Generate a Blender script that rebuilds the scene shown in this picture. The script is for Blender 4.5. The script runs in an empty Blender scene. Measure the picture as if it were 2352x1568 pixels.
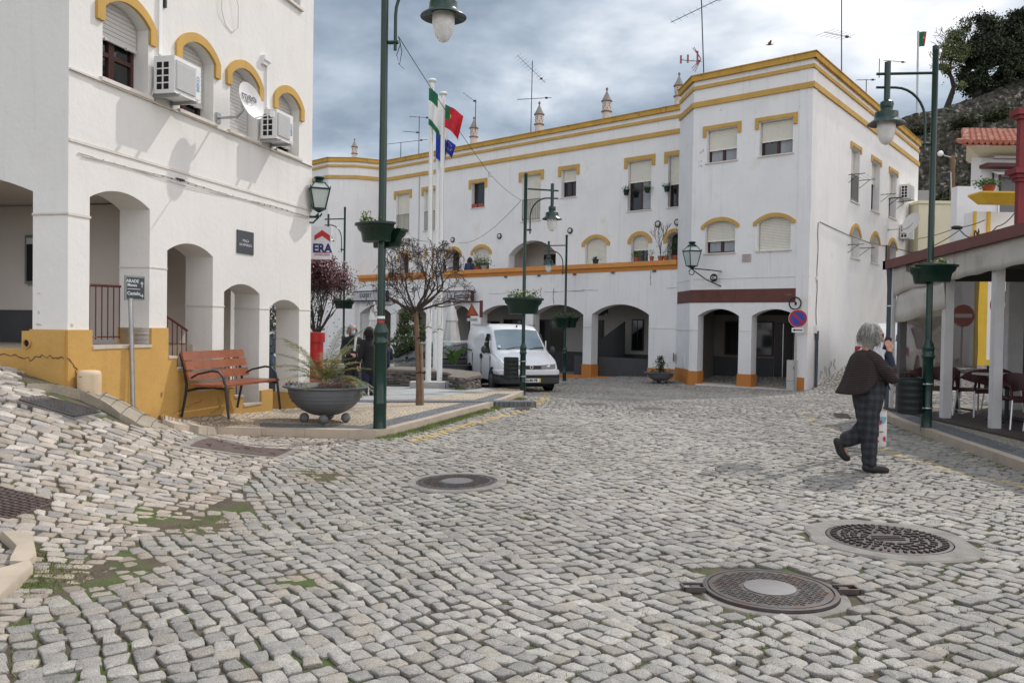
import bpy, math, random
import numpy as np
from math import sin, cos, radians, pi, sqrt, atan2, atan, hypot, floor
from mathutils import Vector, Matrix, noise, geometry
random.seed(7); RNG=np.random.default_rng(5)
SC=bpy.context.scene; COL=SC.collection

# ---------------------------------------------------------------- camera
F=1898.;CX,CY=1176.,784.;EYE=1.55;PIT=atan(39/F);ROL=radians(.9)
cam=bpy.data.cameras.new('camera');co=bpy.data.objects.new('camera',cam);COL.objects.link(co)
cam.sensor_width=36;cam.lens=36*F/2352;cam.clip_end=2000;cam.clip_start=.05
X=Vector((1,0,0));U=Vector((0,sin(PIT),cos(PIT)));FW=Vector((0,cos(PIT),-sin(PIT)))
rt=X*cos(ROL)+U*sin(ROL);up=-X*sin(ROL)+U*cos(ROL)
co.matrix_world=Matrix(((rt.x,up.x,-FW.x,0),(rt.y,up.y,-FW.y,0),(rt.z,up.z,-FW.z,EYE),(0,0,0,1)))
SC.camera=co
SC.view_settings.view_transform='Standard';SC.view_settings.look='None';SC.view_settings.gamma=1
SC.view_settings.exposure=.18
SC.cycles.max_bounces=6;SC.cycles.transparent_max_bounces=16
SC.cycles.use_adaptive_sampling=True

# ---------------------------------------------------------------- sun and sky
SUNV=Vector((.465,.498,.731)).normalized()
sl=bpy.data.lights.new('sun','SUN');sl.energy=2.3;sl.angle=radians(.6);sl.color=(1,.955,.895)
so=bpy.data.objects.new('sun',sl);COL.objects.link(so);so.location=(20,20,40)
so.rotation_euler=(-SUNV).to_track_quat('-Z','Y').to_euler()
W=bpy.data.worlds.new('World');SC.world=W;W.use_nodes=True
def wnodes():
    nt=W.node_tree;N=nt.nodes;L=nt.links;N.clear()
    out=N.new('ShaderNodeOutputWorld');bg=N.new('ShaderNodeBackground');L.new(bg.outputs[0],out.inputs[0])
    bg.inputs[1].default_value=.1
    sky=N.new('ShaderNodeTexSky');sky.sky_type='NISHITA';sky.sun_disc=False
    sky.sun_elevation=math.asin(SUNV.z);sky.sun_rotation=atan2(SUNV.x,SUNV.y)
    tc=N.new('ShaderNodeTexCoord');sep=N.new('ShaderNodeSeparateXYZ');L.new(tc.outputs['Generated'],sep.inputs[0])
    def m(op,a,b=None,c=None,clamp=False):
        n=N.new('ShaderNodeMath');n.operation=op;n.use_clamp=clamp
        for i,v in enumerate((a,b,c)):
            if v is None: continue
            if isinstance(v,(int,float)): n.inputs[i].default_value=v
            else: L.new(v,n.inputs[i])
        return n.outputs[0]
    zz=m('MAXIMUM',sep.outputs[2],0.0)
    d=m('ADD',zz,.22)
    cx=m('DIVIDE',sep.outputs[0],d);cy=m('DIVIDE',sep.outputs[1],d)
    cmb=N.new('ShaderNodeCombineXYZ');L.new(cx,cmb.inputs[0]);L.new(cy,cmb.inputs[1])
    def nz(scale,det,rough,off,dist=0.):
        mp=N.new('ShaderNodeMapping');mp.inputs['Location'].default_value=off;L.new(cmb.outputs[0],mp.inputs[0])
        n=N.new('ShaderNodeTexNoise');n.inputs['Scale'].default_value=scale;n.inputs['Detail'].default_value=det
        n.inputs['Roughness'].default_value=rough;n.inputs['Distortion'].default_value=dist;L.new(mp.outputs[0],n.inputs['Vector']);return n.outputs[0]
    a=nz(.85,6,.55,(1.1,3.3,5),.25);b=nz(2.6,5,.5,(7,2.3,1),.15);hole=nz(1.3,4,.5,(1.9,8.4,3),.3)
    v=m('ADD',m('MULTIPLY_ADD',b,.75,-.375),m('MULTIPLY_ADD',a,1.75,-.255))
    # brighter towards the sun
    dot=m('ADD',m('MULTIPLY',sep.outputs[0],.42),m('MULTIPLY',m('SUBTRACT',.34,m('MINIMUM',sep.outputs[2],.48)),.65))
    v=m('ADD',v,m('MULTIPLY',dot,.34))
    ramp=N.new('ShaderNodeValToRGB');L.new(v,ramp.inputs[0]);e=ramp.color_ramp.elements
    e[0].position=.46;e[0].color=(.25,.315,.40,1);e[1].position=.86;e[1].color=(.95,.96,.98,1)
    for p,c in ((.56,(.34,.41,.50,1)),(.66,(.46,.53,.62,1)),(.75,(.66,.71,.78,1))):
        x=e.new(p);x.color=c
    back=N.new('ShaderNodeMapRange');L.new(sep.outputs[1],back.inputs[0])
    back.inputs[1].default_value=.35;back.inputs[2].default_value=-.5;back.inputs[3].default_value=10.5;back.inputs[4].default_value=23  # unseen sky behind the viewer boosted, then warmed, to fill the shaded facades
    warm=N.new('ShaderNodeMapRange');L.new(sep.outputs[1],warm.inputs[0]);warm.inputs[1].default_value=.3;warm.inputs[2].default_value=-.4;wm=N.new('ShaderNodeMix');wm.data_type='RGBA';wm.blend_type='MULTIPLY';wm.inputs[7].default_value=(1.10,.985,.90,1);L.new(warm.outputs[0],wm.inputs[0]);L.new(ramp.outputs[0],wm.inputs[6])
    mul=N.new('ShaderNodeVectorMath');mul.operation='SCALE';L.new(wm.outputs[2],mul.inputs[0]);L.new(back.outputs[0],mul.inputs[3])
    msk=N.new('ShaderNodeMapRange');L.new(hole,msk.inputs[0]);msk.inputs[1].default_value=.27;msk.inputs[2].default_value=.36
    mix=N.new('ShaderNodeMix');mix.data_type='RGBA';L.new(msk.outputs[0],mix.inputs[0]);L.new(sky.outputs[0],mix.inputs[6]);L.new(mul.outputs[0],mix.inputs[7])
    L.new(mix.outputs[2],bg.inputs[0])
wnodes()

# ---------------------------------------------------------------- measuring helpers
def ray(px,py):
    a=px-CX;b=CY-py
    x=a*cos(ROL)-b*sin(ROL);z=a*sin(ROL)+b*cos(ROL)
    return Vector((x,F*cos(PIT)+z*sin(PIT),z*cos(PIT)-F*sin(PIT)))/F
def at(px,py,y):
    d=ray(px,py);t=y/d.y;return Vector((0,0,EYE))+d*t
CROP=dict(k1=(1100,380,2.45),k2=(1600,60,2.45),k3=(1600,560,3.137),w=(1240,540,4.704),s=(880,690,6.918),t=(850,400,5.2275),h=(2220,300,4.9))
def K(c,x,y):
    a=CROP[c];return ((a[0]+x/a[2])*.91875,(a[1]+y/a[2])*.91875)
# ground height: thin plate through levelled points
CP=np.array([(0,0,0),(-2,0,0),(5,0,0),(0,3,0),(0,8,0),(4,5,0),(3,9,0),(5.7,9,0),(6.2,13,0),(-1.9,11.2,0),(-1.5,5,0),(0,12,0),(10,5,.08),(9,11,.05),
(.3,21.2,-.25),(-.5,24.5,-.43),(1.5,26,-.42),(2,32,-.62),(9.27,25.9,-.38),(6.14,28.7,-.44),(-2,40,-.95),(-6,41,-1.),(-3,21.8,-.27),(-4,22,-.35),(-7,28,-.5),(-3.7,12.7,.03),(-2.5,13,0),
(-4.3,10.26,.22),(-3.4,5.5,.15),(-4.1,6.7,.50),(-4.2,7.3,.68),(-4.55,8.1,.84),(-4.68,8.69,.88),(-5.4,8.87,1.0),(-7,8.2,1.4),(-6,5,.9),(-4.5,4,.45),(-3,3,.06),(-2.7,4.2,.03),(-2.3,5.8,0),(-2.35,7.1,.01),(-2.3,9.5,0),(-3,9.4,.1),(-3.6,9.9,.14),
(10.2,27,-.2),(12.5,30.2,.5),(15.5,34.2,1.35),(16.5,35.4,1.85),(19,39,2.7),(12.5,26.5,.1),(16.5,31,1.0),(20,35,2.1),(9,20,-.12),(12,22,0),(8,16,0),(18,25,.6),(24,40,3.),(-12,20,-.4),(-12,35,-.9)],float)
def _k(r2):
    return np.where(r2>1e-12,.5*r2*np.log(np.maximum(r2,1e-12)),0)
def _fit():
    p=CP[:,:2];n=len(p);A=_k(((p[:,None]-p[None])**2).sum(-1))+np.eye(n)*.35
    Q=np.c_[np.ones(n),p];M=np.block([[A,Q],[Q.T,np.zeros((3,3))]])
    return np.linalg.solve(M,np.r_[CP[:,2],0,0,0])
_W=_fit()
def hz(x,y):
    x=np.clip(np.asarray(x,float),-12,24);y=np.clip(np.asarray(y,float),-3,42)
    sh=x.shape;q=np.stack([x.ravel(),y.ravel()],1);out=np.empty(len(q))
    for i in range(0,len(q),20000):
        c=q[i:i+20000];out[i:i+20000]=_k(((c[:,None]-CP[None,:,:2])**2).sum(-1))@_W[:-3]+_W[-3]+c@_W[-2:]
    return out.reshape(sh)
def H(x,y): return float(hz(x,y))
def gp(px,py,dz=0.):
    d=ray(px,py);t=2.
    for i in range(4000):
        p=Vector((0,0,EYE))+d*t
        if p.z<=H(p.x,p.y)+dz: break
        t+=.02
    for i in range(8):
        p=Vector((0,0,EYE))+d*t;e=p.z-(H(p.x,p.y)+dz);t+=e/max(.02,-d.z)*.6
    return Vector((0,0,EYE))+d*t
class Fac:
    """vertical plane through p, running along angle (deg from +Y), outward normal n"""
    def __init__(s,p,ang,flip=1):
        a=radians(ang);s.p=Vector((p[0],p[1],0));s.d=Vector((sin(a),cos(a),0));s.n=Vector((s.d.y,-s.d.x,0))*flip
    def P(s,u,z,o=0.): return s.p+s.d*u+s.n*o+Vector((0,0,z))
    def uv(s,px,py,o=0.):
        d=ray(px,py);q=s.p+s.n*o;t=(q.dot(s.n))/(d.dot(s.n));w=Vector((0,0,EYE))+d*t
        return ((w-q).dot(s.d),w.z)
    def k(s,c,x,y,o=0.): return s.uv(*K(c,x,y),o)

# ---------------------------------------------------------------- materials
def rgb(r,g,b): 
    f=lambda c:((c/255+.055)/1.055)**2.4 if c>10 else c/255/12.92
    return (f(r),f(g),f(b))
MATS={}
def mat(name,col,rough=.7,metal=0,var=.08,vs=3.,bump=0,bs=40.,streak=0,spec=.5,attr=None,speck=0,ss=150,col2=None,c2=(.55,.6),c2s=2.,coat=0,trans=0,alpha=1,ior=1.45,emit=0,stretch=None):
    if name in MATS: return MATS[name]
    m=bpy.data.materials.new(name);m.use_nodes=True;nt=m.node_tree;N=nt.nodes;L=nt.links
    b=N['Principled BSDF'];b.inputs['Roughness'].default_value=rough;b.inputs['Metallic'].default_value=metal
    b.inputs['Specular IOR Level'].default_value=spec;b.inputs['Coat Weight'].default_value=coat;b.inputs['IOR'].default_value=ior
    b.inputs['Transmission Weight'].default_value=trans;b.inputs['Alpha'].default_value=alpha
    tc=N.new('ShaderNodeTexCoord');vec=tc.outputs['Object']
    def nz(sc,det=4,rg=.6,v=None,st=None):
        n=N.new('ShaderNodeTexNoise');n.inputs['Scale'].default_value=sc;n.inputs['Detail'].default_value=det;n.inputs['Roughness'].default_value=rg
        if st:
            mp=N.new('ShaderNodeMapping');mp.inputs['Scale'].default_value=st;L.new(v or vec,mp.inputs[0]);L.new(mp.outputs[0],n.inputs['Vector'])
        else: L.new(v or vec,n.inputs['Vector'])
        return n.outputs[0]
    def mr(v,a,b_,c,d):
        n=N.new('ShaderNodeMapRange');L.new(v,n.inputs[0]);n.inputs[1].default_value=a;n.inputs[2].default_value=b_;n.inputs[3].default_value=c;n.inputs[4].default_value=d;return n.outputs[0]
    def mul(c,f):
        n=N.new('ShaderNodeVectorMath');n.operation='SCALE';L.new(c,n.inputs[0]);L.new(f,n.inputs[3]);return n.outputs[0]
    def mixc(f,c1,c2_):
        n=N.new('ShaderNodeMix');n.data_type='RGBA';L.new(f,n.inputs[0])
        for i,c in ((6,c1),(7,c2_)):
            if isinstance(c,tuple): n.inputs[i].default_value=(*c,1)
            else: L.new(c,n.inputs[i])
        return n.outputs[2]
    if attr:
        a=N.new('ShaderNodeAttribute');a.attribute_name=attr;c=a.outputs['Color']
    else:
        r_=N.new('ShaderNodeRGB');r_.outputs[0].default_value=(*col,1);c=r_.outputs[0]
    if col2: c=mixc(mr(nz(c2s,6,.62),c2[0],c2[1],0,1),c,col2)
    if var: c=mul(c,mr(nz(vs,5,.6),.3,.7,1-var,1+var))
    if streak: c=mul(c,mr(nz(1.,4,.6,st=(7,7,.45)),.56,.80,1,1-streak)); c=mul(c,mr(nz(.8,6,.65),.58,.78,1,1-streak*.45))
    if speck: c=mul(c,mr(nz(ss,2,.6,st=stretch),.35,.65,1-speck,1+speck))
    L.new(c,b.inputs['Base Color'])
    if bump:
        bp=N.new('ShaderNodeBump');bp.inputs['Strength'].default_value=bump;bp.inputs['Distance'].default_value=.01;L.new(nz(bs,5,.6,st=stretch),bp.inputs['Height']);L.new(bp.outputs[0],b.inputs['Normal'])
    if emit: b.inputs['Emission Color'].default_value=(*col,1);b.inputs['Emission Strength'].default_value=emit
    MATS[name]=m;m['c']=list(col);return m
WHITE=mat('white_plaster',(.74,.73,.72),.9,var=.05,vs=.9,bump=.5,bs=7,streak=.15,col2=(.66,.62,.57),c2=(.60,.74),c2s=.9)
WHITEL=mat('warm_white_plaster',(.70,.685,.66),.9,var=.04,vs=1.2,bump=.5,bs=12,streak=.09,speck=.015,ss=60,col2=(.68,.65,.60),c2=(.62,.76),c2s=1.3)
YEL=mat('ochre_paint',(.50,.31,.085),.85,var=.10,vs=2.,bump=.15,bs=30,streak=.16)
YELD=mat('stained_cornice_paint',(.50,.29,.055),.85,var=.12,vs=2,bump=.2,bs=25,streak=.5,col2=(.10,.075,.05),c2=(.60,.74),c2s=3.)
PLIN=mat('mustard_plinth_paint',(.50,.295,.085),.85,var=.09,vs=2.5,bump=.3,bs=20,streak=.10,speck=.03,ss=40)
TERR=mat('terracotta_paint',(.50,.195,.045),.85,var=.08,vs=2,bump=.2,bs=20,streak=.15)
DADO=mat('dark_grey_dado',(.05,.052,.056),.75,var=.15,bump=.1)
BEIGE=mat('beige_interior',(.42,.36,.31),.9,var=.05,vs=1.,bump=.2,bs=12,streak=.08)
INNER=mat('arcade_interior',(.52,.47,.43),.9,var=.05,vs=1.)
SHUT=mat('cream_shutter',(.72,.69,.60),.55,var=.04)
WOODF=mat('dark_red_window_wood',(.055,.018,.014),.5,var=.2,vs=8)
GLASS=mat('dark_window_glass',(.012,.014,.016),.06,var=0,spec=.8)
DARK=mat('dark_void',(.008,.008,.009),.8,var=0)
STONE=mat('pale_stone_sill',(.62,.57,.52),.7,var=.08,vs=6,bump=.1)
GREEN=mat('dark_green_enamel',(.004,.030,.022),.32,var=.12,vs=5,bump=.04,bs=60,coat=.2)
GREEN2=mat('dark_green_plastic',(.003,.022,.014),.35,var=.15,vs=6)
IRON=mat('dark_iron',(.03,.03,.032),.5,metal=.4,var=.1,vs=10)
MAROON=mat('maroon_rail_paint',(.12,.028,.022),.45,var=.15,vs=12)
STEEL=mat('galvanised_steel',(.42,.43,.44),.38,metal=.8,var=.1,vs=9)
ALU=mat('brushed_aluminium',(.6,.6,.6),.35,metal=.8,var=.06)
BLACK=mat('black_rubber',(.015,.015,.016),.7,var=.1)
WPLA=mat('white_enamel',(.72,.72,.71),.4,var=.04,vs=5)
GPLA=mat('grey_grille_plastic',(.42,.43,.45),.55,var=.04)
RED=mat('red_enamel',(.38,.012,.012),.3,var=.05,coat=.3)
GREYC=mat('grey_cast_planter',(.145,.155,.165),.62,var=.1,vs=5,bump=.2,bs=30)
CONC=mat('grey_concrete',(.34,.34,.33),.85,var=.1,vs=4,bump=.3,bs=25)
KERB=mat('limestone_kerb',(.40,.335,.265),.8,var=.12,vs=3,bump=.25,bs=20,streak=.08)

# ---------------------------------------------------------------- mesh helpers
class MB:
    def __init__(s): s.v=[];s.f=[];s.mi=[];s.m=0;s.T=None
    def add(s,vs,fs):
        b=len(s.v)
        if s.T is not None: vs=[s.T@Vector(v) for v in vs]
        s.v+= [tuple(v) for v in vs];s.f+=[tuple(i+b for i in f) for f in fs];s.mi+=[s.m]*len(fs);return s
    def hexa(s,p):  # 8 points: bottom ring 0-3, top ring 4-7
        return s.add(p,[(3,2,1,0),(4,5,6,7),(0,1,5,4),(1,2,6,5),(2,3,7,6),(3,0,4,7)])
    def box(s,c,d,rz=0.,R=None):
        c=Vector(c);hx,hy,hh=d[0]/2,d[1]/2,d[2]/2
        R=R or Matrix.Rotation(rz,3,'Z')
        return s.hexa([c+R@Vector(q) for q in [(-hx,-hy,-hh),(hx,-hy,-hh),(hx,hy,-hh),(-hx,hy,-hh),(-hx,-hy,hh),(hx,-hy,hh),(hx,hy,hh),(-hx,hy,hh)]])
    def fbox(s,fc,u0,u1,z0,z1,o0,o1):  # box on a facade
        P=fc.P;return s.hexa([P(u0,z0,o0),P(u1,z0,o0),P(u1,z0,o1),P(u0,z0,o1),P(u0,z1,o0),P(u1,z1,o0),P(u1,z1,o1),P(u0,z1,o1)])
    def tube(s,pts,r,n=8,cap=True,flat=None):
        pts=[Vector(p) for p in pts];m=len(pts);rs=r if isinstance(r,(list,tuple)) else [r]*m
        vs=[];prev=None
        for i,p in enumerate(pts):
            t=(pts[min(i+1,m-1)]-pts[max(i-1,0)]);t=t.normalized() if t.length>1e-9 else Vector((0,0,1))
            if prev is None:
                a=Vector((0,0,1)) if abs(t.z)<.9 else Vector((1,0,0));x=t.cross(a).normalized()
            else: x=(prev-t*prev.dot(t));x=x.normalized() if x.length>1e-6 else t.orthogonal().normalized()
            y=t.cross(x);prev=x
            for k in range(n):
                a=2*pi*k/n;vs.append(p+(x*cos(a)+y*sin(a)*(flat or 1))*rs[i])
        fs=[]
        for i in range(m-1):
            for k in range(n):
                a=i*n+k;b=i*n+(k+1)%n;fs.append((a,b,b+n,a+n))
        if cap: fs+= [tuple(range(n))[::-1],tuple(range((m-1)*n,m*n))]
        return s.add(vs,fs)
    def lathe(s,prof,c=(0,0,0),n=20,cap=True,R=None,sx=1.,sy=1.):
        c=Vector(c);vs=[];m=len(prof)
        for r,z in prof:
            for k in range(n):
                a=2*pi*k/n;q=Vector((r*cos(a)*sx,r*sin(a)*sy,z));vs.append(c+(R@q if R else q))
        fs=[(i*n+k,i*n+(k+1)%n,(i+1)*n+(k+1)%n,(i+1)*n+k) for i in range(m-1) for k in range(n)]
        if cap: fs+=[tuple(range(n))[::-1],tuple(range((m-1)*n,m*n))]
        return s.add(vs,fs)
    def ball(s,c,r,n=12,m=8,sx=1,sy=1,sz=1,R=None):
        return s.lathe([(max(1e-4,sin(pi*i/m)),-cos(pi*i/m)) for i in range(m+1)],c,n,True,(R or Matrix.Identity(3))@Matrix(((r*sx,0,0),(0,r*sy,0),(0,0,r*sz))))
    def prism(s,poly,fn0,fn1):
        """poly: list of 2D loops (outer first, holes after); fn0/fn1 map (a,b)->3D for both faces"""
        loops=[[Vector((q[0],q[1],0)) for q in l] for l in poly];flat=[q for l in poly for q in l]
        tri=geometry.tessellate_polygon(loops);n=len(flat)
        vs=[fn0(*q) for q in flat]+[fn1(*q) for q in flat];fs=[]
        for t in tri:
            fs.append(tuple(t));fs.append(tuple(i+n for i in t[::-1]))
        b=0
        for l in poly:
            k=len(l)
            for i in range(k): fs.append((b+i,b+(i+1)%k,b+(i+1)%k+n,b+i+n))
            b+=k
        return s.add(vs,fs)
    def fprism(s,fc,poly,o0,o1):
        if poly and not isinstance(poly[0][0],(list,tuple)): poly=[poly]
        return s.prism(poly,lambda u,z:fc.P(u,z,o0),lambda u,z:fc.P(u,z,o1))
    def pieces(s,name,m,parent=None):
        par=list(range(len(s.v)))
        def fd(i):
            while par[i]!=i: par[i]=par[par[i]];i=par[i]
            return i
        for f in s.f:
            for i in f[1:]: par[fd(i)]=fd(f[0])
        gr={}
        for k,f in enumerate(s.f): gr.setdefault(fd(f[0]),[]).append(f)
        for fs in gr.values():
            ids=sorted({i for f in fs for i in f});ix={i:k for k,i in enumerate(ids)};b=MB();b.add([s.v[i] for i in ids],[tuple(ix[i] for i in f) for f in fs]);b.T=None;b.build(name,m,parent)
    def build(s,name,m,parent=None,smooth=False,fix=True):
        me=bpy.data.meshes.new(name);me.from_pydata(s.v,[],s.f)
        ms=m if isinstance(m,(list,tuple)) else [m]
        for x in ms: me.materials.append(x)
        if len(ms)>1: me.polygons.foreach_set('material_index',s.mi)
        me.update()
        if fix:
            import bmesh
            bm=bmesh.new();bm.from_mesh(me);bmesh.ops.recalc_face_normals(bm,faces=bm.faces);bm.to_mesh(me);bm.free()
        if smooth: 
            me.polygons.foreach_set('use_smooth',[True]*len(me.polygons));me.update()
            if smooth!='all':
                try: me.set_sharp_from_angle(angle=radians(38))
                except Exception: pass
        return link(name,me,parent)
WM={}
def link(name,me,parent=None):
    o=bpy.data.objects.new(name,me);COL.objects.link(o)
    if parent is not None:
        o.parent=parent;o.matrix_parent_inverse=WM.get(parent.name,Matrix.Identity(4)).inverted()
    return o
def tag(o,label=None,cat=None,group=None,kind=None):
    if label:o['label']=label
    if cat:o['category']=cat
    if group:o['group']=group
    if kind:o['kind']=kind
    return o
def thing(name,label,cat,loc=(0,0,0),group=None):
    o=bpy.data.objects.new(name,None);COL.objects.link(o);o.location=loc;o.empty_display_size=.2
    WM[o.name]=Matrix.Translation(Vector(loc));return tag(o,label,cat,group)
KIDS={}
def copy_tree(o,parent=None):
    c=o.copy();COL.objects.link(c)
    if parent is not None: c.parent=parent
    for ch in [x for x in COL.objects if x.parent==o]: copy_tree(ch,c)
    return c
def place(o,loc,rz=0.,label=None,scale=None,rx=0.,ry=0.):
    o.location=loc;o.rotation_euler=(rx,ry,rz)
    if scale:o.scale=(scale,)*3 if isinstance(scale,(int,float)) else scale
    if label:o['label']=label
    return o
def text(s,size,m,M,parent=None,name='lettering',ext=.002,align='CENTER',sx=1.,bold=0.):
    cu=bpy.data.curves.new(name,'FONT');cu.body=s;cu.size=size;cu.extrude=ext;cu.align_x=align;cu.align_y='CENTER';cu.offset=bold;cu.resolution_u=3
    t=bpy.data.objects.new(name,cu);COL.objects.link(t);t.matrix_world=Matrix.Identity(4)
    dg=bpy.context.evaluated_depsgraph_get();me=bpy.data.meshes.new_from_object(t.evaluated_get(dg));bpy.data.objects.remove(t)
    me.transform(M@Matrix.Diagonal((sx,1,1,1)));me.materials.clear();me.materials.append(m);me.name=name
    return link(name,me,parent)
def fmat(fc,u,z,o):  # text frame on a facade as read from outside
    x=Vector((0,0,1)).cross(fc.n);p=fc.P(u,z,o);n=fc.n
    return Matrix(((x.x,0,n.x,p.x),(x.y,0,n.y,p.y),(x.z,1,n.z,p.z),(0,0,0,1)))
def arch(u0,u1,z0,zs,zc,n=12):
    if u0>u1:u0,u1=u1,u0
    h=zc-zs;w=(u1-u0)/2;R=(w*w+h*h)/(2*h);cz=zc-R;a=math.asin(min(1,w/R)) if h<=w else pi-math.asin(w/R)
    pts=[(u0,z0)]
    if zs>z0+1e-4: pts.append((u0,zs))
    for i in range(1,n): 
        t=-a+2*a*i/n;pts.append((u0+w+R*sin(t),cz+R*cos(t)))
    if zs>z0+1e-4: pts.append((u1,zs))
    pts.append((u1,z0));return pts
def rect(u0,u1,z0,z1): 
    if u0>u1:u0,u1=u1,u0
    return [(u0,z0),(u0,z1),(u1,z1),(u1,z0)]
# ================================================================ GROUND
def poly_in(P,x,y):
    x=np.asarray(x);y=np.asarray(y);c=np.zeros(x.shape,bool);n=len(P)
    for i in range(n):
        x0,y0=P[i];x1,y1=P[(i+1)%n]
        m=((y0>y)!=(y1>y))&(x<(x1-x0)*(y-y0)/((y1-y0) if y1!=y0 else 1e-9)+x0);c^=m
    return c
def seg_dist(x,y,pl):
    d=np.full(np.shape(x),1e9)
    for (x0,y0),(x1,y1) in zip(pl[:-1],pl[1:]):
        dx,dy=x1-x0,y1-y0;t=np.clip(((x-x0)*dx+(y-y0)*dy)/(dx*dx+dy*dy),0,1)
        d=np.minimum(d,np.hypot(x-x0-t*dx,y-y0-t*dy))
    return d
def g2(px,py,dz=0.): p=gp(px,py,dz);return (p.x,p.y)
def npmesh(name,V,faces_list,m,cols=None,smooth=True,kind='structure',parent=None):
    """V (n,3); faces_list: list of int arrays (k, c)"""
    me=bpy.data.meshes.new(name);nl=sum(f.size for f in faces_list);nf=sum(len(f) for f in faces_list)
    me.vertices.add(len(V));me.vertices.foreach_set('co',np.asarray(V,np.float32).ravel())
    me.loops.add(nl);me.polygons.add(nf)
    me.loops.foreach_set('vertex_index',np.concatenate([f.ravel() for f in faces_list]).astype(np.int32))
    tot=np.concatenate([np.full(len(f),f.shape[1],np.int32) for f in faces_list]);st=np.r_[0,np.cumsum(tot)[:-1]].astype(np.int32)
    me.polygons.foreach_set('loop_start',st);me.polygons.foreach_set('loop_total',tot)
    if smooth: me.polygons.foreach_set('use_smooth',np.ones(nf,bool))
    me.update(calc_edges=True);me.validate()
    if cols is not None:
        a=me.color_attributes.new('Col','FLOAT_COLOR','POINT');a.data.foreach_set('color',np.c_[cols,np.ones(len(cols))].astype(np.float32).ravel())
    me.materials.append(m);o=link(name,me,parent)
    if kind:o['kind']=kind
    return o
# base earth sheet
SOIL=mat('joint_soil',(.085,.066,.046),.95,var=.25,vs=6,bump=.6,bs=90,speck=.25,ss=120,col2=(.06,.085,.02),c2=(.47,.60),c2s=2.3)
gx=np.unique(np.r_[np.linspace(-400,-14,14),np.arange(-14,26,.5),np.linspace(26,400,14)]);gy=np.unique(np.r_[np.linspace(-200,-4,8),np.arange(-4,44,.5),np.linspace(44,500,14)])
XX,YY=np.meshgrid(gx,gy);ZZ=hz(XX,YY)-.018
nx,ny=len(gx),len(gy);I=np.arange(nx*ny).reshape(ny,nx)
Q=np.stack([I[:-1,:-1].ravel(),I[:-1,1:].ravel(),I[1:,1:].ravel(),I[1:,:-1].ravel()],1)
npmesh('ground',np.stack([XX.ravel(),YY.ravel(),ZZ.ravel()],1),[Q],SOIL)

# pavement outlines (world xy)
kerbL=[g2(*q) for q in [(400,984),(430,990),(500,995),(600,1000),(700,1004),(800,1006),(862,1007)]]
kerbL+= [g2(*q) for q in [(905,1000),(960,985),(1020,968),(1080,951),(1130,937),(1165,925),(1190,915),(1203,907)]]
kerbL+= [(.25,22.1),(-.1,22.9),(-1.2,24.4),(-2.5,25.6)]
PAVE_L=kerbL+[(-5,26.6),(-9,28),(-14,30),(-14,14),(-3.4,14),(-4.3,10.3)]
kerbR=[(4.9,6.2)]+[g2(*q) for q in [(2352,1085),(2280,1058),(2200,1030),(2130,1004),(2075,984),(2050,974),(2040,968)]]+[(6.75,15.2),(7.0,16.0)]
PAVE_R=kerbR+[(14,16.2),(14,4),(5.2,3)]
PAVE_R[len(kerbR)-1]=(7.6,16.0)
def sheet(name,poly,dz,m,step=.5,kind='structure',parent=None,thick=0):
    pts=[Vector(p[:2]) for p in poly];n=len(pts);xs=[p.x for p in pts];ys=[p.y for p in pts]
    ax=np.arange(min(xs),max(xs),step);ay=np.arange(min(ys),max(ys),step);A,B=np.meshgrid(ax,ay)
    ins=poly_in([(p.x,p.y) for p in pts],A,B)&(seg_dist(A,B,[(p.x,p.y) for p in pts]+[(pts[0].x,pts[0].y)])>step*.3)
    vs=pts+[Vector((float(a),float(b))) for a,b in zip(A[ins],B[ins])]
    r=geometry.delaunay_2d_cdt(vs,[],[list(range(n))],1,1e-6)
    v2=r[0];z=hz([p.x for p in v2],[p.y for p in v2])+dz
    b=MB();b.add([(p.x,p.y,zz) for p,zz in zip(v2,z)],[tuple(f) for f in r[2]])
    me=b.build(name,m,parent,fix=False)
    import bmesh
    bm=bmesh.new();bm.from_mesh(me.data);e=[x for x in bm.edges if x.is_boundary];r_=bmesh.ops.extrude_edge_only(bm,edges=e)
    for v in [g for g in r_['geom'] if isinstance(g,bmesh.types.BMVert)]: v.co.z-=.16
    bm.to_mesh(me.data);bm.free()
    if me.data.polygons and sum(p.normal.z for p in me.data.polygons)<0: me.data.flip_normals()
    if kind: me['kind']=kind
    return me
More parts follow.
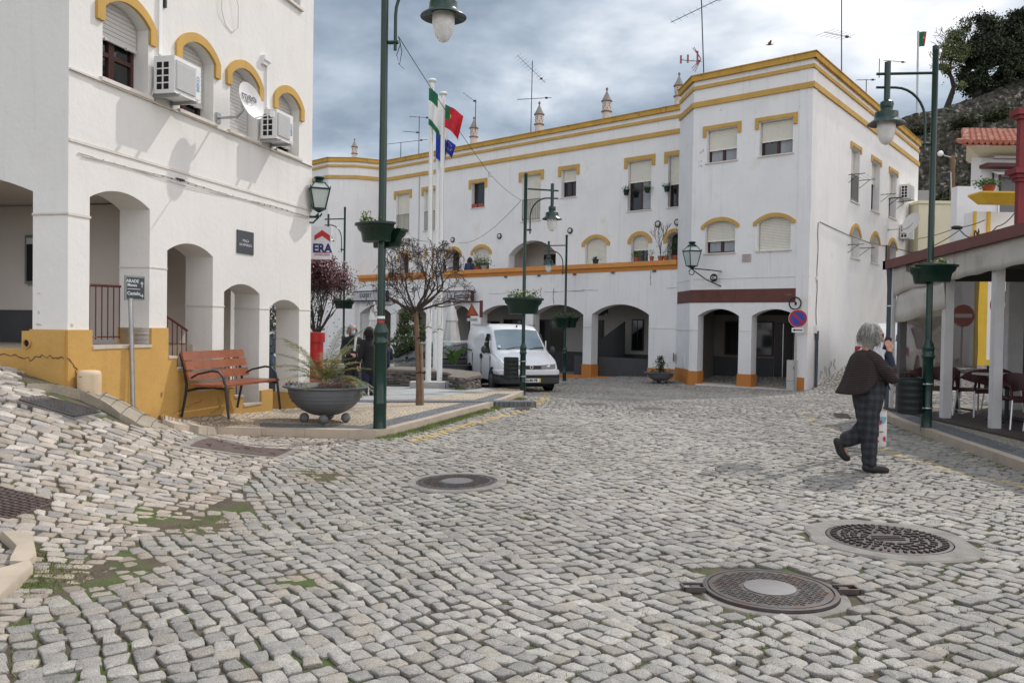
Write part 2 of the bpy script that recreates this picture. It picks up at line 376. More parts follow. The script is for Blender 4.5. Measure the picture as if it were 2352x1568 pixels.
def calc_mat(name,c1,c2,sc,joint=(.09,.075,.055)):
    m=bpy.data.materials.new(name);m.use_nodes=True;nt=m.node_tree;N=nt.nodes;L=nt.links;b=N['Principled BSDF'];b.inputs['Roughness'].default_value=.85
    tc=N.new('ShaderNodeTexCoord');nz=N.new('ShaderNodeTexNoise');nz.inputs['Scale'].default_value=1.3;L.new(tc.outputs['Object'],nz.inputs['Vector'])
    mx=N.new('ShaderNodeMix');mx.data_type='VECTOR';mx.inputs[0].default_value=.03;L.new(tc.outputs['Object'],mx.inputs[4]);L.new(nz.outputs['Color'],mx.inputs[5])
    outs=[]
    for feat in ('F1','DISTANCE_TO_EDGE'):
        v=N.new('ShaderNodeTexVoronoi');v.feature=feat;v.inputs['Scale'].default_value=sc;v.inputs['Randomness'].default_value=.75;v.voronoi_dimensions='2D';L.new(mx.outputs[1],v.inputs['Vector']);outs.append(v)
    sp=N.new('ShaderNodeSeparateColor');L.new(outs[0].outputs['Color'],sp.inputs[0])
    cm=N.new('ShaderNodeMix');cm.data_type='RGBA';L.new(sp.outputs[0],cm.inputs[0]);cm.inputs[6].default_value=(*c1,1);cm.inputs[7].default_value=(*c2,1)
    ed=N.new('ShaderNodeMapRange');L.new(outs[1].outputs['Distance'],ed.inputs[0]);ed.inputs[1].default_value=.015;ed.inputs[2].default_value=.11
    c3=N.new('ShaderNodeMix');c3.data_type='RGBA';L.new(ed.outputs[0],c3.inputs[0]);c3.inputs[6].default_value=(*joint,1);L.new(cm.outputs[2],c3.inputs[7])
    n2=N.new('ShaderNodeTexNoise');n2.inputs['Scale'].default_value=.9;n2.inputs['Detail'].default_value=6;L.new(tc.outputs['Object'],n2.inputs['Vector'])
    mr=N.new('ShaderNodeMapRange');L.new(n2.outputs[0],mr.inputs[0]);mr.inputs[1].default_value=.3;mr.inputs[2].default_value=.7;mr.inputs[3].default_value=.85;mr.inputs[4].default_value=1.12
    sc_=N.new('ShaderNodeVectorMath');sc_.operation='SCALE';L.new(c3.outputs[2],sc_.inputs[0]);L.new(mr.outputs[0],sc_.inputs[3]);L.new(sc_.outputs[0],b.inputs['Base Color'])
    bp=N.new('ShaderNodeBump');bp.inputs['Strength'].default_value=.6;bp.inputs['Distance'].default_value=.012;L.new(ed.outputs[0],bp.inputs['Height']);L.new(bp.outputs[0],b.inputs['Normal'])
    return m
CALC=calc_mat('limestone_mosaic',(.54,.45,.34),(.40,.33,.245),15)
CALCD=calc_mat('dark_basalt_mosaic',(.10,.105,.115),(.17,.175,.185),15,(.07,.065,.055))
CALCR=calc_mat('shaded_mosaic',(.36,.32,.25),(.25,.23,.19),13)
def slab_mat():
    m=mat('grey_slabs',(.36,.36,.355),.75,var=.08,vs=1.2,bump=.1,bs=20,speck=.04,ss=60)
    nt=m.node_tree;N=nt.nodes;L=nt.links;b=N['Principled BSDF'];src=b.inputs['Base Color'].links[0].from_socket
    tc=N.new('ShaderNodeTexCoord');mp=N.new('ShaderNodeMapping');mp.inputs['Rotation'].default_value=(0,0,.25);L.new(tc.outputs['Object'],mp.inputs[0])
    br=N.new('ShaderNodeTexBrick');br.inputs['Scale'].default_value=1.;br.inputs['Brick Width'].default_value=1.3;br.inputs['Row Height'].default_value=.62;br.inputs['Mortar Size'].default_value=.012
    L.new(mp.outputs[0],br.inputs['Vector']);br.inputs['Color1'].default_value=(1,1,1,1);br.inputs['Color2'].default_value=(.86,.86,.86,1);br.inputs['Mortar'].default_value=(.4,.4,.4,1)
    mx=N.new('ShaderNodeMix');mx.data_type='RGBA';mx.blend_type='MULTIPLY';mx.inputs[0].default_value=1;L.new(src,mx.inputs[6]);L.new(br.outputs[0],mx.inputs[7]);L.new(mx.outputs[2],b.inputs['Base Color'])
    return m
SLAB=slab_mat()
KH=.11
def inset(pl,d):
    out=[]
    for i,p in enumerate(pl):
        a=Vector(pl[max(i-1,0)]);b=Vector(pl[min(i+1,len(pl)-1)]);t=(b-a).normalized();n=Vector((-t.y,t.x));out.append((p[0]+n.x*d,p[1]+n.y*d))
    return out
def kh(i,n,side): return KH*(.45+.55*min(1,i/4)) if side=='L' else KH
def kerb(name,pl,side,label=None):
    b=MB();ins=inset(pl,.13 if side=='L' else -.13)
    n=len(pl)
    for i in range(n-1):
        for (A,B,C,D_) in [(pl[i],pl[i+1],ins[i+1],ins[i])]:
            g=.006;L_=[]
            h0=kh(i,n,side);h1=kh(i+1,n,side)
            m=max(1,int(hypot(B[0]-A[0],B[1]-A[1])/.9))
            for k in range(m):
                f0=k/m+g/2;f1=(k+1)/m-g/2
                lp=lambda p,q,f:(p[0]+(q[0]-p[0])*f,p[1]+(q[1]-p[1])*f)
                pts=[lp(A,B,f0),lp(A,B,f1),lp(D_,C,f1),lp(D_,C,f0)];hh=[h0+(h1-h0)*f0,h0+(h1-h0)*f1,h0+(h1-h0)*f1,h0+(h1-h0)*f0]
                j=random.uniform(-.003,.003)
                b.hexa([(x,y,H(x,y)-.15) for x,y in pts]+[(x,y,H(x,y)+e+.004+j) for (x,y),e in zip(pts,hh)])
    o=b.build(name,KERB);o['kind']='structure';return o
kerb('kerb',kerbL,'L');kerb('kerb',kerbR,'R')
def raised(poly,pl,side): return poly
# walkable tops
inL=inset(kerbL,.12)
sheet('pavement',inL+[(-5,26.6),(-9,28),(-14,30),(-14,14),(-3.4,14),(-4.3,10.3)],KH*.0+.10,CALC,.6)
bandL=inset(kerbL,.15);band2=inset(kerbL,.52)
sheet('pavement',bandL[3:14]+band2[3:14][::-1],.106,CALCD,.4)
seam=[g2(634,946,.1),g2(822,930,.1),g2(1029,908,.1),g2(1120,897,.1)]
sheet('plaza',seam+[(-.35,22.3),(-2.6,25.3),(-5,26.3),(-9,27.7),(-14,29.7),(-14,14.2),(-3.2,14.2)],.108,SLAB,.6)
tg=gp(962,928,.1)
sheet('pavement',[(tg.x-1.9,tg.y-.1),(tg.x+2.2,tg.y+1.0),(tg.x+2.0,tg.y+1.5),(tg.x-2.1,tg.y+.42)],.112,CALCD,.4)
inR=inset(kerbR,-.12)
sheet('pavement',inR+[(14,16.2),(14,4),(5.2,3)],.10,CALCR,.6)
bR=inset(kerbR,-.15);bR2=inset(kerbR,-.50)
sheet('pavement',bR[:9]+bR2[:9][::-1],.106,CALCD,.4)

# ------------------------------------------------ cobbles, every stone its own bump in one road mesh
VAL=[(-1.9,1.5),(-2.5,4.3),(-2.55,5.8),(-2.42,7.1),(-2.42,9.4),(-1.95,11.4)]
def is_lime(x,y): return (x<np.interp(y,[p[1] for p in VAL],[p[0] for p in VAL]))&(y<11.9)
A_BASE=None
HOLES_C=[];HOLES_P=[]   # circles (x,y,r) and polygons where covers sit
def cover_spots():
    c1=gp(1049,1106);c2=gp(1768,1352);c3=gp(2040,1238)
    HOLES_C.extend([(c1.x,c1.y,.49),(c2.x,c2.y,.455),(c3.x,c3.y,.59)])
    for q in ((1360,928),(1492,938)): p=gp(*q);HOLES_C.append((p.x,p.y,.42))
    return c1,c2,c3
CV=cover_spots()
def quad_px(*q): P=[g2(*a) for a in q];HOLES_P.append(P);return P
# iron lids and grates as pixel-traced quads on the ground
RECTLID=quad_px((470,1003),(690,1030),(648,1052),(410,1025))
DRAIN1=quad_px((90,917),(245,950),(175,963),(30,925))
DRAIN2=quad_px((-40,1105),(135,1152),(20,1190),(-90,1170))
DRAIN3=quad_px((1290*.91875,1018*.91875),(1330*.91875,1018*.91875),(1325*.91875,1025*.91875),(1282*.91875,1025*.91875))
DRAIN4=quad_px((1912,950),(1950,952),(1958,962),(1920,960))
RAMP=[g2(*q) for q in [(40,893),(170,872),(205,868),(300,915),(390,975),(340,985),(260,965),(150,925)]]
HOLES_P.append(RAMP)
RING=[[g2(*q) for q in P] for P in ([(30,1232),(75,1240),(84,1285),(60,1302),(22,1300),(38,1270),(0,1235)],[(-30,1330),(70,1300),(76,1312),(45,1345),(0,1385),(-60,1400)])]
HOLES_P+=RING
YL=[[g2(*q) for q in [(955,1012),(1040,985),(1150,955),(1215,938),(1240,925),(1255,908),(1248,900),(1225,898)]],
    [g2(*q) for q in [(1838,945),(1870,968),(1925,990),(2060,1045),(2200,1085),(2352,1115),(2500,1145)]],[g2(*q) for q in [(1838,945),(1950,940),(2030,938)]]]
SAND=[(g2(210,1320),.38),(g2(300,1290),.3),(g2(430,1195),.45),(g2(520,1160),.3),(g2(740,1090),.35),(g2(700,1330),.22)]
def make_stones(name,test,ang,w,lmin,lmax,ymin,ymax,detail,palette,m,warp=.12,jit=.1,gap=.009):
    ca,sa=cos(ang),sin(ang);R=(ymax+4)*1.1
    cs=[];T=[];Ls=[];n=int(2*R/w)
    cx0,cy0=0,(ymin+ymax)/2
    for j in range(-n//2,n//2):
        k=int(2*R/lmin);l=RNG.uniform(lmin,lmax,k);e=np.cumsum(l)-R+RNG.uniform(0,lmax);c=e-l/2
        cs.append(c);T.append(np.full(k,j*w));Ls.append(l)
    S=np.concatenate(cs);T=np.concatenate(T);Ls=np.concatenate(Ls)
    def wp(s,t):
        x=cx0+ca*s-sa*t;y=cy0+sa*s+ca*t
        return x+warp*np.sin(y*.9+.4*x)+warp*.35*np.sin(2.3*y+1.1*x),y+warp*np.sin(x*.8+.3*y+1)+warp*.35*np.sin(2.1*x-1.7*y)
    x,y=wp(S,T)
    ok=(y>ymin)&(y<ymax)&(np.abs(x)<.66*y+1.6)&test(x,y)
    ok[ok]&=~poly_in(PAVE_L,x[ok],y[ok])&~poly_in(PAVE_R,x[ok],y[ok])
    for a in HOLES_C: ok&=np.hypot(x-a[0],y-a[1])>a[2]+.03
    for p in HOLES_P: ok&=~poly_in(p,x,y)
    S,T,Ls,x,y=S[ok],T[ok],Ls[ok],x[ok],y[ok];n=len(S)
    if detail: k=14;an=np.array([0,.52,.70,.785,.87,1.05,pi/2]);an=np.r_[an[:-1],pi/2+an[:-1][::1]] ;an=np.concatenate([np.array([.0,.62,.785,.95])+q*pi/2 for q in range(4)])
    else: an=np.array([.6,.97,2.17,2.54,3.74,4.11,5.31,5.68])
    k=len(an);p=7.
    r=1/(np.abs(np.cos(an))**p+np.abs(np.sin(an))**p)**(1/p)
    uu=r*np.cos(an);vv=r*np.sin(an)
    hx=(Ls/2-gap/2)[:,None];hy=np.full((n,1),w/2-gap/2)
    cj=RNG.normal(0,jit*w*.62,(n,4,2));cj=np.clip(cj,-.4*w*jit*3,.4*w*jit*3)
    U=np.broadcast_to(uu,(n,k));Vv=np.broadcast_to(vv,(n,k))
    wts=[(1-U)*(1-Vv)/4,(1+U)*(1-Vv)/4,(1+U)*(1+Vv)/4,(1-U)*(1+Vv)/4]
    jx=sum(wts[i]*cj[:,i,0:1] for i in range(4));jy=sum(wts[i]*cj[:,i,1:2] for i in range(4))
    rn=1+RNG.normal(0,.035,(n,k)) if detail else 1
    px_=hx*U*rn+jx;py_=hy*Vv*rn+jy
    tilt=RNG.normal(0,.028,(n,2));dz=RNG.normal(0,.0032,n)
    if detail: 
        sand=np.zeros(n)
        for (q,rr) in SAND: sand=np.maximum(sand,np.clip(1.25-np.hypot(x-q[0],(y-q[1])*1.0)/rr,0,1))
        dz=dz-.022*sand
    rings=[(1.,-.030),(1.0,-.007),(.955,-.0025),(.86,.0002)] if detail else [(1.0,-.02),(.93,-.001)]
    Vs=[]
    for sc,z in rings:
        a=px_*sc;b=py_*sc;X_,Y_=wp(S[:,None]+a,T[:,None]+b)
        Vs.append(np.stack([X_,Y_,hz(X_,Y_)+z+dz[:,None]+a*tilt[:,:1]+b*tilt[:,1:]+(RNG.normal(0,.0012,a.shape) if detail and z>-.01 else 0)],-1))
    X_,Y_=wp(S,T);Cn=np.stack([X_,Y_,hz(X_,Y_)+dz+(.0018 if detail else .001)],-1)
    nr=len(rings);V=np.concatenate([np.concatenate(Vs,1),Cn[:,None]],1);nv=nr*k+1
    q=[];
    for ri in range(nr-1):
        for i in range(k): q.append((ri*k+i,ri*k+(i+1)%k,(ri+1)*k+(i+1)%k,(ri+1)*k+i))
    t=[((nr-1)*k+i,(nr-1)*k+(i+1)%k,nv-1) for i in range(k)]
    off=(np.arange(n)*nv)[:,None,None];FQ=(np.array(q)[None]+off).reshape(-1,4);FT=(np.array(t)[None]+off).reshape(-1,3)
    pal=np.array(palette);ci=RNG.integers(0,len(pal),n);c=pal[ci]*RNG.normal(1,.09,(n,1)).clip(.65,1.35)
    big=np.array([noise.noise(Vector((a*.35,b*.35,0))) for a,b in zip(x,y)]);c=c*(1+.26*big[:,None])
    if detail: c=c*(1-.5*sand[:,None])+np.array([.30,.21,.135])*.5*sand[:,None]
    for pl,wid in zip(YL,(.085,.05,.05)):
        d=seg_dist(x,y,pl);nn=np.array([noise.noise(Vector((a*1.7,b*1.7,3))) for a,b in zip(x,y)])
        f=((d<wid)&(nn>-.25)).astype(float)[:,None]*(.62 if wid>.06 else .42)*RNG.uniform(.5,1,(n,1));c=c*(1-f)+np.array([.62,.42,.09])*f
    Cc=np.repeat(c,nv,axis=0).reshape(n,nv,3).copy()
    Cc[:,:2*k if detail else k]*=.72;  # flanks darker than the tops
    print(name,n,'stones');return npmesh(name,V.reshape(-1,3),[FQ,FT],m,Cc.reshape(-1,3))
GRAN=mat('granite_setts',(.3,.3,.3),.72,attr='Col',var=.16,vs=16,bump=.9,bs=70,speck=.38,ss=190)
LIMS=mat('limestone_setts',(.4,.36,.3),.7,attr='Col',var=.2,vs=11,bump=.8,bs=50,speck=.14,ss=110)
gp_=[(.27,.252,.228),(.295,.275,.25),(.24,.228,.21),(.315,.295,.268),(.285,.257,.222)]
lp_=[(.37,.325,.28),(.32,.285,.25),(.275,.255,.238),(.37,.32,.27),(.40,.36,.315),(.30,.255,.205)]
make_stones('road',lambda x,y:~is_lime(x,y),radians(-57),.112,.100,.134,2.7,14.5,True,gp_,GRAN,.13,.19,.012)
make_stones('road',lambda x,y:~is_lime(x,y),radians(-12),.125,.115,.17,14.5,44,False,gp_,GRAN,.12,.18,.02)
make_stones('lane',is_lime,radians(14),.088,.088,.150,2.7,12,True,lp_,LIMS,.10,.22,.011)
# ================================================================ MANHOLES, GRATES, SLABS
CAST=mat('worn_cast_iron',(.10,.088,.085),.45,metal=.5,var=.25,vs=9,bump=.15,bs=80,col2=(.115,.075,.06),c2=(.5,.65),c2s=6)
CASTD=mat('dark_cast_iron',(.035,.028,.027),.6,metal=.4,var=.2,vs=9)
RUSTL=mat('rusty_plate',(.10,.068,.06),.6,metal=.2,var=.2,vs=7,bump=.3,bs=60)
CRING=mat('concrete_collar',(.215,.20,.18),.88,var=.25,vs=6,bump=.8,bs=30,speck=.15)
def collar(c,r0,r1,label,jag=.05,seg=40,h=.006,parent=None):
    b=MB();vs=[]
    for k in range(seg):
        a=2*pi*k/seg;rr=r1*(1+jag*noise.noise(Vector((cos(a)*2+c.x,sin(a)*2+c.y,0))))
        for r,z in ((r0,h-.06),(r0,h),(rr-.015,h),(rr,h-.012),(rr,h-.06)): 
            x,y=c.x+cos(a)*r,c.y+sin(a)*r;vs.append((x,y,H(x,y)+z))
    m=5;fs=[(k*m+i,((k+1)%seg)*m+i,((k+1)%seg)*m+i+1,k*m+i+1) for k in range(seg) for i in range(m-1)]
    b.add(vs,fs);return b.build('collar',CRING,parent,smooth=True)
def on_ground(b,c):  # shift a flat build onto the sloping road
    g=Vector((H(c.x+.3,c.y)-H(c.x-.3,c.y),H(c.x,c.y+.3)-H(c.x,c.y-.3),0))/.6;z0=H(c.x,c.y)
    b.v=[(x+c.x,y+c.y,z+z0+x*g.x+y*g.y) for x,y,z in b.v];return b
def round_cover(c,R,label,style,rc=None):
    t=thing('manhole_cover',label,'manhole cover',(c.x,c.y,H(c.x,c.y)),None)
    z=.008
    b=MB();b.lathe([(R,-.05),(R,z-.002),(R-.02,z),(R-.025,z),(R-.028,z-.01),(R-.034,z-.01),(R-.036,z-.001),(R-.05,z),(.001,z)],n=56,cap=False);on_ground(b,c).build('lid',CAST,t,smooth=True)
    if style=='grid':
        b=MB();s=.036;k=int(R/s)+1
        for i in range(-k,k+1):
            for j in range(-k,k+1):
                x,y=i*s+(s/2 if j%2 else 0),j*s*.75;r=hypot(x,y)
                if r>R-.07 or (r<.165): continue
                a=(i+j)%2*pi/2+.4;b.box((x,y,z+.0015),(.027,.009,.006),a)
                b.box((x+.006*cos(a+1.2),y+.006*sin(a+1.2),z+.001),(.014,.007,.005),a+pi/2)
        on_ground(b,c).build('tread',CAST,t)
        b=MB();b.lathe([(.15,z),(.15,z+.005),(.14,z+.006),(.001,z+.006)],n=40,cap=False);on_ground(b,c).build('hub',mat('polished_iron',(.30,.29,.29),.35,metal=.8,var=.15),t,smooth=True)
    else:
        b=MB();rnd=random.Random(3)
        for r,n,l in ((R-.05,46,.045),(R-.125,30,.05),(R-.19,22,.05),(R-.255,14,.06)):
            if r<.1: continue
            for k in range(n):
                a=2*pi*k/n+r*7;aa=a if r>R-.08 else a+rnd.choice((.7,-.7,1.5,0))
                b.box((r*cos(a),r*sin(a),z+.004),(l,.017,.014),aa)
                if r<R-.08 and rnd.random()<.7: b.box((r*cos(a)+.02*cos(aa+1.3),r*sin(a)+.02*sin(aa+1.3),z+.004),(l*.6,.014,.013),aa+1.4)
        for k in (-1,0,1): b.box((0,k*.045,z+.003),(.24-.03*abs(k),.02,.008))
        on_ground(b,c).build('tread',CASTD,t)
    return t
c1,c2,c3=CV
t=round_cover(c1,.40,'round cast iron cover in a pale cement ring, the farther of the centre ones','grid');collar(c1,.405,.50,'',parent=t)
t=round_cover(c2,.39,'large round manhole cover with two square lugs, nearest the viewer','grid')
b=MB()
for s,(ln,a0) in ((-1,(.13,.12)),(1,(.13,-.05))):
    for q in (-.045,.045): b.box((s*(.39+ln/2),q+s*a0*.0,.004),(ln,.014,.03))
    b.box((s*(.39+ln),0,.004),(.014,.104,.03));b.box((s*(.39+ln/2),0,-.012),(ln,.09,.01));b.box((s*(.39+ln*.4),0,.006),(ln*.4,.05,.012))
on_ground(b,c2).pieces('lug',CAST,t)
collar(c2,.395,.455,'',.12,parent=t,h=-.012)
t=round_cover(c3,.43,'round manhole cover with a broken tread pattern in a wide cracked concrete ring','chunk');collar(c3,.44,.60,'',.10,parent=t)
for q,lb in ((( 1360,928),'small dark round cover far up the road near the shadow edge, left one'),((1492,938),'small dark round cover far up the road near the shadow edge, right one')):
    p=gp(*q);t=thing('manhole_cover',lb,'manhole cover',(p.x,p.y,p.z),'flat round covers up the road')
    b=MB();b.lathe([(.33,-.04),(.33,.006),(.31,.008),(.001,.008)],n=32,cap=False);on_ground(b,p).build('lid',CAST,t,smooth=True)
    b=MB();b.lathe([(.331,-.04),(.331,.004),(.41,.004),(.42,-.04)],n=32,cap=False);on_ground(b,p).build('collar',CRING,t)
def bil(P,u,v):
    x=[(1-u)*(1-v),u*(1-v),u*v,(1-u)*v];return (sum(a*p[0] for a,p in zip(x,P)),sum(a*p[1] for a,p in zip(x,P)))
def quadmesh(P,dz,b,f=0.,thick=.05):
    c=(sum(p[0] for p in P)/4,sum(p[1] for p in P)/4);Q=[(p[0]+(c[0]-p[0])*f,p[1]+(c[1]-p[1])*f) for p in P]
    m=10;pts=[bil(Q,i/m,j/m) for j in range(m+1) for i in range(m+1)];top=[(x,y,H(x,y)+dz) for x,y in pts];b.add(top,[(j*(m+1)+i,j*(m+1)+i+1,(j+1)*(m+1)+i+1,(j+1)*(m+1)+i) for j in range(m) for i in range(m)])
    ring=[i for i in range(m+1)]+[j*(m+1)+m for j in range(1,m+1)]+[m*(m+1)+i for i in range(m-1,-1,-1)]+[j*(m+1) for j in range(m-1,0,-1)];k=len(ring)
    b.add([top[i] for i in ring]+[(top[i][0],top[i][1],top[i][2]-thick) for i in ring],[(i,(i+1)%k,(i+1)%k+k,i+k) for i in range(k)]);return Q
# rectangular lid
def root_at(name,label,cat,P):
    c=(sum(p[0] for p in P)/4,sum(p[1] for p in P)/4);return thing(name,label,cat,(c[0],c[1],H(*c)))
t=root_at('access_cover','long rusty rectangular access plate in a cement frame beside the corner kerb','access cover',RECTLID)
b=MB();quadmesh(RECTLID,.004,b);b.build('frame',CRING,t)
b=MB();Q=quadmesh(RECTLID,.010,b,.16);b.m=1
for u,v in ((.12,.2),(.88,.2),(.12,.8),(.88,.8),(.5,.5)):
    x,y=bil(Q,u,v)
    for dx in (-.05,.05): b.box((x+dx,y,H(x,y)+.011),(.012,.07,.006),.1)
    b.box((x,y+.035,H(x,y)+.011),(.1,.012,.006),.1)
for i in range(26):
    x,y=bil(Q,random.uniform(.25,.75),random.choice((.35,.65)));b.box((x,y,H(x,y)+.0115),(.02,.035,.005),random.uniform(-.3,.3))
b.build('lid',[RUSTL,CAST],t)
def grate(P,label,name='drain_grate',n=(16,7),fr=.14):
    t=root_at(name,label,'drain grate',P)
    b=MB();quadmesh(P,.002,b);b.build('frame',CRING,t)
    b=MB();Q=quadmesh(P,.006,b,fr,.03);b.build('pit',DARK,t)
    b=MB()
    for k in range(n[0]+1):
        u=k/n[0];p=bil(Q,u,0);q=bil(Q,u,1);b.tube([(*p,H(*p)+.012),(*q,H(*q)+.012)],.010,4)
    for k in range(n[1]+1):
        v=k/n[1];p=bil(Q,0,v);q=bil(Q,1,v);b.tube([(*p,H(*p)+.013),(*q,H(*q)+.013)],.012,4)
    b.build('grid',CAST,t);return t
grate(DRAIN1,'rusty square-grid drain in a stone frame below the concrete ramp')
grate(DRAIN3,'small drain grate beside the yellow line at the pavement tip',n=(8,2))
grate(DRAIN4,'small slotted drain behind the walking woman, by the far kerb corner',n=(9,1))
t=root_at('access_cover','dark studded iron plate cut by the left edge of the photo','access cover',DRAIN2)
b=MB();quadmesh(DRAIN2,.006,b);b.m=1
for i in range(14):
    for j in range(10):
        x,y=bil(DRAIN2,(i+.7)/14.6,(j+.6)/10.4);b.box((x,y,H(x,y)+.009),(.03,.012,.008),.6 if (i+j)%2 else -.5)
b.build('lid',[RUSTL,CAST],t)
# scored concrete ramp slab
RSC=mat('scored_concrete',(.29,.25,.195),.9,var=.15,vs=3,bump=.6,bs=30,streak=.1,speck=.1,ss=50)
def ramp():
    t=thing('concrete_ramp','scored pale concrete ramp slab curving down the foot of the mustard wall','ramp',(-4.3,8.6,.8))
    L=[g2(*q) for q in [(62,893),(120,897),(185,912),(235,935),(275,958),(330,980),(385,985)]];R=[g2(*q) for q in [(150,872),(205,872),(255,893),(300,915),(345,940),(375,962),(400,978)]]
    b=MB();n=24;m=8;top=[]
    def lp(Pl,f):
        f*=len(Pl)-1;i=min(int(f),len(Pl)-2);g=f-i;return (Pl[i][0]*(1-g)+Pl[i+1][0]*g,Pl[i][1]*(1-g)+Pl[i+1][1]*g)
    for i in range(n+1):
        for j in range(m+1):
            a=lp(L,i/n);c=lp(R,i/n);v=j/m;x,y=a[0]+(c[0]-a[0])*v,a[1]+(c[1]-a[1])*v
            e=.075*sin(pi*min(1,i/n*1.1+.12))**.6 if i<n else .0
            top.append((x,y,H(x,y)+max(.006,e)+(.006*noise.noise(Vector((x*5,y*5,1))))))
    b.add(top,[(i*(m+1)+j,i*(m+1)+j+1,(i+1)*(m+1)+j+1,(i+1)*(m+1)+j) for i in range(n) for j in range(m)])
    edge=[i*(m+1) for i in range(n+1)];vs=[top[k] for k in edge]+[(top[k][0],top[k][1],H(top[k][0],top[k][1])-.06) for k in edge]
    b.add(vs,[(i,i+1,i+1+n+1,i+n+1) for i in range(n)]);vs=[top[j] for j in range(m+1)]+[(top[j][0],top[j][1],top[j][2]-.15) for j in range(m+1)];b.add(vs,[(j,j+1,j+1+m+1,j+m+1) for j in range(m)])
    b.build('slab',RSC,t)
    b=MB()
    for k in range(9):
        f=.08+k*.1;a=lp(L,f);c=lp(R,min(1,f+.05));pts=[]
        for j in range(9):
            v=j/8;x,y=a[0]+(c[0]-a[0])*v,a[1]+(c[1]-a[1])*v+.01*sin(j*2.1+k);i=f*n;e=.075*sin(pi*min(1,f*1.1+.12))**.6
            pts.append((x,y,H(x,y)+max(.006,e)+.0015))
        b.tube(pts,.004,4)
    b.build('score_line',mat('dark_score',(.10,.085,.07),.95),t)
ramp()
# bottom-left limestone kerb stones of a planting ring
def ringstones():
    for P,lb in zip(RING,('worn curved pale kerb stone at the left edge of the photo, upper of two','worn pale kerb stone at the left edge of the photo, lower of two')):
        cx=sum(p[0] for p in P)/len(P);cy=sum(p[1] for p in P)/len(P)
        b=MB();n=len(P);vs=[]
        for f,z in ((0,-.05),(0,.035),(.12,.05)):
            vs+=[(x+(cx-x)*f,y+(cy-y)*f,H(x,y)+z) for x,y in P]
        fs=[(r*n+i,r*n+(i+1)%n,(r+1)*n+(i+1)%n,(r+1)*n+i) for r in range(2) for i in range(n)]+[tuple(range(2*n,3*n))]
        b.add(vs,fs);o=b.build('kerb_stone',KERB,smooth=True);tag(o,lb,'kerb stone')
ringstones()
# ================================================================ LEFT BUILDING
P1=(-3.7129,12.7079);LF=Fac(P1,13.5,1)          # sunny facade, normal to the right
LC=LF.P(-4.13,0);LL=Fac((LC.x,LC.y),13.5-90,-1)  # shaded end face: runs left, normal towards the viewer
if LL.n.y>0: LL.n=-LL.n
def band(b,fc,inner,outer,o0,o1):
    n=len(inner);P=fc.P
    vs=[P(*q,o0) for q in inner]+[P(*q,o0) for q in outer]+[P(*q,o1) for q in inner]+[P(*q,o1) for q in outer]
    fs=[]
    for i in range(n-1): fs+=[(2*n+i,2*n+i+1,3*n+i+1,3*n+i),(n+i,n+i+1,3*n+i+1,3*n+i),(i,i+1,2*n+i+1,2*n+i)]
    fs+=[(0,n,3*n,2*n),(n-1,2*n-1,4*n-1,3*n-1)];b.add(vs,fs)
def hood(fc,u0,u1,zt,m,parent,zc=None,w=.18,leg=.30,o=.04,side=.03,split=None):
    """ochre hood round a window head; zc given = arched. side = gap between opening and hood leg"""
    if u0>u1:u0,u1=u1,u0
    b=MB()
    if zc is None:
        g=side;inn=[(u0-g,zt-leg),(u0-g,zt+.02),(u1+g,zt+.02),(u1+g,zt-leg)];out=[(u0-g-w,zt-leg),(u0-g-w,zt+.02+w),(u1+g+w,zt+.02+w),(u1+g+w,zt-leg)]
    else:
        a=arch(u0-side,u1+side,zt-leg,zt,zc,14);c=arch(u0-side-w,u1+side+w,zt-leg,zt+.02,zc+w,14);inn,out=a,c
    band(b,fc,inn,out,.002,o);return b.build('hood',m,parent)
def shutter(fc,u0,u1,zb,zt,zc,o,m,parent,pitch=.05):
    """roller shutter: slats clipped to the arched or square head"""
    b=MB();z=zb;k=0
    def halfw(z):
        if zc is None or z<=zt: return 1.
        w=(u1-u0)/2;h=zc-zt;R=(w*w+h*h)/(2*h);q=R*R-(z-(zc-R))**2;return sqrt(max(0,q))/w
    top=zc if zc else zt;c=(u0+u1)/2;hw=(u1-u0)/2
    while z<top-.004:
        z1=min(z+pitch,top);a=halfw(z)*hw;a1=halfw(z1-.002)*hw;P=fc.P
        ch=min(.006,(z1-z)/3)
        b.hexa([P(c-a,z+.001,o),P(c+a,z+.001,o),P(c+a,z+.001,o-.015),P(c-a,z+.001,o-.015),P(c-a1,z1-ch,o+.0045),P(c+a1,z1-ch,o+.0045),P(c+a1,z1-ch,o-.015),P(c-a1,z1-ch,o-.015)])
        z=z1;k+=1
    b.fbox(fc,u0,u1,zb-.03,zb,o-.016,o+.012)
    for f in (.25,.75):
        q=u0+(u1-u0)*f;b.fbox(fc,q-.02,q+.02,zb-.045,zb-.02,o,o+.04)
    return b.build('shutter',m,parent)
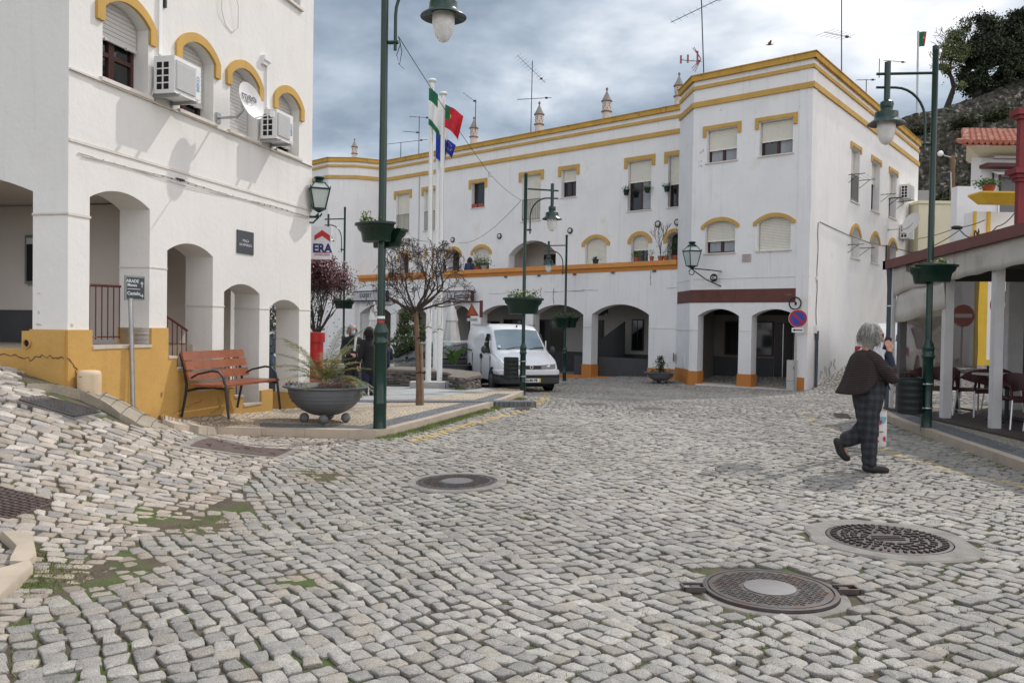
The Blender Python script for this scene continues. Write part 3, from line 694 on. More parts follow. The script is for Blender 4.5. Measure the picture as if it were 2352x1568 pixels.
def window(fc,u0,u1,z0,zt,parent,zc=None,sh=.5,rec=.16,fm=None,sm=None,name='window',sill=True,hd=YEL,mull=1,glass=None,leg=.28,hw=.17,label=None,rails=False,curt=None,side=.03,trans=False):
    """window in a reveal: the frame is the part, pane, shutter, sill and hood its pieces"""
    if u0>u1:u0,u1=u1,u0
    fm=fm or WOODF;sm=sm or SHUT;o=-rec;top=zc or zt;b=MB();e=.05
    b.fbox(fc,u0,u0+e,z0,zt,o-.04,o);b.fbox(fc,u1-e,u1,z0,zt,o-.04,o);b.fbox(fc,u0+e,u1-e,z0,z0+e,o-.04,o)
    if zc is None: b.fbox(fc,u0+e,u1-e,zt-e,zt,o-.04,o)
    else: band(b,fc,arch(u0+e,u1-e,zt,zt,zc-e,12),arch(u0,u1,zt,zt,zc,12),o-.04,o)
    for k in range(mull):
        u=u0+(u1-u0)*(k+1)/(mull+1);b.fbox(fc,u-.045,u+.045,z0+e,zt,o-.04,o+.004)
    if trans: b.fbox(fc,u0+e,u1-e,z0+(zt-z0)*.42,z0+(zt-z0)*.42+.05,o-.036,o+.002)
    w=b.build(name,fm,parent)
    if label:w['label']=label
    b=MB();b.fprism(fc,[arch(u0+.01,u1-.01,z0+.01,zt,zc,12) if zc else rect(u0+.01,u1-.01,z0+.01,zt)],o-.03,o-.025);b.build('pane',glass or GLASS,w)
    if curt:
        b=MB();n=16;P=fc.P
        for (a,c) in curt:
            ua,ub=u0+(u1-u0)*a,u0+(u1-u0)*c
            vs=[];
            for i in range(n+1):
                q=ua+(ub-ua)*i/n;oo=o-.012+.004*sin(i*2.4);vs+=[P(q,z0+.06,oo-.006),P(q,zt-.02,oo-.006)]
            b.add(vs,[(2*i,2*i+2,2*i+3,2*i+1) for i in range(n)])
        b.build('curtain',mat('net_curtain',(.30,.31,.33),.9),w)
    if sh>0:
        zb=top-(top-z0)*sh+.02 if sh<1 else z0+.02
        shutter(fc,u0+.02,u1-.02,zb,zt,zc,o+.045,sm,w)
    if sill: b=MB();b.fbox(fc,u0-.05,u1+.05,z0-.045,z0-.002,-rec,.045);b.build('sill',STONE,w)
    if hd: hood(fc,u0,u1,zt,hd,w,zc,hw,leg,side=side)
    if rails:
        b=MB();b.fbox(fc,u0,u1,z0+.95,z0+.98,-.05,-.02);b.fbox(fc,u0,u1,z0+.06,z0+.09,-.05,-.02)
        k=int((u1-u0)/.10)
        for i in range(k+1):
            u=u0+.01+(u1-u0-.02)*i/k;b.fbox(fc,u-.008,u+.008,z0+.09,z0+.95,-.043,-.027)
        b.build('railing',rails,w)
    return w
def crack(fc,pts,parent,r=.005,o=.002,m=None,j=.02,name='crack'):
    b=MB();q=[]
    for i in range(len(pts)-1):
        a,c=pts[i],pts[i+1]
        for k in range(5):
            f=k/5;q.append(fc.P(a[0]+(c[0]-a[0])*f+random.uniform(-j,j),a[1]+(c[1]-a[1])*f+random.uniform(-j,j),o))
    q.append(fc.P(*pts[-1],o));b.tube(q,[r*random.uniform(.4,1.2) for _ in q],4);return b.build(name,m or DARKL,parent)
DARKL=mat('crack_dirt',(.09,.06,.04),.95)
def left_building():
    t=thing('arcaded_house','tall white arcaded house with ochre window hoods and a stepped mustard plinth','house',(LC.x,LC.y,.88))
    wins=[(-3.64,-2.88),(-2.27,-1.55),(-1.16,-.44),(.11,.83)]
    Z0,ZS,ZC=4.20,4.98,5.14
    arches=[(-3.82,-2.83,2.86,2.99),(-2.50,-1.53,2.40,2.53),(-1.26,-.33,1.94,2.07),(-.04,.90,1.755,1.885)]
    holes=[arch(a,b,Z0,ZS,ZC) for a,b in wins]+[arch(a,b,.10,s,c,14) for a,b,s,c in arches]
    holes+=[rect(.22,.83,6.62,7.9),rect(-2.3,-1.5,6.62,7.9),rect(-3.65,-2.9,6.62,7.9),rect(-1.2,-.45,6.62,7.9)]
    b=MB();b.fprism(LF,[rect(-3.83,1.29,.0,9.6)]+holes,0,-.42);b.build('front_wall',WHITEL,t)
    # shaded end face with the big arch on the left
    la=arch(.44,3.0,.6,2.88,3.12,16)
    b=MB();b.fprism(LL,[rect(0,5.2,.5,9.6),la],0,-.30)
    b.build('end_wall',WHITEL,t)
    # back and far end, so the block is closed
    b=MB();P=LF.P
    b.fbox(LF,1.29,1.20,2.9,9.6,-.42,-4.5);b.fbox(LF,-4.1,1.2,2.9,9.6,-4.4,-4.5);b.fbox(LF,-4.1,1.28,9.6,9.75,0,-4.5);b.build('back_wall',WHITEL,t)
    # arcade interior
    b=MB();b.fbox(LF,-2.42,1.02,.1,3.04,-1.52,-1.62);b.build('inner_wall',INNER,t)
    b=MB();b.fbox(LF,-3.98,1.24,3.02,3.12,-.40,-4.3);b.build('ceiling',INNER,t)
    b=MB();b.fbox(LF,-4.05,-2.35,.3,1.22,-.45,-1.52);b.fbox(LF,-4.1,-3.6,.3,1.22,-1.52,-3.6)
    b.build('arcade_floor',mat('worn_tile_floor',(.33,.27,.21),.7,var=.1),t)
    b=MB();b.fbox(LL,.3,5.2,.6,1.21,-.02,-3.0);b.build('arcade_floor',MATS['worn_tile_floor'],t)
    b=MB();b.fbox(LL,.36,5.2,1.0,3.0,-1.75,-1.85);b.build('inner_wall',INNER,t)
    b=MB();b.fbox(LL,1.55,5.2,1.2,1.64,-1.74,-1.755);b.build('dado',DADO,t)
    w=MB();w.fbox(LL,1.86,2.18,1.98,2.62,-1.69,-1.745);w=w.build('window',mat('green_grey_frame',(.13,.15,.13),.5),t)
    b=MB();b.fbox(LL,1.90,2.14,2.02,2.50,-1.68,-1.688);b.build('pane',GLASS,w)
    b=MB();b.fbox(LL,1.89,2.15,2.50,2.58,-1.685,-1.687);b.build('shutter',ALU,w)
    # pier slabs at the far end and back pillars of the open corner
    for u,o in ((1.12,-1.44),):
        b=MB();b.fbox(LF,u-.16,u+.16,.1,3.05,o+.14,o-.14)
        b.m=1;b.fbox(LF,u-.175,u+.175,.1,.5,o+.155,o-.155);b.build('pillar',[WHITEL,PLIN],t)
    # plinth, stepped like the stair behind it
    stp=[(-2.51,1.075),(-2.34,1.075),(-2.34,.915),(-2.12,.915),(-2.12,.76),(-1.90,.76),(-1.90,.62),(-1.03,.62),(-1.03,.46),(-.80,.46),(-.80,.315),(-.31,.315),(-.31,.50),(.02,.50)]
    pl=[(-4.16,-.2),(-4.16,1.42),(-3.81,1.42),(-3.81,1.225),(-2.83,1.225),(-2.83,1.44),(-2.51,1.44)]+stp+[(.02,-.2)]
    b=MB();b.fprism(LF,[pl],.035,-.45);b.build('plinth',PLIN,t)
    b=MB();b.fprism(LL,[[(.0,.3),(.0,1.42),(.53,1.40),(.53,1.205),(5.2,1.205),(5.2,.3)]],.05,-.02);b.build('plinth',PLIN,t)
    b=MB();b.fbox(LF,.86,1.30,-.2,.38,.03,-.45);b.build('plinth',PLIN,t)
    b=MB()
    for (a,c,z) in ((-3.81,-2.83,1.228),(-2.51,-2.34,1.078),(-2.34,-2.12,.918),(-2.12,-1.9,.763),(-1.9,-1.03,.623),(-1.03,-.8,.463),(-.8,-.31,.318)):
        b.fbox(LF,a+.003,c-.003,z-.02,z+.012,.045,-.5)
    # stair treads inside
    for k in range(8):
        z=1.08-k*.15;u=-2.5+k*.26;b.fbox(LF,u,u+.27,z-.16,z,-.46,-1.5)
    b.build('stair',mat('pale_stair_nosing',(.5,.44,.37),.8,var=.1,vs=5),t)
    # drain pipe mouth in the corner block
    b=MB();Rm=LL.n.to_track_quat('Z','Y').to_matrix();c=LL.P(.455,1.27,.05)
    b.lathe([(.052,-.02),(.052,.022),(.038,.022),(.034,-.05)],c,20,False,Rm);b.build('pipe_mouth',mat('ochre_pipe',(.42,.25,.08),.6),t,smooth=True)
    b=MB();b.lathe([(.037,.002),(.0005,.002)],c,16,False,Rm);b.build('pipe_hole',DARK,t)
    # impost strings: thin projecting ledges at each pier
    b=MB()
    for (a,c,z) in ((-4.145,-3.805,2.65),(-2.84,-2.49,2.18),(-1.54,-1.25,1.745),(-.34,-.03,1.735),(.89,1.30,1.745)):
        b.fbox(LF,a,c,z-.016,z,-.43,.007)
    b.fbox(LL,-.01,.45,2.625,2.65,-.32,.007);b.pieces('impost',mat('impost_edge',(.62,.58,.53),.9,var=.1),t)
    b=MB();b.fbox(LF,-4.13,1.29,3.40,3.43,.0,.012);b.fbox(LF,-4.13,1.29,4.14,4.158,0,.03);b.build('string_course',mat('impost_edge',(.6,.57,.52)),t)
    # cable along the facade with clips
    b=MB();n=40
    b.tube([LF.P(-4.0+5.2*i/n,3.30+.003*sin(i*1.9)-.01*sin(i*.35),.012) for i in range(n+1)],.006,5)
    b.tube([LF.P(-3.95+5.1*i/n,3.272+.02*sin(i*.31),.014) for i in range(n+1)],.004,5)
    b.build('cable',mat('old_white_cable',(.50,.47,.43),.7),t)
    b=MB()
    for i in range(30):
        b.fbox(LF,-3.8+i*.17,-3.793+i*.17,3.292,3.302,0,.016)
    b.fbox(LF,-2.35,-2.2,3.305,3.325,0,.03);b.build('cable_clip',IRON,t)
    b=MB();b.tube([LF.P(-1.15,4.9+1.9,.01),LF.P(-1.2,6.3,.03),LF.P(-1.05,5.95,.05),LF.P(-1.02,5.65,.03),LF.P(-1.14,5.55,.01),LF.P(-1.3,5.6,.01),LF.P(-1.42,5.75,.03),LF.P(-1.42,6.1,.03),LF.P(-1.3,6.9,.01)],.0045,5);b.build('cable',mat('loose_wire',(.42,.40,.37),.7),t)
    # white conduit and junction box, downpipe
    b=MB();b.fbox(LF,-2.72,-2.66,4.75,9,0,.03);b.build('conduit',WPLA,t)
    b=MB();b.fbox(LF,-.23,-.17,4.75,5.42,0,.03);b.fbox(LF,-.36,-.16,5.42,5.49,0,.07);b.fbox(LF,-.36,-.24,5.36,5.42,0,.05);b.build('conduit',WPLA,t)
    b=MB();b.fbox(LF,-2.62,-2.58,5.35,5.75,0,.03);b.build('cable_clip',IRON,t)
    # windows
    fr=(.42,1.,1.,.82);fr=(.46,.80,1.,.85)
    for i,((a,c),f) in enumerate(zip(wins,fr)):
        window(LF,a,c,Z0,ZS,t,ZC,f,rec=.2,hd=YEL,hw=.115,leg=.17,sm=mat('aluminium_shutter',(.56,.55,.53),.5,var=.05,metal=.15),trans=i==0,side=.0)
    for a,c in ((.22,.83),(-2.3,-1.5),(-3.65,-2.9),(-1.2,-.45)): window(LF,a,c,6.62,7.9,t,None,.4,rec=.2,hw=.12)
    # cracks and chips in the plinth
    crack(LL,[(.86,1.15),(.6,1.13),(.42,1.10),(.28,1.15),(.1,1.12),(0,1.12)],t,.006,.052)
    crack(LF,[(-4.16,1.12),(-4.05,1.02),(-4.03,.9),(-3.98,.75),(-3.93,.62)],t,.006,.037)
    crack(LF,[(-2.4,.35),(-2.2,.42),(-2.0,.44),(-1.8,.50)],t,.003,.037)
    crack(LF,[(-1.45,.5),(-1.38,.35),(-1.5,.3),(-1.6,.3)],t,.003,.037);crack(LF,[(-1.2,.55),(-1.16,.3),(-1.18,.12)],t,.003,.037)
    for (u,z,r) in ((-2.64,.62,.035),(-2.68,.33,.05)):
        b=MB();q=[(u+r*.6*cos(a)*random.uniform(.7,1.2),z+r*sin(a)*random.uniform(.7,1.2)) for a in [i*.7 for i in range(9)]];b.fprism(LF,[q],.0355,.037);b.build('chip',mat('chipped_render',(.20,.10,.07),.9),t)
    for (fc,u,z,rx,rz) in ((LL,.36,1.47,.05,.012),(LL,.36,1.60,.012,.02),(LF,-4.07,1.47,.02,.02),(LL,.36,1.80,.03,.006)):
        b=MB();b.fprism(fc,[[(u+rx*cos(a)*random.uniform(.6,1.2),z+rz*sin(a)*random.uniform(.6,1.2)) for a in [i*.6 for i in range(10)]]],.0,.0022);b.build('chip',mat('scuffed_plaster',(.45,.43,.40),.9),t)
    # hand rails
    def rail(pts,post_u,zb,o=-.30,nb=0):
        b=MB();b.tube([LF.P(u,z,o) for u,z in pts],.016,8)
        for u in post_u:
            f=0
            for (a,za),(c,zc) in zip(pts[:-1],pts[1:]):
                if a<=u<=c: f=za+(zc-za)*(u-a)/(c-a)
            b.tube([LF.P(u,f,o),LF.P(u,zb(u),o)],.0075,6)
        b.tube([LF.P(u,zb(u)+.03,o) for u,z in (pts[0],pts[-1])],.009,6)
        b.build('handrail',MAROON,t,smooth=True)
    rail([(-3.86,1.915),(-2.96,1.93)],[-3.76+i*.098 for i in range(9)],lambda u:1.30,-.30)
    rail([(-2.55,1.78),(-1.66,1.40)],[-2.46+i*.098 for i in range(9)],lambda u:1.12-(u+2.5)*.43,-.30)
    rail([(-1.30,1.30),(-.52,.97)],[-1.22+i*.098 for i in range(8)],lambda u:.60-(u+1.2)*.36,-.25)
    # slate street plaque
    s=thing('street_plaque','small dark slate street name plaque in the white wall above the smallest arches','plaque',LF.P(-.75,2.5))
    zc=2.672;b=MB();b.fbox(LF,-.965,-.53,zc-.165,zc+.165,0,.014);b.build('slate',mat('slate_plate',(.055,.06,.07),.5,var=.1),s)
    lt=mat('pale_engraving',(.6,.62,.66),.6)
    text('PRAÇA',.052,lt,fmat(LF,-.745,zc+.022,.0145),s,ext=.001);text('DA REPÚBLICA',.050,lt,fmat(LF,-.745,zc-.038,.0145),s,ext=.001)
    return t
left_building()
def ac_unit(fc,u,z,w,h,d,label,brand=True,front=.0,scale=1.):
    """box hung on two steel arms; its long face looks away from the wall"""
    t=thing('air_conditioner',label,'air conditioner',fc.P(u,z),'air conditioners on brackets')
    b=MB()
    o0=.05;o1=o0+d
    b.fbox(fc,u,u+w,z,z+h,o0,o1);b.build('casing',WPLA,t)
    b=MB();b.fbox(fc,u+.03*w/.7,u+w*.76,z+.05,z+h-.05,o1,o1+.014);b.build('fan_grille',GPLA,t)
    b=MB()
    for k in range(22): b.fbox(fc,u+.04,u+w*.74,z+.06+k*(h-.13)/22,z+.066+k*(h-.13)/22,o1+.0142,o1+.017)
    b.build('louvre',WPLA,t)
    b=MB();b.fbox(fc,u+w*.79,u+w*.965,z+.03,z+h-.03,o1,o1+.006);b.build('badge',WPLA,t)
    b=MB();hh=(h-.10)/4
    for r in range(4):
        for c in range(2): b.fbox(fc,u-.002,u+.012,z+.045+r*hh,z+.045+(r+.8)*hh,o0+.04+c*d*.33,o0+.03+(c+.85)*d*.33)
    b.build('side_vent',DARK,t)
    b=MB()
    for q in (u+.04,u+w*.72):
        b.fbox(fc,q,q+.03,z-.04,z-.005,0,o1+.04);b.fbox(fc,q,q+.03,z-.10,z+.22,0,.025)
    b.build('bracket',STEEL,t)
    b=MB();b.tube([fc.P(u+.02,z+.1,o0),fc.P(u-.03,z-.02,.05),fc.P(u-.02,z-.1,.01)],.008,6);b.build('pipe',mat('old_white_cable',(.5,.5,.5)),t)
    if brand:
        M=fmat(fc,u+w*.878,z+h*.5,o1+.007)@Matrix.Rotation(pi/2,4,'Z')
        text('BEKO',.085*h/.5,mat('pale_blue_letter',(.22,.33,.50),.5),M,t,'lettering',.001,bold=.004)
    return t
ac_unit(LF,-2.84,4.24,.52,.44,.28,'larger looking air conditioner between the first and second ochre window hoods')
ac_unit(LF,-.43,4.235,.49,.43,.26,'air conditioner beside the rightmost arched window of the tall white house')
def dish(fc,u,z,label,r=.27,aim=None,txt=None,arm=.42):
    t=thing('satellite_dish',label,'satellite dish',fc.P(u,z),None)
    c=fc.P(u+.04,z+.20,arm);aim=(aim or (fc.n*1.0-fc.d*.35+Vector((0,0,.35)))).normalized();R=aim.to_track_quat('Z','Y').to_matrix()
    b=MB();b.lathe([(.001,.0),(r*.5,.018),(r*.8,.045),(r,.075),(r+.006,.078),(r+.004,.07),(r*.8,.036),(r*.5,.009),(.001,-.008)],c,36,False,R@Matrix.Diagonal((1,1.08,1)));b.build('reflector',WPLA,t,smooth=True)
    b=MB();b.tube([fc.P(u,z,0),fc.P(u,z,arm*.7),fc.P(u+.0,z+.06,arm*.85),c-aim*.01],.018,8);b.fbox(fc,u-.05,u+.05,z-.07,z+.07,0,.02)
    b.box(c-aim*.05,(.09,.09,.1),.3);b.build('mount',STEEL,t,smooth=True)
    rg_=Vector((0,0,1)).cross(aim).normalized();ud=aim.cross(rg_);f=c+aim*.34-ud*(r*1.25);b=MB();b.tube([c-ud*r*1.04+aim*.06,f],.009,6);b.box(f,(.05,.05,.08));b.build('feed_horn',WPLA,t)
    if txt:
        M=Matrix.Translation(c+aim*.058)@R.to_4x4()
        x=R@Vector((1,0,0));z_=Vector((0,0,1));right=z_.cross(aim).normalized();upv=aim.cross(right)
        M=Matrix(((right.x,upv.x,aim.x,0),(right.y,upv.y,aim.y,0),(right.z,upv.z,aim.z,0),(0,0,0,1)));M.translation=c+aim*.052+upv*.06
        text(txt,.17,mat('dark_letter',(.02,.025,.05),.5),M,t,'lettering',.001,bold=.003)
    return t
dish(LF,-1.45,4.29,'round white satellite dish in front of the third arched window, with lettering on it',aim=LF.n*1.-LF.d*.12+Vector((0,0,.30)),txt='meo',r=.235)
# ================================================================ CORNER HOUSE (A front, S side) AND LONG ARCADED HOUSE
C0=(9.2759,25.948);FA=Fac(C0,-48.9,-1);FS=Fac(C0,37.3,1)
assert FA.n.y<0 and FS.n.y<0 or True
LEFTEND=FA.P(4.15,0);CHE=Vector((6.036,30.438,0))
FB=Fac((LEFTEND.x,LEFTEND.y),math.degrees(atan2(CHE.x-LEFTEND.x,CHE.y-LEFTEND.y)),-1)
if FB.n.x>0: FB.n=-FB.n
BL=(CHE-LEFTEND).length
FD=Fac((6.44,32.30),-47.7,-1);FC=Fac((CHE.x,CHE.y),-46.6,-1)
if FA.n.y>0: FA.n=-FA.n
if FS.n.y>0: FS.n=-FS.n
if FD.n.y>0: FD.n=-FD.n
if FC.n.y>0: FC.n=-FC.n
TOP=10.19
def bands(fc,u0,u1,parent,e0=0.,e1=0.,m=None,om=0.):
    for (z0,z1,o,mm) in ((TOP-.02,TOP+.01,.13,YELD),(TOP-.20,TOP-.02,.10,YELD),(9.70,9.82,.05,YEL),(9.09,9.27,.06,YEL)):
        b=MB();b.fbox(fc,u0-e0*o,u1+e1*o,z0,z1,-.02,o);b.build('cornice_band',mm,parent)
def corner_house():
    t=thing('corner_house','tall white corner house with ochre cornices, a brown sign band and two dark arches','house',(C0[0],C0[1],-.38))
    A1=(2.32,3.83);A2=(.35,1.87)
    w=[(2.52,3.62),(.62,1.73)]
    holes=[rect(a,b,7.15,8.25) for a,b in w]+[arch(a,b,4.08,4.98,5.15) for a,b in w]+[arch(*A1,-.40,1.95,2.19,16),arch(*A2,-.40,1.95,2.18,16)]
    b=MB();b.fprism(FA,[rect(0,4.15,-.6,TOP-.2)]+holes,0,-.40);b.build('front_wall',WHITE,t)
    b=MB();b.fprism(FB,[rect(0,BL,-.6,TOP-.2)],-.0,-.40);b.build('front_wall',WHITE,t)
    sw=[(4.38,5.48),(7.18,8.40),(9.93,11.17)];sa=[(4.55,5.72),(7.32,8.48),(10.05,11.38)]
    holes=[rect(a,b,z,8.06) for (a,b),z in zip(sw,(6.15,6.15,6.2))]+[arch(a,b,4.15,4.95,5.25) for a,b in sa]
    b=MB();b.fprism(FS,[rect(0.0,15.3,-.6,TOP-.2)]+holes,0,-.40);b.build('side_wall',WHITE,t)
    b=MB();P=FA.P;q=[FA.P(0,0),FS.P(15.3,0),FS.P(15.3,0)+FA.d*4,FS.P(6,0)+FA.d*4.2,CHE]
    vs=[(p.x,p.y,TOP-.3) for p in q];b.add(vs,[tuple(range(5))]);b.build('roof',CONC,t)
    # back walls close the block
    b=MB();E=Fac((FS.P(15.3,0).x,FS.P(15.3,0).y),-48.9,1);b.fbox(E,0,8,-.6,TOP-.2,.0,-.2);b.build('back_wall',WHITE,t)
    bands(FA,0,4.15,t,1,.5);bands(FS,0,15.3,t,1,0);bands(FB,0,BL,t,.5,0)
    for (a,c) in w:
        window(FA,a,c,7.15,8.25,t,None,.62 if a>2 else .58,curt=[(.08,.44),(.56,.92)] if a>2 else [(.1,.42)],rec=.2,side=.02,hw=.13,leg=.22)
    window(FA,2.52,3.62,4.08,4.98,t,5.15,.62,curt=[(.08,.44),(.56,.92)],rec=.2,side=.02,hw=.13,leg=.08);window(FA,.62,1.73,4.08,4.98,t,5.15,1.,rec=.2,side=.02,hw=.13,leg=.08)
    for (a,c),z,f in zip(sw,(6.15,6.15,6.2),(.50,.42,.52)):
        window(FS,a,c,z,8.06,t,None,f,rec=.25,side=.02,hw=.13,leg=.10,mull=0,rails=mat('grey_rail',(.2,.19,.18),.5) if a<5 else None)
    for i,((a,c),f) in enumerate(zip(sa,(1.,.62,.0))):
        wn=window(FS,a,c,4.15,4.95,t,5.25,f,rec=.3,side=.02,hw=.15,leg=.03,mull=1 if i==2 else 0)
        if i==2:
            b=MB();b.fbox(FS,a-.5,a-.02,4.15,5.0,.02,.06);b.build('louvre_shutter',mat('brown_louvre',(.08,.045,.035),.6),wn)
    # brown fascia across front and chamfer
    BR=mat('brown_sign_paint',(.115,.042,.032),.7,var=.15,vs=2,col2=(.22,.13,.10),c2=(.62,.74),c2s=2.5,streak=.2)
    b=MB();b.fbox(FA,.26,4.15,2.395,2.84,0,.012);b.build('sign_band',BR,t)
    b=MB();b.fbox(FB,0,BL*.93,2.395,2.83,0,.012);b.build('sign_band',BR,t)
    b=MB();b.fbox(FA,.1,4.05,3.20,3.215,0,.012);b.fbox(FB,0,BL,3.17,3.185,0,.01);b.fbox(FS,0,.9,3.195,3.21,0,.012)
    b.fbox(FA,3.83,4.15,1.44,1.46,0,.014);b.fbox(FA,1.87,2.32,1.44,1.46,-.4,.014);b.fbox(FB,0,BL,1.44,1.46,0,.014);b.fbox(FA,0,.35,1.40,1.42,-.3,.014);b.pieces('ledge_line',mat('impost_edge',(.6,.57,.52)),t)
    # ochre-brown bases
    b=MB();b.fbox(FA,1.845,2.345,-.6,.03,.025,-.42);b.fbox(FA,3.80,4.16,-.6,.04,.02,-.42);b.fbox(FA,.07,.37,-.6,.02,.02,-.35);b.fbox(FB,-.01,BL,-.6,.08,.0,.02);b.pieces('base',TERR,t)
    # passage behind the arches
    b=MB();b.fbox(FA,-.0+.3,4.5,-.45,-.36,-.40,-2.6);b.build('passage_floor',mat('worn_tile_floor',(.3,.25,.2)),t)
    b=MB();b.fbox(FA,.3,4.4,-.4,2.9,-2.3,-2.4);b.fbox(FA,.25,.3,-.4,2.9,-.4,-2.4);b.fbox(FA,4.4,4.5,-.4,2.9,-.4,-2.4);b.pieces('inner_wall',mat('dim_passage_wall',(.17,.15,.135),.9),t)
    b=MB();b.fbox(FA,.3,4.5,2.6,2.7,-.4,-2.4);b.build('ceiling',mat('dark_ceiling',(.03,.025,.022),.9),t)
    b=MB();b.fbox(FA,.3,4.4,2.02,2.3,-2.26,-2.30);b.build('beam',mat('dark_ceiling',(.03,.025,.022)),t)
    for (a,c,z0,z1,n) in ((.55,1.25,.55,1.72,'shop_window'),(2.15,3.9,.62,1.75,'shop_window')):
        f=MB();f.fbox(FA,a-.05,c+.05,z0-.05,z1+.05,-2.24,-2.29);f=f.build(n,WOODF,t);b=MB();b.fbox(FA,a,c,z0,z1,-2.232,-2.238);b.build('pane',GLASS,f)
    b=MB();b.fbox(FA,.3,1.30,-.36,.45,-2.27,-2.3);b.fbox(FA,2.1,4.4,-.36,.50,-2.27,-2.3);b.build('dado',DADO,t)
    f=MB();f.fbox(FA,1.42,2.05,-.36,1.75,-2.25,-2.29);f=f.build('door',mat('black_door',(.012,.012,.013),.4),t);b=MB();b.fbox(FA,1.72,1.75,-.34,1.73,-2.23,-2.25);b.build('frame',ALU,f)
    b=MB();b.fbox(FA,.35,3.85,-.5,-.385,.05,-.45);b.build('threshold',STONE,t)
    # drainpipe round the corner
    b=MB();b.tube([FS.P(.72,1.2,.07),FS.P(.72,-.30,.07),FS.P(.68,-.38,.12)],.05,10);b.tube([FS.P(.72,1.2,.07),FS.P(.72,1.5,.07)],.06,10)
    b.build('drainpipe',mat('blue_grey_pipe',(.05,.065,.08),.4),t,smooth=True)
    b=MB();b.fbox(FS,.62,.85,1.42,1.68,0,.09);b.fbox(FS,.68,.8,3.12,3.25,0,.06);b.build('junction_box',WPLA,t)
    b=MB();b.tube([FS.P(.76,z+.0,.02+.01*sin(z*5)) for z in np.arange(1.6,5.05,.12)],.012,5);b.tube([FS.P(.9,5.0,.02)]+[FS.P(.9+k*1.0,5.0-.25*sin(min(1,k/9)*2.2)+.02*k,.03) for k in range(1,14)],.012,5);b.build('cable',IRON,t)
    # stains and flaking
    SCUF=mat('grey_flake',(.40,.385,.37),.9)
    rnd=random.Random(4)
    for fc,u,z,r in ((FA,3.85,7.15,.10),(FA,3.8,7.55,.06),(FA,.15,8.75,.08),(FA,.35,8.6,.06),(FA,3.1,8.9,.05),(FA,.1,6.35,.04),(FS,1.6,-.05,.22),(FS,1.9,.12,.2),(FS,2.4,.2,.22),(FS,2.9,.35,.16),(FS,6.8,1.25,.08),(FS,.3,8.3,.06)):
        b=MB()
        for k in range(5):
            cu,cz=u+rnd.uniform(-r,r),z+rnd.uniform(-r,r);rr=r*rnd.uniform(.15,.5)
            b.fprism(fc,[[(cu+rr*cos(a)*rnd.uniform(.5,1.3),cz+rr*1.3*sin(a)*rnd.uniform(.5,1.3)) for a in [i*.63 for i in range(10)]]],.0005*k+.001,.0005*k+.003)
        b.pieces('flaked_patch',SCUF,t)
    return t
corner_house()
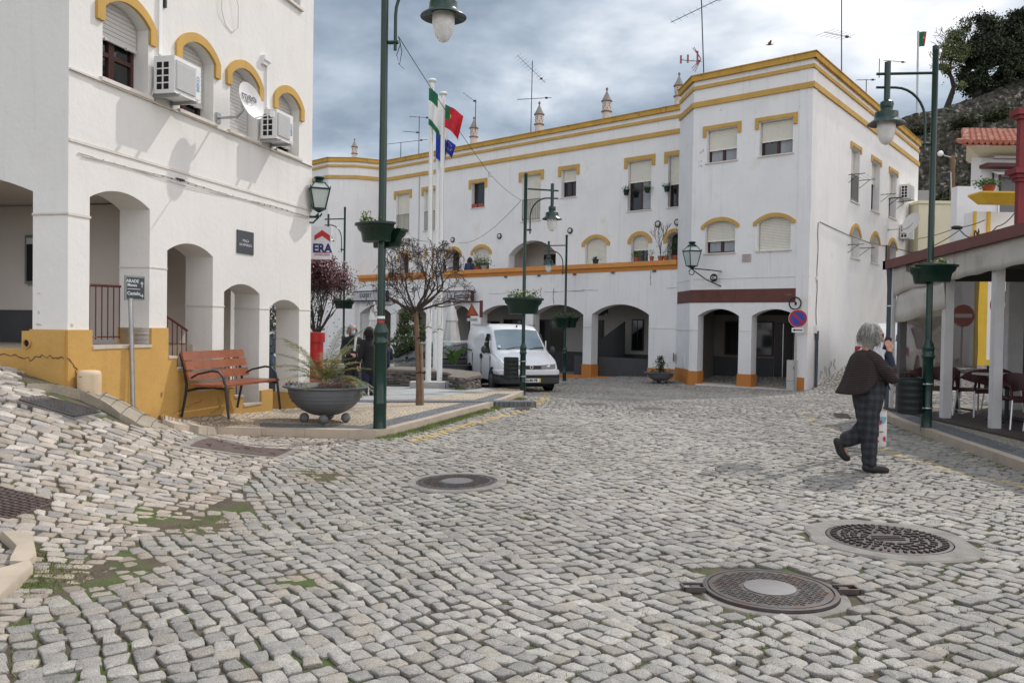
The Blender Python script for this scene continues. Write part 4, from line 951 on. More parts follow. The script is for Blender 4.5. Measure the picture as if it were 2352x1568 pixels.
def long_house():
    t=thing('long_arcaded_house','long white house with a terracotta terrace parapet above a row of arches','house',(FC.P(8,0).x,FC.P(8,0).y,-.7))
    # --- upper facade windows from measured edges (k1 crop)
    def U(x,y,c='k1'): return FD.k(c,x,y)[0]
    def wid(a,c): return (min(a,c),max(a,c)+.10)
    sec=[] # (u0,u1,z0,z1,shut,kind)
    a,c=U(1163,200),U(1293,200);sec.append((a,c,6.25,8.25,.42,'door'))
    a,c=U(1410,200),U(1482,200);sec.append((min(a,c)-.0,max(a,c),6.25,8.25,.55,'door'))
    a,c=U(755,200),U(834,200);sec.append((a,c,7.12,8.3,.42,'win'))
    a,c=U(512,250),U(617,250);sec.append((a,c,6.25,8.3,.98,'rail'))
    a,c=U(203,250),U(273,250);sec.append((a,c,7.12,8.3,.0,'pot'))
    a,c=U(1115,650,'t'),U(1250,650,'t');sec.append((a,c,6.25,8.3,.98,'rail'))
    a,c=U(752,650,'t'),U(908,650,'t');sec.append((a,c,6.25,8.3,.98,'rail'))
    fst=[]
    for x0,x1,f,cr,kind in ((1405,1478,0,5.25,'door'),(1184,1275,.45,5.25,'win'),(900,1020,1.,5.25,'win'),(214,302,.55,5.2,'win'),(60,119,0,5.2,'door')):
        fst.append((U(x0,600),U(x1,600),f,cr,kind))
    fst.append((U(1150,1300,'t'),U(1215,1300,'t'),0,5.2,'door'));fst.append((U(795,1300,'t'),U(898,1300,'t'),0,5.2,'door'))
    big=(U(422,600),U(710,600))
    LEN=18.0
    sec=[(*wid(r[0],r[1]),*r[2:]) for r in sec];fst=[(*wid(r[0],r[1]),*r[2:]) for r in fst]
    holes=[rect(min(a,c),max(a,c),z0,z1) for a,c,z0,z1,_,_ in sec]
    holes+=[arch(min(a,c),max(a,c),3.45 if k=='door' else 3.9,cr-.22,cr,12) for a,c,_,cr,k in fst]+[arch(min(big),max(big),3.45,4.75,5.35,18)]
    b=MB();b.fprism(FD,[rect(-.6,LEN,3.3,TOP-.2)]+holes,0,-.40);b.build('upper_wall',WHITE,t)
    for i,(a,c,z0,z1,f,k) in enumerate(sec):
        w=window(FD,a,c,z0,z1,t,None,f,rec=.2,hw=.16,leg=.26,side=.02,rails=mat('grey_rail',(.2,.19,.18)) if k=='rail' else (None),mull=1 if k!='pot' else 0,curt=[(.0,.5)] if k=='door' else None,trans=k=='door')
        if k=='pot':
            u0,u1=min(a,c),max(a,c);b=MB()
            for q in range(2): b.fbox(FD,u0+.05+q*(u1-u0)/2,u0-.03+(q+1)*(u1-u0)/2,7.12,7.30,-.17,.02)
            b.build('flower_box',mat('clay_box',(.28,.07,.05),.6),w)
    for i,(a,c,f,cr,k) in enumerate(fst):
        z0=3.45 if k=='door' else 3.9
        if k=='door':
            u0,u1=min(a,c),max(a,c);w=MB();w.fprism(FD,[arch(u0,u1,z0,cr-.22,cr,12)],-.34,-.37);w=w.build('door',mat('dark_brown_door',(.035,.018,.015),.5) if i>4 else DARK,t);hood(FD,a,c,cr-.22,YEL,w,cr,.15,.18,side=.02)
        else: window(FD,a,c,z0,cr-.22,t,cr,f,rec=.2,hw=.15,leg=.12,side=.02)
    # recessed loggia behind the wide arch
    u0,u1=min(big),max(big);b=MB();b.fbox(FD,u0-.2,u1+.2,3.4,5.5,-1.6,-1.7);b.fbox(FD,u0-.3,u0-.2,3.4,5.5,-.4,-1.7);b.fbox(FD,u1+.2,u1+.3,3.4,5.5,-.4,-1.7);b.fbox(FD,u0-.2,u1+.2,5.4,5.5,-.4,-1.7);b.build('loggia',INNER,t)
    f=MB();f.fbox(FD,u0+.95,u0+2.0,4.35,4.85,-1.55,-1.6);f=f.build('window',WOODF,t);b=MB();b.fbox(FD,u0+1.0,u0+1.95,4.39,4.81,-1.54,-1.548);b.build('pane',DARK,f)
    b=MB();b.tube([FD.P(u0+.55,z,-1.5) for z in (3.4,5.4)],.03,6);b.build('pipe',IRON,t)
    # low terrace: floor, front wall with arches, parapet
    CU=lambda c,x,y:FC.k(c,x,y)[0]
    ar=[('k1',930,1280,990),('k1',570,878,985),('k1',250,523,980),('s',1665,2050,600),('s',765,1290,600),('s',135,672,600)]
    AR=[]
    for c,x0,x1,y in ar:
        a,b_=CU(c,x0,y),CU(c,x1,y);AR.append((min(a,b_),max(a,b_)))
    LC_=FC.uv(815,620)[0];print('arches',[(round(a,2),round(b,2)) for a,b in AR],LC_)
    holes=[arch(a,b_,-.55-(i>1)*.3,2.0,2.40,16) for i,(a,b_) in enumerate(AR)]
    b=MB();b.fprism(FC,[rect(0,LC_,-1.2,3.82)]+holes,0,-.42);b.build('arcade_wall',WHITE,t)
    b=MB();b.fbox(FC,-.0,LC_+.02,3.68,3.84,.03,-.3);b.build('parapet',TERR,t)
    b=MB();b.fbox(FC,0,LC_+.05,3.842,4.02,.09,-.34);b.build('parapet_coping',mat('terracotta_coping',(.58,.25,.065),.8,var=.08,streak=.1),t)
    b=MB();b.fbox(FC,0,LC_,3.3,3.42,-.30,-4.5);b.fbox(FC,LC_-.3,LC_,-1,3.8,-.42,-4);b.build('terrace_slab',INNER,t)
    # spouts and damp line under the parapet
    b=MB()
    for c,x in (('w',120),('w',510),('w',930),('w',1380),('w',1865)):
        u=CU(c,x,660);b.fbox(FC,u-.07,u+.07,3.60,3.68,0,.06)
    b.pieces('water_spout',mat('grey_spout',(.12,.11,.10),.8),t)
    for (a,z,l) in ((CU('w',560,835),2.93,2.2),(CU('w',900,835),2.96,1.3),(CU('w',2000,815),2.98,1.6),(CU('k1',300,835),2.9,1.8)):
        crack(FC,[(a,z),(a-l/2,z+.02),(a-l,z)],t,.010,.002,mat('rust_line',(.25,.17,.12),.9),.01)
    for (c,x,y0,y1) in (('k1',697,835,930),('k1',620,835,900),('w',1822,650,815)):
        a=FC.k(c,x,y0);e=FC.k(c,x,y1);crack(FC,[a,((a[0]+e[0])/2+.03,(a[1]+e[1])/2),e],t,.014,.003,None,.02)
    # inside of the arcade
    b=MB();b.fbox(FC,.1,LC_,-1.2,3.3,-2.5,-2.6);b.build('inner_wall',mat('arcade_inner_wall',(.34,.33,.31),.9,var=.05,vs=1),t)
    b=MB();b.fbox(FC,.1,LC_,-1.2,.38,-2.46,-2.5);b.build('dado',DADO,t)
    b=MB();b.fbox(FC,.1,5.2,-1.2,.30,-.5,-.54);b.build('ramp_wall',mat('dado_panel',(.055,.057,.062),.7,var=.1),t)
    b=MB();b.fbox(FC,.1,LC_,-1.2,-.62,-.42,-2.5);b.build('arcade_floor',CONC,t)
    b=MB()
    for i,(a,b_) in enumerate(AR):
        n=AR[i+1][0] if i+1<len(AR) else LC_
        b.fbox(FC,b_-.03,n+.03,-1.2,(-.0 if i<2 else -.1),.025,-.44)
    b.fbox(FC,-.02,AR[0][0]+.02,-1.2,.0,.025,-.44)
    b.fbox(FC,AR[0][0],AR[1][1],-1.2,-.48,.04,-.43);b.fbox(FC,AR[2][0]+.02,AR[2][1],-1.2,-.52,.035,-.43)
    b.pieces('base',TERR,t)
    b=MB()
    for i,(a,b_) in enumerate(AR):
        n=AR[i+1][0] if i+1<len(AR) else LC_
        b.fbox(FC,b_,n,1.48,1.50,-.43,.014)
    b.fbox(FC,.0,AR[0][0],1.48,1.50,-.43,.014);b.pieces('impost',MATS['impost_edge'],t)
    sw=[(.35,1.75,.65,1.85),(3.1,3.7,.55,1.85),(2.3,2.75,.55,1.85),(5.2,6.0,.55,1.8),(7.4,8.9,.35,1.8),(10,11.2,.2,1.8),(11.5,12.4,-.6,1.7),(12.8,13.6,.2,1.8),(9.3,9.8,-.6,1.8)]
    for (a,c,z0,z1) in sw:
        f=MB();f.fbox(FC,a,c,z0,z1,-2.43,-2.46);f=f.build('shop_window',mat('dark_shop_frame',(.03,.02,.018),.5),t)
        b=MB();b.fbox(FC,a+.05,(a+c)/2-.02,z0+.05,z1-.05,-2.42,-2.428);b.fbox(FC,(a+c)/2+.02,c-.05,z0+.05,z1-.05,-2.42,-2.428);b.build('pane',GLASS,f)
    b=MB();b.fbox(FC,.3,2.3,2.1,2.5,-2.45,-2.48);b.fbox(FC,5,6.5,2.0,2.6,-2.45,-2.48);b.build('fanlight',GLASS,t)
    # stair flank seen through the second arch
    b=MB();b.fprism(FC,[[(3.4,-.6),(4.9,-.6),(4.9,.8),(3.4,1.75)]],-1.5,-1.55);b.build('stair_flank',mat('black_door',(.012,.012,.013)),t)
    # cornice
    bands(FD,0,LEN,t);b=MB();b.fbox(FD,-1,LEN,TOP-.4,TOP-.3,-.3,-9);b.build('roof',CONC,t)
    # projecting left wing
    pts=[]
    for px,py in ((878,376),(819,362.8),(755,362),(717,371),(640,395)):
        d=ray(px,py);s=(TOP-EYE)/d.z;pts.append((d.x*s,d.y*s))
    pts[0]=(FD.P(LEN,0).x,FD.P(LEN,0).y)
    e=FD.P(LEN,0)
    for i in range(len(pts)-1):
        a,c=pts[i],pts[i+1];f=Fac(a,math.degrees(atan2(c[0]-a[0],c[1]-a[1])),1)
        if f.n.y>0 and i!=0: f.n=-f.n
        if i==0 and f.n.x<0 and False: f.n=-f.n
        if f.n.y>0: f.n=-f.n
        L=hypot(c[0]-a[0],c[1]-a[1]);b=MB();b.fbox(f,0,L,-1.5,TOP-.2,0,-.35);b.build('wing_wall',WHITE,t);bands(f,0,L,t,.3,.3)
        if i<3: b=MB();b.fbox(f,-.03,L+.03,-1.5,-.45,0,.03);b.build('base',YEL,t)
    # drain pipes on the facade
    b=MB();u=FD.uv(*K('t',1042,400))[0];b.tube([FD.P(u,z,.04) for z in (9.05,3.5)],.025,6);b.build('downpipe',mat('grey_downpipe',(.45,.45,.45),.6),t)
    # porthole lamps
    return t
long_house()
def bulkhead(fc,u,z,label,group='round bulkhead lamps on the upper wall'):
    t=thing('bulkhead_lamp',label,'wall lamp',fc.P(u,z),group);R=fc.n.to_track_quat('Z','Y').to_matrix()
    b=MB();b.lathe([(.13,0),(.135,.05),(.10,.07),(.095,.05)],fc.P(u,z,0),20,False,R);b.build('rim',IRON,t,smooth=True)
    b=MB();b.ball(fc.P(u,z,.045),.095,14,8,1,1,.4,R);b.build('glass',mat('frosted_lamp_glass',(.55,.55,.52),.3),t,smooth=True)
for i,(c,x,y) in enumerate((('k1',80,538),('k1',366,515),('k1',799,482),('k1',1337,441),('k1',1456,431))):
    u,z=FD.k(c,x,y)
    bulkhead(FD,u,z,('round wall lamp above the dark arched door near the flagpoles','round wall lamp just left of the wide arched loggia','round wall lamp just right of the wide arched loggia','round wall lamp above the small square box, between two ochre hoods','round wall lamp over the rightmost dark arched door of the terrace')[i])
# moorish chimneys
def chimney(px,pyt,pyb,depth,label,s=1.):
    p0=at(px,pyb,depth);p1=at(px,pyt,depth);h=p1.z-p0.z
    t=thing('chimney',label,'chimney',(p0.x,p0.y,p0.z-.6),'ornate white chimneys on the roofs');k=h/2.0*s
    b=MB();o=Vector((p0.x,p0.y,p0.z));r=.27*k
    b.lathe([(r,-.8),(r,.35*k)],o,16);b.lathe([(r,.45*k),(r,1.05*k)],o,16)
    shb=b;CHM=mat('chimney_lime',(.50,.43,.385),.9,var=.12,vs=5,streak=.15)
    b=MB();b.lathe([(r,.34*k),(r*1.35,.38*k),(r*1.35,.43*k),(r,.46*k)],o,16);b.lathe([(r,1.03*k),(r*1.38,1.06*k),(r*1.38,1.11*k),(r,1.14*k)],o,16);b.build('collar',mat('weathered_rim',(.22,.14,.10),.9,var=.2,vs=6),t,smooth=True)
    b=MB();b.lathe([(r*1.3,1.11*k),(r*.75,1.38*k),(r*.25,1.68*k),(r*.12,1.78*k)],o,8);b.build('cap',mat('grey_cap',(.24,.225,.21),.9,var=.15,vs=5),t)
    b=MB();b.ball(o+Vector((0,0,1.88*k)),.085*k,10,6,1,1,1.35);b.build('finial',mat('weathered_rim',(.22,.14,.1)),t,smooth=True)
    b=shb;b.m=1
    for i in range(12):
        a=i*pi/6
        for z,hh in ((.60,.05),(.75,.07),(.90,.05)):
            if (i+int(z*10))%2: b.box(o+Vector((cos(a)*r*.995,sin(a)*r*.995,z*k)),(.05*k,.045*k,hh*k),a)
    b.build('shaft',[CHM,DARK],t,smooth=True)
for q in ((814,318,362,46,'small ornate chimney on the left wing of the long house'),(1088,268,327,42.6,'ornate chimney with an aerial mast right behind it'),(1238,233,300,39.6,'ornate chimney right of the tall two-boom aerial'),(1393,201,271,37.2,'ornate chimney standing alone in the middle of the long roof'),(1559,166,236,35.,'ornate chimney tucked behind the raised corner house')): chimney(*q)
# ================================================================ STREET FURNITURE
def lamp_proto(head=True):
    t=thing('street_lamp','street lamp','street lamp',(0,0,0),'green street lamps with planters')
    b=MB();b.lathe([(.080,-.06),(.080,.02),(.076,.04),(.076,.30),(.079,.31),(.079,.33),(.075,.34),(.075,1.05),(.082,1.06),(.094,1.08),(.094,1.10),(.083,1.12),(.083,1.19),(.092,1.21),(.090,1.225),(.075,1.27),(.050,1.33),(.050,1.34)],n=24);b.build('base',GREEN,t,smooth=True)
    b=MB();b.lathe([(.046,1.33),(.046,3.2),(.044,3.22),(.043,5.65),(.048,5.66),(.048,5.74),(.02,5.76)],n=20);b.build('pole',GREEN,t,smooth=True)
    # arm along +X
    b=MB();b.tube([(.05,0,5.34),(.86,0,5.32)],.022,8);b.lathe([(.045,4.92),(.045,5.50)],(.70,0,0),12)
    b.tube([(.05,0,4.28),(.17,0,4.28)],.026,8)
    arc=[(.13,0,4.18),(.13,0,4.45)]+[(.13+.45*(1-cos(a)),0,4.62+.50*sin(a)) for a in [i*pi/16 for i in range(0,9)]]+[(.86,0,5.12)]
    b.tube(arc,.020,8);b.build('arm',GREEN,t,smooth=True)
    b=MB();b.lathe([(.05,4.93),(.09,4.90),(.10,4.86),(.085,4.80),(.10,4.77),(.165,4.745),(.17,4.66),(.18,4.64),(.26,4.585),(.268,4.57),(.24,4.575),(.15,4.615),(.001,4.63)],(.70,0,0),28,False);b.build('lamp_shade',GREEN,t,smooth=True)
    b=MB();b.lathe([(.128,4.61),(.132,4.52),(.125,4.44),(.10,4.35),(.06,4.285),(.02,4.262),(.001,4.26)],(.70,0,0),24,False)
    b.build('globe',mat('milky_lamp_glass',(.82,.82,.80),.12,var=.12,vs=9,spec=.6,alpha=.78),t,smooth=True)
    b=MB();b.lathe([(.03,4.62),(.03,4.50),(.045,4.47),(.04,4.38),(.001,4.36)],(.70,0,0),10);b.build('bulb',mat('bulb',(.45,.44,.40),.3),t,smooth=True)
    return t
LAMP=lamp_proto()
def sc_lamp(px,py,top_y,az,label,first=False,dz=.0,topz=None):
    p=gp(px,py,dz);o=LAMP if first else copy_tree(LAMP)
    s=1.
    if top_y is not None:
        q=at(px,top_y,p.y);s=(q.z-p.z)/5.74
    place(o,(p.x,p.y,p.z),az,label,(min(1.15,max(.8,s**.5)),)*2+(s,));o['pz']=p.z;return o,p,s
L1,p1,_=sc_lamp(872,983,None,radians(-8),'tallest green street lamp, on the kerb corner, its top cut off by the photo',True,.11)
L1.scale=(1.16,1.16,1.075)
L2,p2,s2=sc_lamp(1200,906,398,radians(8),'green street lamp in front of the white van',False,.0)
L3,p3,s3=sc_lamp(1296,874,540,radians(180-8),'green street lamp standing before the long arcade with its arm to the left',False,.0)
L4,p4,s4=sc_lamp(788,857,476,radians(180-4),'green street lamp beside the advertising board, left of the masked man',False,.08)
L5,p5,s5=sc_lamp(814,842,565,radians(6),'green street lamp behind the purple-leaved tree with its arm to the right',False,.0)
L6,p6,s6=sc_lamp(866,838,598,radians(180),'smallest green street lamp, showing just left of the tall foreground pole',False,.0)
L7,p7,s7=sc_lamp(2127,983,106,radians(180-2),'green street lamp on the right-hand pavement by the restaurant terrace',False,.10)
for ch in [x for x in COL.objects if x.parent==L1]:
    kind_=ch.name.split('.')[0]
    if kind_ in('arm','lamp_shade','globe','bulb','pole'):
        me=ch.data.copy();ch.data=me;co_=np.empty(len(me.vertices)*3,np.float32);me.vertices.foreach_get('co',co_);co_=co_.reshape(-1,3)
        if kind_=='pole': co_[co_[:,2]>2,2]+=.58
        else: co_[:,2]+=.58
        me.vertices.foreach_set('co',co_.ravel());me.update()
for o in (L1,L2,L3,L4,L5,L6,L7):
    if 'pz' in o: del o['pz']
# sticker and steel bands on lamp 1
t=thing('pole_sticker','torn red sticker under a white strip on the tall foreground pole','sticker',(p1.x,p1.y-.075,p1.z+1.8))
b=MB();
def wrap(b,z0,z1,a0,a1,r=.0555): 
    n=8;vs=[]
    for i in range(n+1):
        a=a0+(a1-a0)*i/n;vs+=[(p1.x+r*cos(a),p1.y+r*sin(a),z0),(p1.x+r*cos(a),p1.y+r*sin(a),z1)]
    b.add(vs,[(2*i,2*i+2,2*i+3,2*i+1) for i in range(n)])
z=at(872,735,p1.y).z;wrap(b,z-.05,z,-2.9,-.4);wrap(b,z-.22,z,-1.7,-.75);b.build('red_vinyl',RED,t)
b=MB();wrap(b,z+.02,z+.055,-3.1,-.2,.0565);b.build('white_strip',WPLA,t)
SOILD=mat('potting_soil',(.035,.024,.016),.95,bump=.5)
LEAFG=[mat('fresh_green_leaf',(.16,.24,.035),.55,var=.3,vs=20),mat('mid_green_leaf',(.07,.13,.025),.55,var=.3,vs=20),mat('dark_green_leaf',(.03,.06,.018),.5,var=.3,vs=15)]
def leaf(b,p,d,l,w,up=None,fold=.0):
    d=Vector(d).normalized();s=d.cross(up or Vector((0,0,1)));s=(s if s.length>.05 else d.orthogonal()).normalized();n=s.cross(d)
    b.add([p,p+d*l*.5+s*w/2+n*fold,p+d*l,p+d*l*.5-s*w/2+n*fold],[(0,1,2,3)])
def rv(r=random): 
    while 1:
        v=Vector((r.uniform(-1,1),r.uniform(-1,1),r.uniform(-1,1)))
        if .05<v.length<1: return v.normalized()
def planter_proto(n=1):
    t=thing('hanging_planter','planter','planter',(0,0,0),'green half-round planters on the lamp posts')
    # D-shaped tub clamped to a pole at the origin; bulges to +Y ; widths x 0.76
    def ring(w,d,z,k=18):
        pts=[]
        for i in range(k+1):
            a=pi*i/k;r=(abs(cos(a))**3+abs(sin(a))**3)**(-1/3);pts.append((w/2*cos(a)*min(r,1.18),.055+d*sin(a)*min(r,1.12),z))
        return pts
    rings=[ring(.50,.20,-.26),ring(.54,.22,-.255),ring(.58,.245,-.11),ring(.68,.285,-.06),ring(.72,.30,.0),ring(.78,.33,.005),ring(.78,.33,.04),ring(.74,.31,.045),ring(.70,.29,.02)]
    b=MB();k=len(rings[0]);vs=[q for r in rings for q in r]
    fs=[(i*k+j,i*k+j+1,(i+1)*k+j+1,(i+1)*k+j) for i in range(len(rings)-1) for j in range(k-1)]+[(i*k+k-1,i*k,(i+1)*k,(i+1)*k+k-1) for i in range(len(rings)-1)]+[tuple(range(k))[::-1]]
    b.add(vs,fs);b.build('tub',GREEN2,t,smooth=True)
    b=MB();b.add([(x,y,.015) for x,y,_ in ring(.71,.295,0)],[tuple(range(k))]);b.build('soil',SOILD,t)
    b=MB();b.fbox
    b.tube([(-.07,0,-.1),(-.07,.08,-.1)],.012,6);b.tube([(.07,0,-.1),(.07,.08,-.1)],.012,6);b.build('clamp',IRON,t)
    return t
def plants(parent,seed,n,h,spread,colour=0,flowers=0,cen=(0,.2),z=.02,clumps=None):
    r=random.Random(seed);b=MB();f=MB()
    for k in range(n):
        if clumps: c=r.choice(clumps);x,y=c[0]+r.gauss(0,c[2]),c[1]+r.gauss(0,c[2]*.5);hh=h*c[3]
        else: x,y=cen[0]+r.uniform(-1,1)*spread,cen[1]+r.uniform(-.4,.4)*spread*.8;hh=h
        zz=z+hh*r.random()**1.5;d=rv(r);d.z=abs(d.z)*.6;leaf(b,Vector((x,y,zz)),d,r.uniform(.03,.06),r.uniform(.02,.04),fold=.004)
        if flowers and r.random()<flowers: f.ball((x,y,zz+.03),r.uniform(.008,.018),6,4)
    o=b.build('foliage',LEAFG[colour],parent,fix=False)
    if flowers: f.build('flower',mat('dark_pansy',(.05,.01,.02),.7),parent)
PL=planter_proto()
def put_planter(first,lamp_p,z,az,label,s=1.,seed=1,n=160,h=.12,cl=None,fl=.05,off=.0,colour=0):
    o=PL if first else None
    if o is None:
        o=PL.copy();COL.objects.link(o);o.parent=None
        for ch in PLPARTS: c=ch.copy();COL.objects.link(c);c.parent=o
    r=thing_tmp=o;place(o,(lamp_p.x,lamp_p.y,z),az,label,s)
    return o
PLPARTS=[x for x in COL.objects if x.parent==PL]
specs=[]
def addp(lp,py,az,label,s,seed,n,h,cl,fl,colour=0,px=None,twist=None):
    z=at(px or 0,py,lp.y).z;specs.append((lp,z,az,label,s,seed,n,h,cl,fl,colour))
addp(p1,520,radians(140),'dark green tub on the left side of the tall foreground pole, with leafy tufts',.84,1,260,.20,[(.18,.2,.06,1.),(.05,.2,.1,.5),(.26,.16,.03,.5)],.05,0,872)
addp(p1,532,radians(-38),'dark green tub behind and right of the tall foreground pole',.80,2,120,.10,[(-.15,.2,.08,.8),(.1,.2,.1,.6)],.12,0,872)
addp(p2,690,radians(180-8),'green planter facing us on the lamp before the white van',1.35,3,420,.16,None,.05,0,1203)
addp(p2,690,radians(95),'green planter on the left of the lamp before the white van',.9,4,200,.12,None,.05,0,1203)
addp(p3,731,radians(90+14),'green planter on the left of the lamp before the long arcade',1.4,5,260,.12,None,0,1,1296)
addp(p3,731,radians(-90+14),'green planter on the right of the lamp before the long arcade',1.4,6,260,.12,None,0,1,1296)
addp(p4,692,radians(90),'green planter on the left of the lamp near the masked man',1.35,7,200,.1,None,0,1,788)
addp(p4,692,radians(-90),'green planter on the right of the lamp near the masked man',1.35,8,200,.1,None,0,1,788)
addp(p5,738,radians(-90),'dark flat planter on the lamp behind the masked man',1.5,9,120,.06,None,0,2,814)
addp(p7,614,radians(197),'green planter facing us on the lamp by the restaurant terrace',.86,10,240,.11,[(.0,.2,.12,.6),(-.05,.2,.05,1.)],.0,0,2127)
addp(p7,620,radians(62),'green planter on the left of the lamp by the restaurant terrace',.78,11,120,.06,None,0,0,2127)
made=[]
for i,sp in enumerate(specs): made.append(put_planter(i==0,sp[0],sp[1],sp[2],sp[3],sp[4]))
for o,sp in zip(made,specs):
    plants(o,sp[5],sp[6],sp[7],.30,sp[10],sp[9],(0,.2),.02,sp[8])
# litter bins on lamp posts
def bin_(lp,side,label,z0=.42,s=1.):
    x,y=lp.x+side*.265*s,lp.y-.04;z=lp.z+z0
    t=thing('litter_bin',label,'litter bin',(x,y,z),'slatted green litter bins on lamp posts');r=.165*s
    b=MB();b.lathe([(r*.9,0),(r,.01),(r,.48*s),(r*1.03,.50*s),(r*.93,.505*s),(r*.92,.1),(.001,.05)],(x,y,z),24,False);b.build('drum',mat('near_black_green',(.004,.010,.009),.45),t,smooth=True)
    b=MB()
    for k in range(5): b.lathe([(r*1.01,.04+k*.095*s),(r*1.02,.045+k*.095*s),(r*1.02,.10+k*.095*s),(r*1.01,.105+k*.095*s)],(x,y,z),24,False)
    b.build('rib',mat('near_black_green',(.004,.010,.009)),t,smooth=True)
    b=MB();
    for zz in (.08,.42): b.lathe([(.080*s,-.012),(.084*s,0),(.080*s,.012)],(lp.x,lp.y,z+zz*s),20,False);b.box(((x+lp.x)/2,y,z+zz*s),(.14,.03,.02))
    b.build('strap',STEEL,t);return t
bin_(p2,-1,'green litter bin strapped left of the lamp before the white van',.38,1.15);bin_(p7,-1,'dark litter bin strapped left of the lamp by the restaurant terrace',.22,1.05)
# ---------------------------------------------------------------- bench
def bench():
    uu,zz=LF.uv(535,948,.40);o=LF.P(uu,zz,.40);ua=LF.uv(475,948,.40)[0];uc=LF.uv(597,948,.40)[0]
    t=thing('park_bench','wooden slatted park bench with curved black iron arms against the mustard plinth','bench',o)
    L=abs(uc-ua)+.12
    n=LF.n;d=LF.d
    
    P=lambda u,w,z:o+d*u+n*w+Vector((0,0,z))
    WD=mat('orange_brown_bench_wood',(.23,.07,.028),.45,var=.18,vs=5,bump=.1,bs=50,coat=.15,speck=.1,ss=30)
    hl=L/2
    for s in (-1,1):
        u=s*(hl-.06);b=MB()
        b.tube([P(u,-.36,.80),P(u,-.30,.62),P(u,-.26,.42),P(u,-.27,.30),P(u,-.33,.0)],[.017,.02,.023,.022,.02],8,flat=.8)
        b.tube([P(u,-.27,.46),P(u,-.10,.55),P(u,.10,.595),P(u,.20,.585),P(u,.26,.52),P(u,.29,.40),P(u,.34,.0)],[.015,.016,.018,.019,.019,.020,.018],8,flat=.8)
        b.tube([P(u,-.27,.33),P(u,-.1,.37),P(u,.12,.385),P(u,.28,.375)],.017,8)
        b.build('leg',IRON,t,smooth=True)
    for k,(w,z) in enumerate(((-.235,.52),(-.275,.655),(-.315,.775))):
        b=MB();R=Matrix.Rotation(0,3,'Z');dn=Vector((0,0,1))*.105+n*(-.03)
        A=P(-hl,w+.028,z-.052);B_=P(hl,w+.028,z-.052);th=n*.03
        b.hexa([A,B_,B_+th,A+th,A+dn,B_+dn,B_+dn+th,A+dn+th]);b.build('backrest_slat',WD,t)
    for k in range(4):
        b=MB();w=-.19+k*.125;b.hexa([P(-hl,w,.395),P(hl,w,.395),P(hl,w+.105,.395),P(-hl,w+.105,.395),P(-hl,w,.425),P(hl,w,.425),P(hl,w+.105,.425),P(-hl,w+.105,.425)]);b.build('seat_slat',WD,t)
bench()
# ---------------------------------------------------------------- round-topped bollard in front of the plinth
def bollard():
    uu,zz=LF.uv(205,890,.17);p=LF.P(uu,zz,.17);t=thing('bollard','short round-topped cream bollard in front of the mustard wall','bollard',p)
    r=.118;z=at(205,850,p.y).z-p.z;b=MB();b.lathe([(r,-.25),(r,z-.05),(r*.96,z-.02),(r*.82,z-.004),(r*.5,z+.002),(.001,z+.003)],p,28,False);b.build('shaft',mat('cream_bollard',(.56,.44,.30),.7,var=.06,streak=.1),t,smooth=True)
    b=MB();b.tube([(p.x-.05,p.y-r-.001,p.z+z-.06),(p.x-.02,p.y-r*1.001,p.z+z-.065)],.003,4);b.build('scratch',DARKL,t)
bollard()
# ---------------------------------------------------------------- tilted direction sign
def dirsign():
    uu,zz=LF.uv(306,924,.10);p=LF.P(uu,zz-.05,.10);top=at(298,635,p.y-.05)
    t=thing('direction_sign','leaning steel post with a small dark direction plate','sign',p)
    b=MB();pt=Vector((at(300,685,p.y).x,p.y,at(300,685,p.y).z));b.tube([p-Vector((0,0,.1)),pt],.026,12);b.build('post',STEEL,t,smooth=True)
    hz_=.30;c=Vector((top.x,p.y-.03,0));P0=at(288,632,p.y-.04);P1_=at(313,685,p.y+.12)
    ang=radians(62);dx=Vector((cos(ang),sin(ang),0));nn=Vector((dx.y,-dx.x,0));w=.26;zt=P0.z;zb=zt-.285
    base=P0;b=MB();q=[base,base+dx*w,base+dx*w+Vector((0,0,-.285-.0)),base+Vector((0,0,-.285))]
    b.hexa([q[3]-nn*.02,q[2]-nn*.02,q[2],q[3],q[0]-nn*.02,q[1]-nn*.02,q[1],q[0]]);b.build('plate_frame',mat('sign_frame_grey',(.22,.25,.24),.5),t)
    b=MB();i=lambda u,v:base+dx*w*u+Vector((0,0,-.285*v))+nn*.002
    b.hexa([i(.07,.93)-nn*.004,i(.96,.93)-nn*.004,i(.96,.93),i(.07,.93),i(.07,.07)-nn*.004,i(.96,.07)-nn*.004,i(.96,.07),i(.07,.07)]);b.build('plate',mat('dark_sign_plate',(.045,.055,.06),.5),t)
    lt=mat('pale_engraving',(.6,.62,.66));
    def M(u,v):
        c_=i(u,v)+nn*.0012;return Matrix(((dx.x,0,nn.x,c_.x),(dx.y,0,nn.y,c_.y),(dx.z,1,nn.z,c_.z),(0,0,0,1)))
    text('ARADE',.052,lt,M(.36,.22),t,ext=.0008,bold=.001);text('Museu',.048,lt,M(.34,.38),t,ext=.0008,bold=.001);text('Castelo',.056,lt,M(.42,.72),t,ext=.0008,bold=.001)
    b=MB()
    def bar(u0,v0,u1,v1,th=.006): 
        a,c_=i(u0,v0)+nn*.001,i(u1,v1)+nn*.001;b.tube([a,c_],th*.5,4)
    bar(.10,.54,.75,.54);bar(.84,.46,.84,.24,.01);bar(.84,.24,.78,.33,.01);bar(.84,.24,.90,.33,.01);bar(.74,.80,.90,.80,.01);bar(.90,.80,.85,.74,.01);bar(.90,.80,.85,.86,.01);b.build('arrow',lt,t)
dirsign()
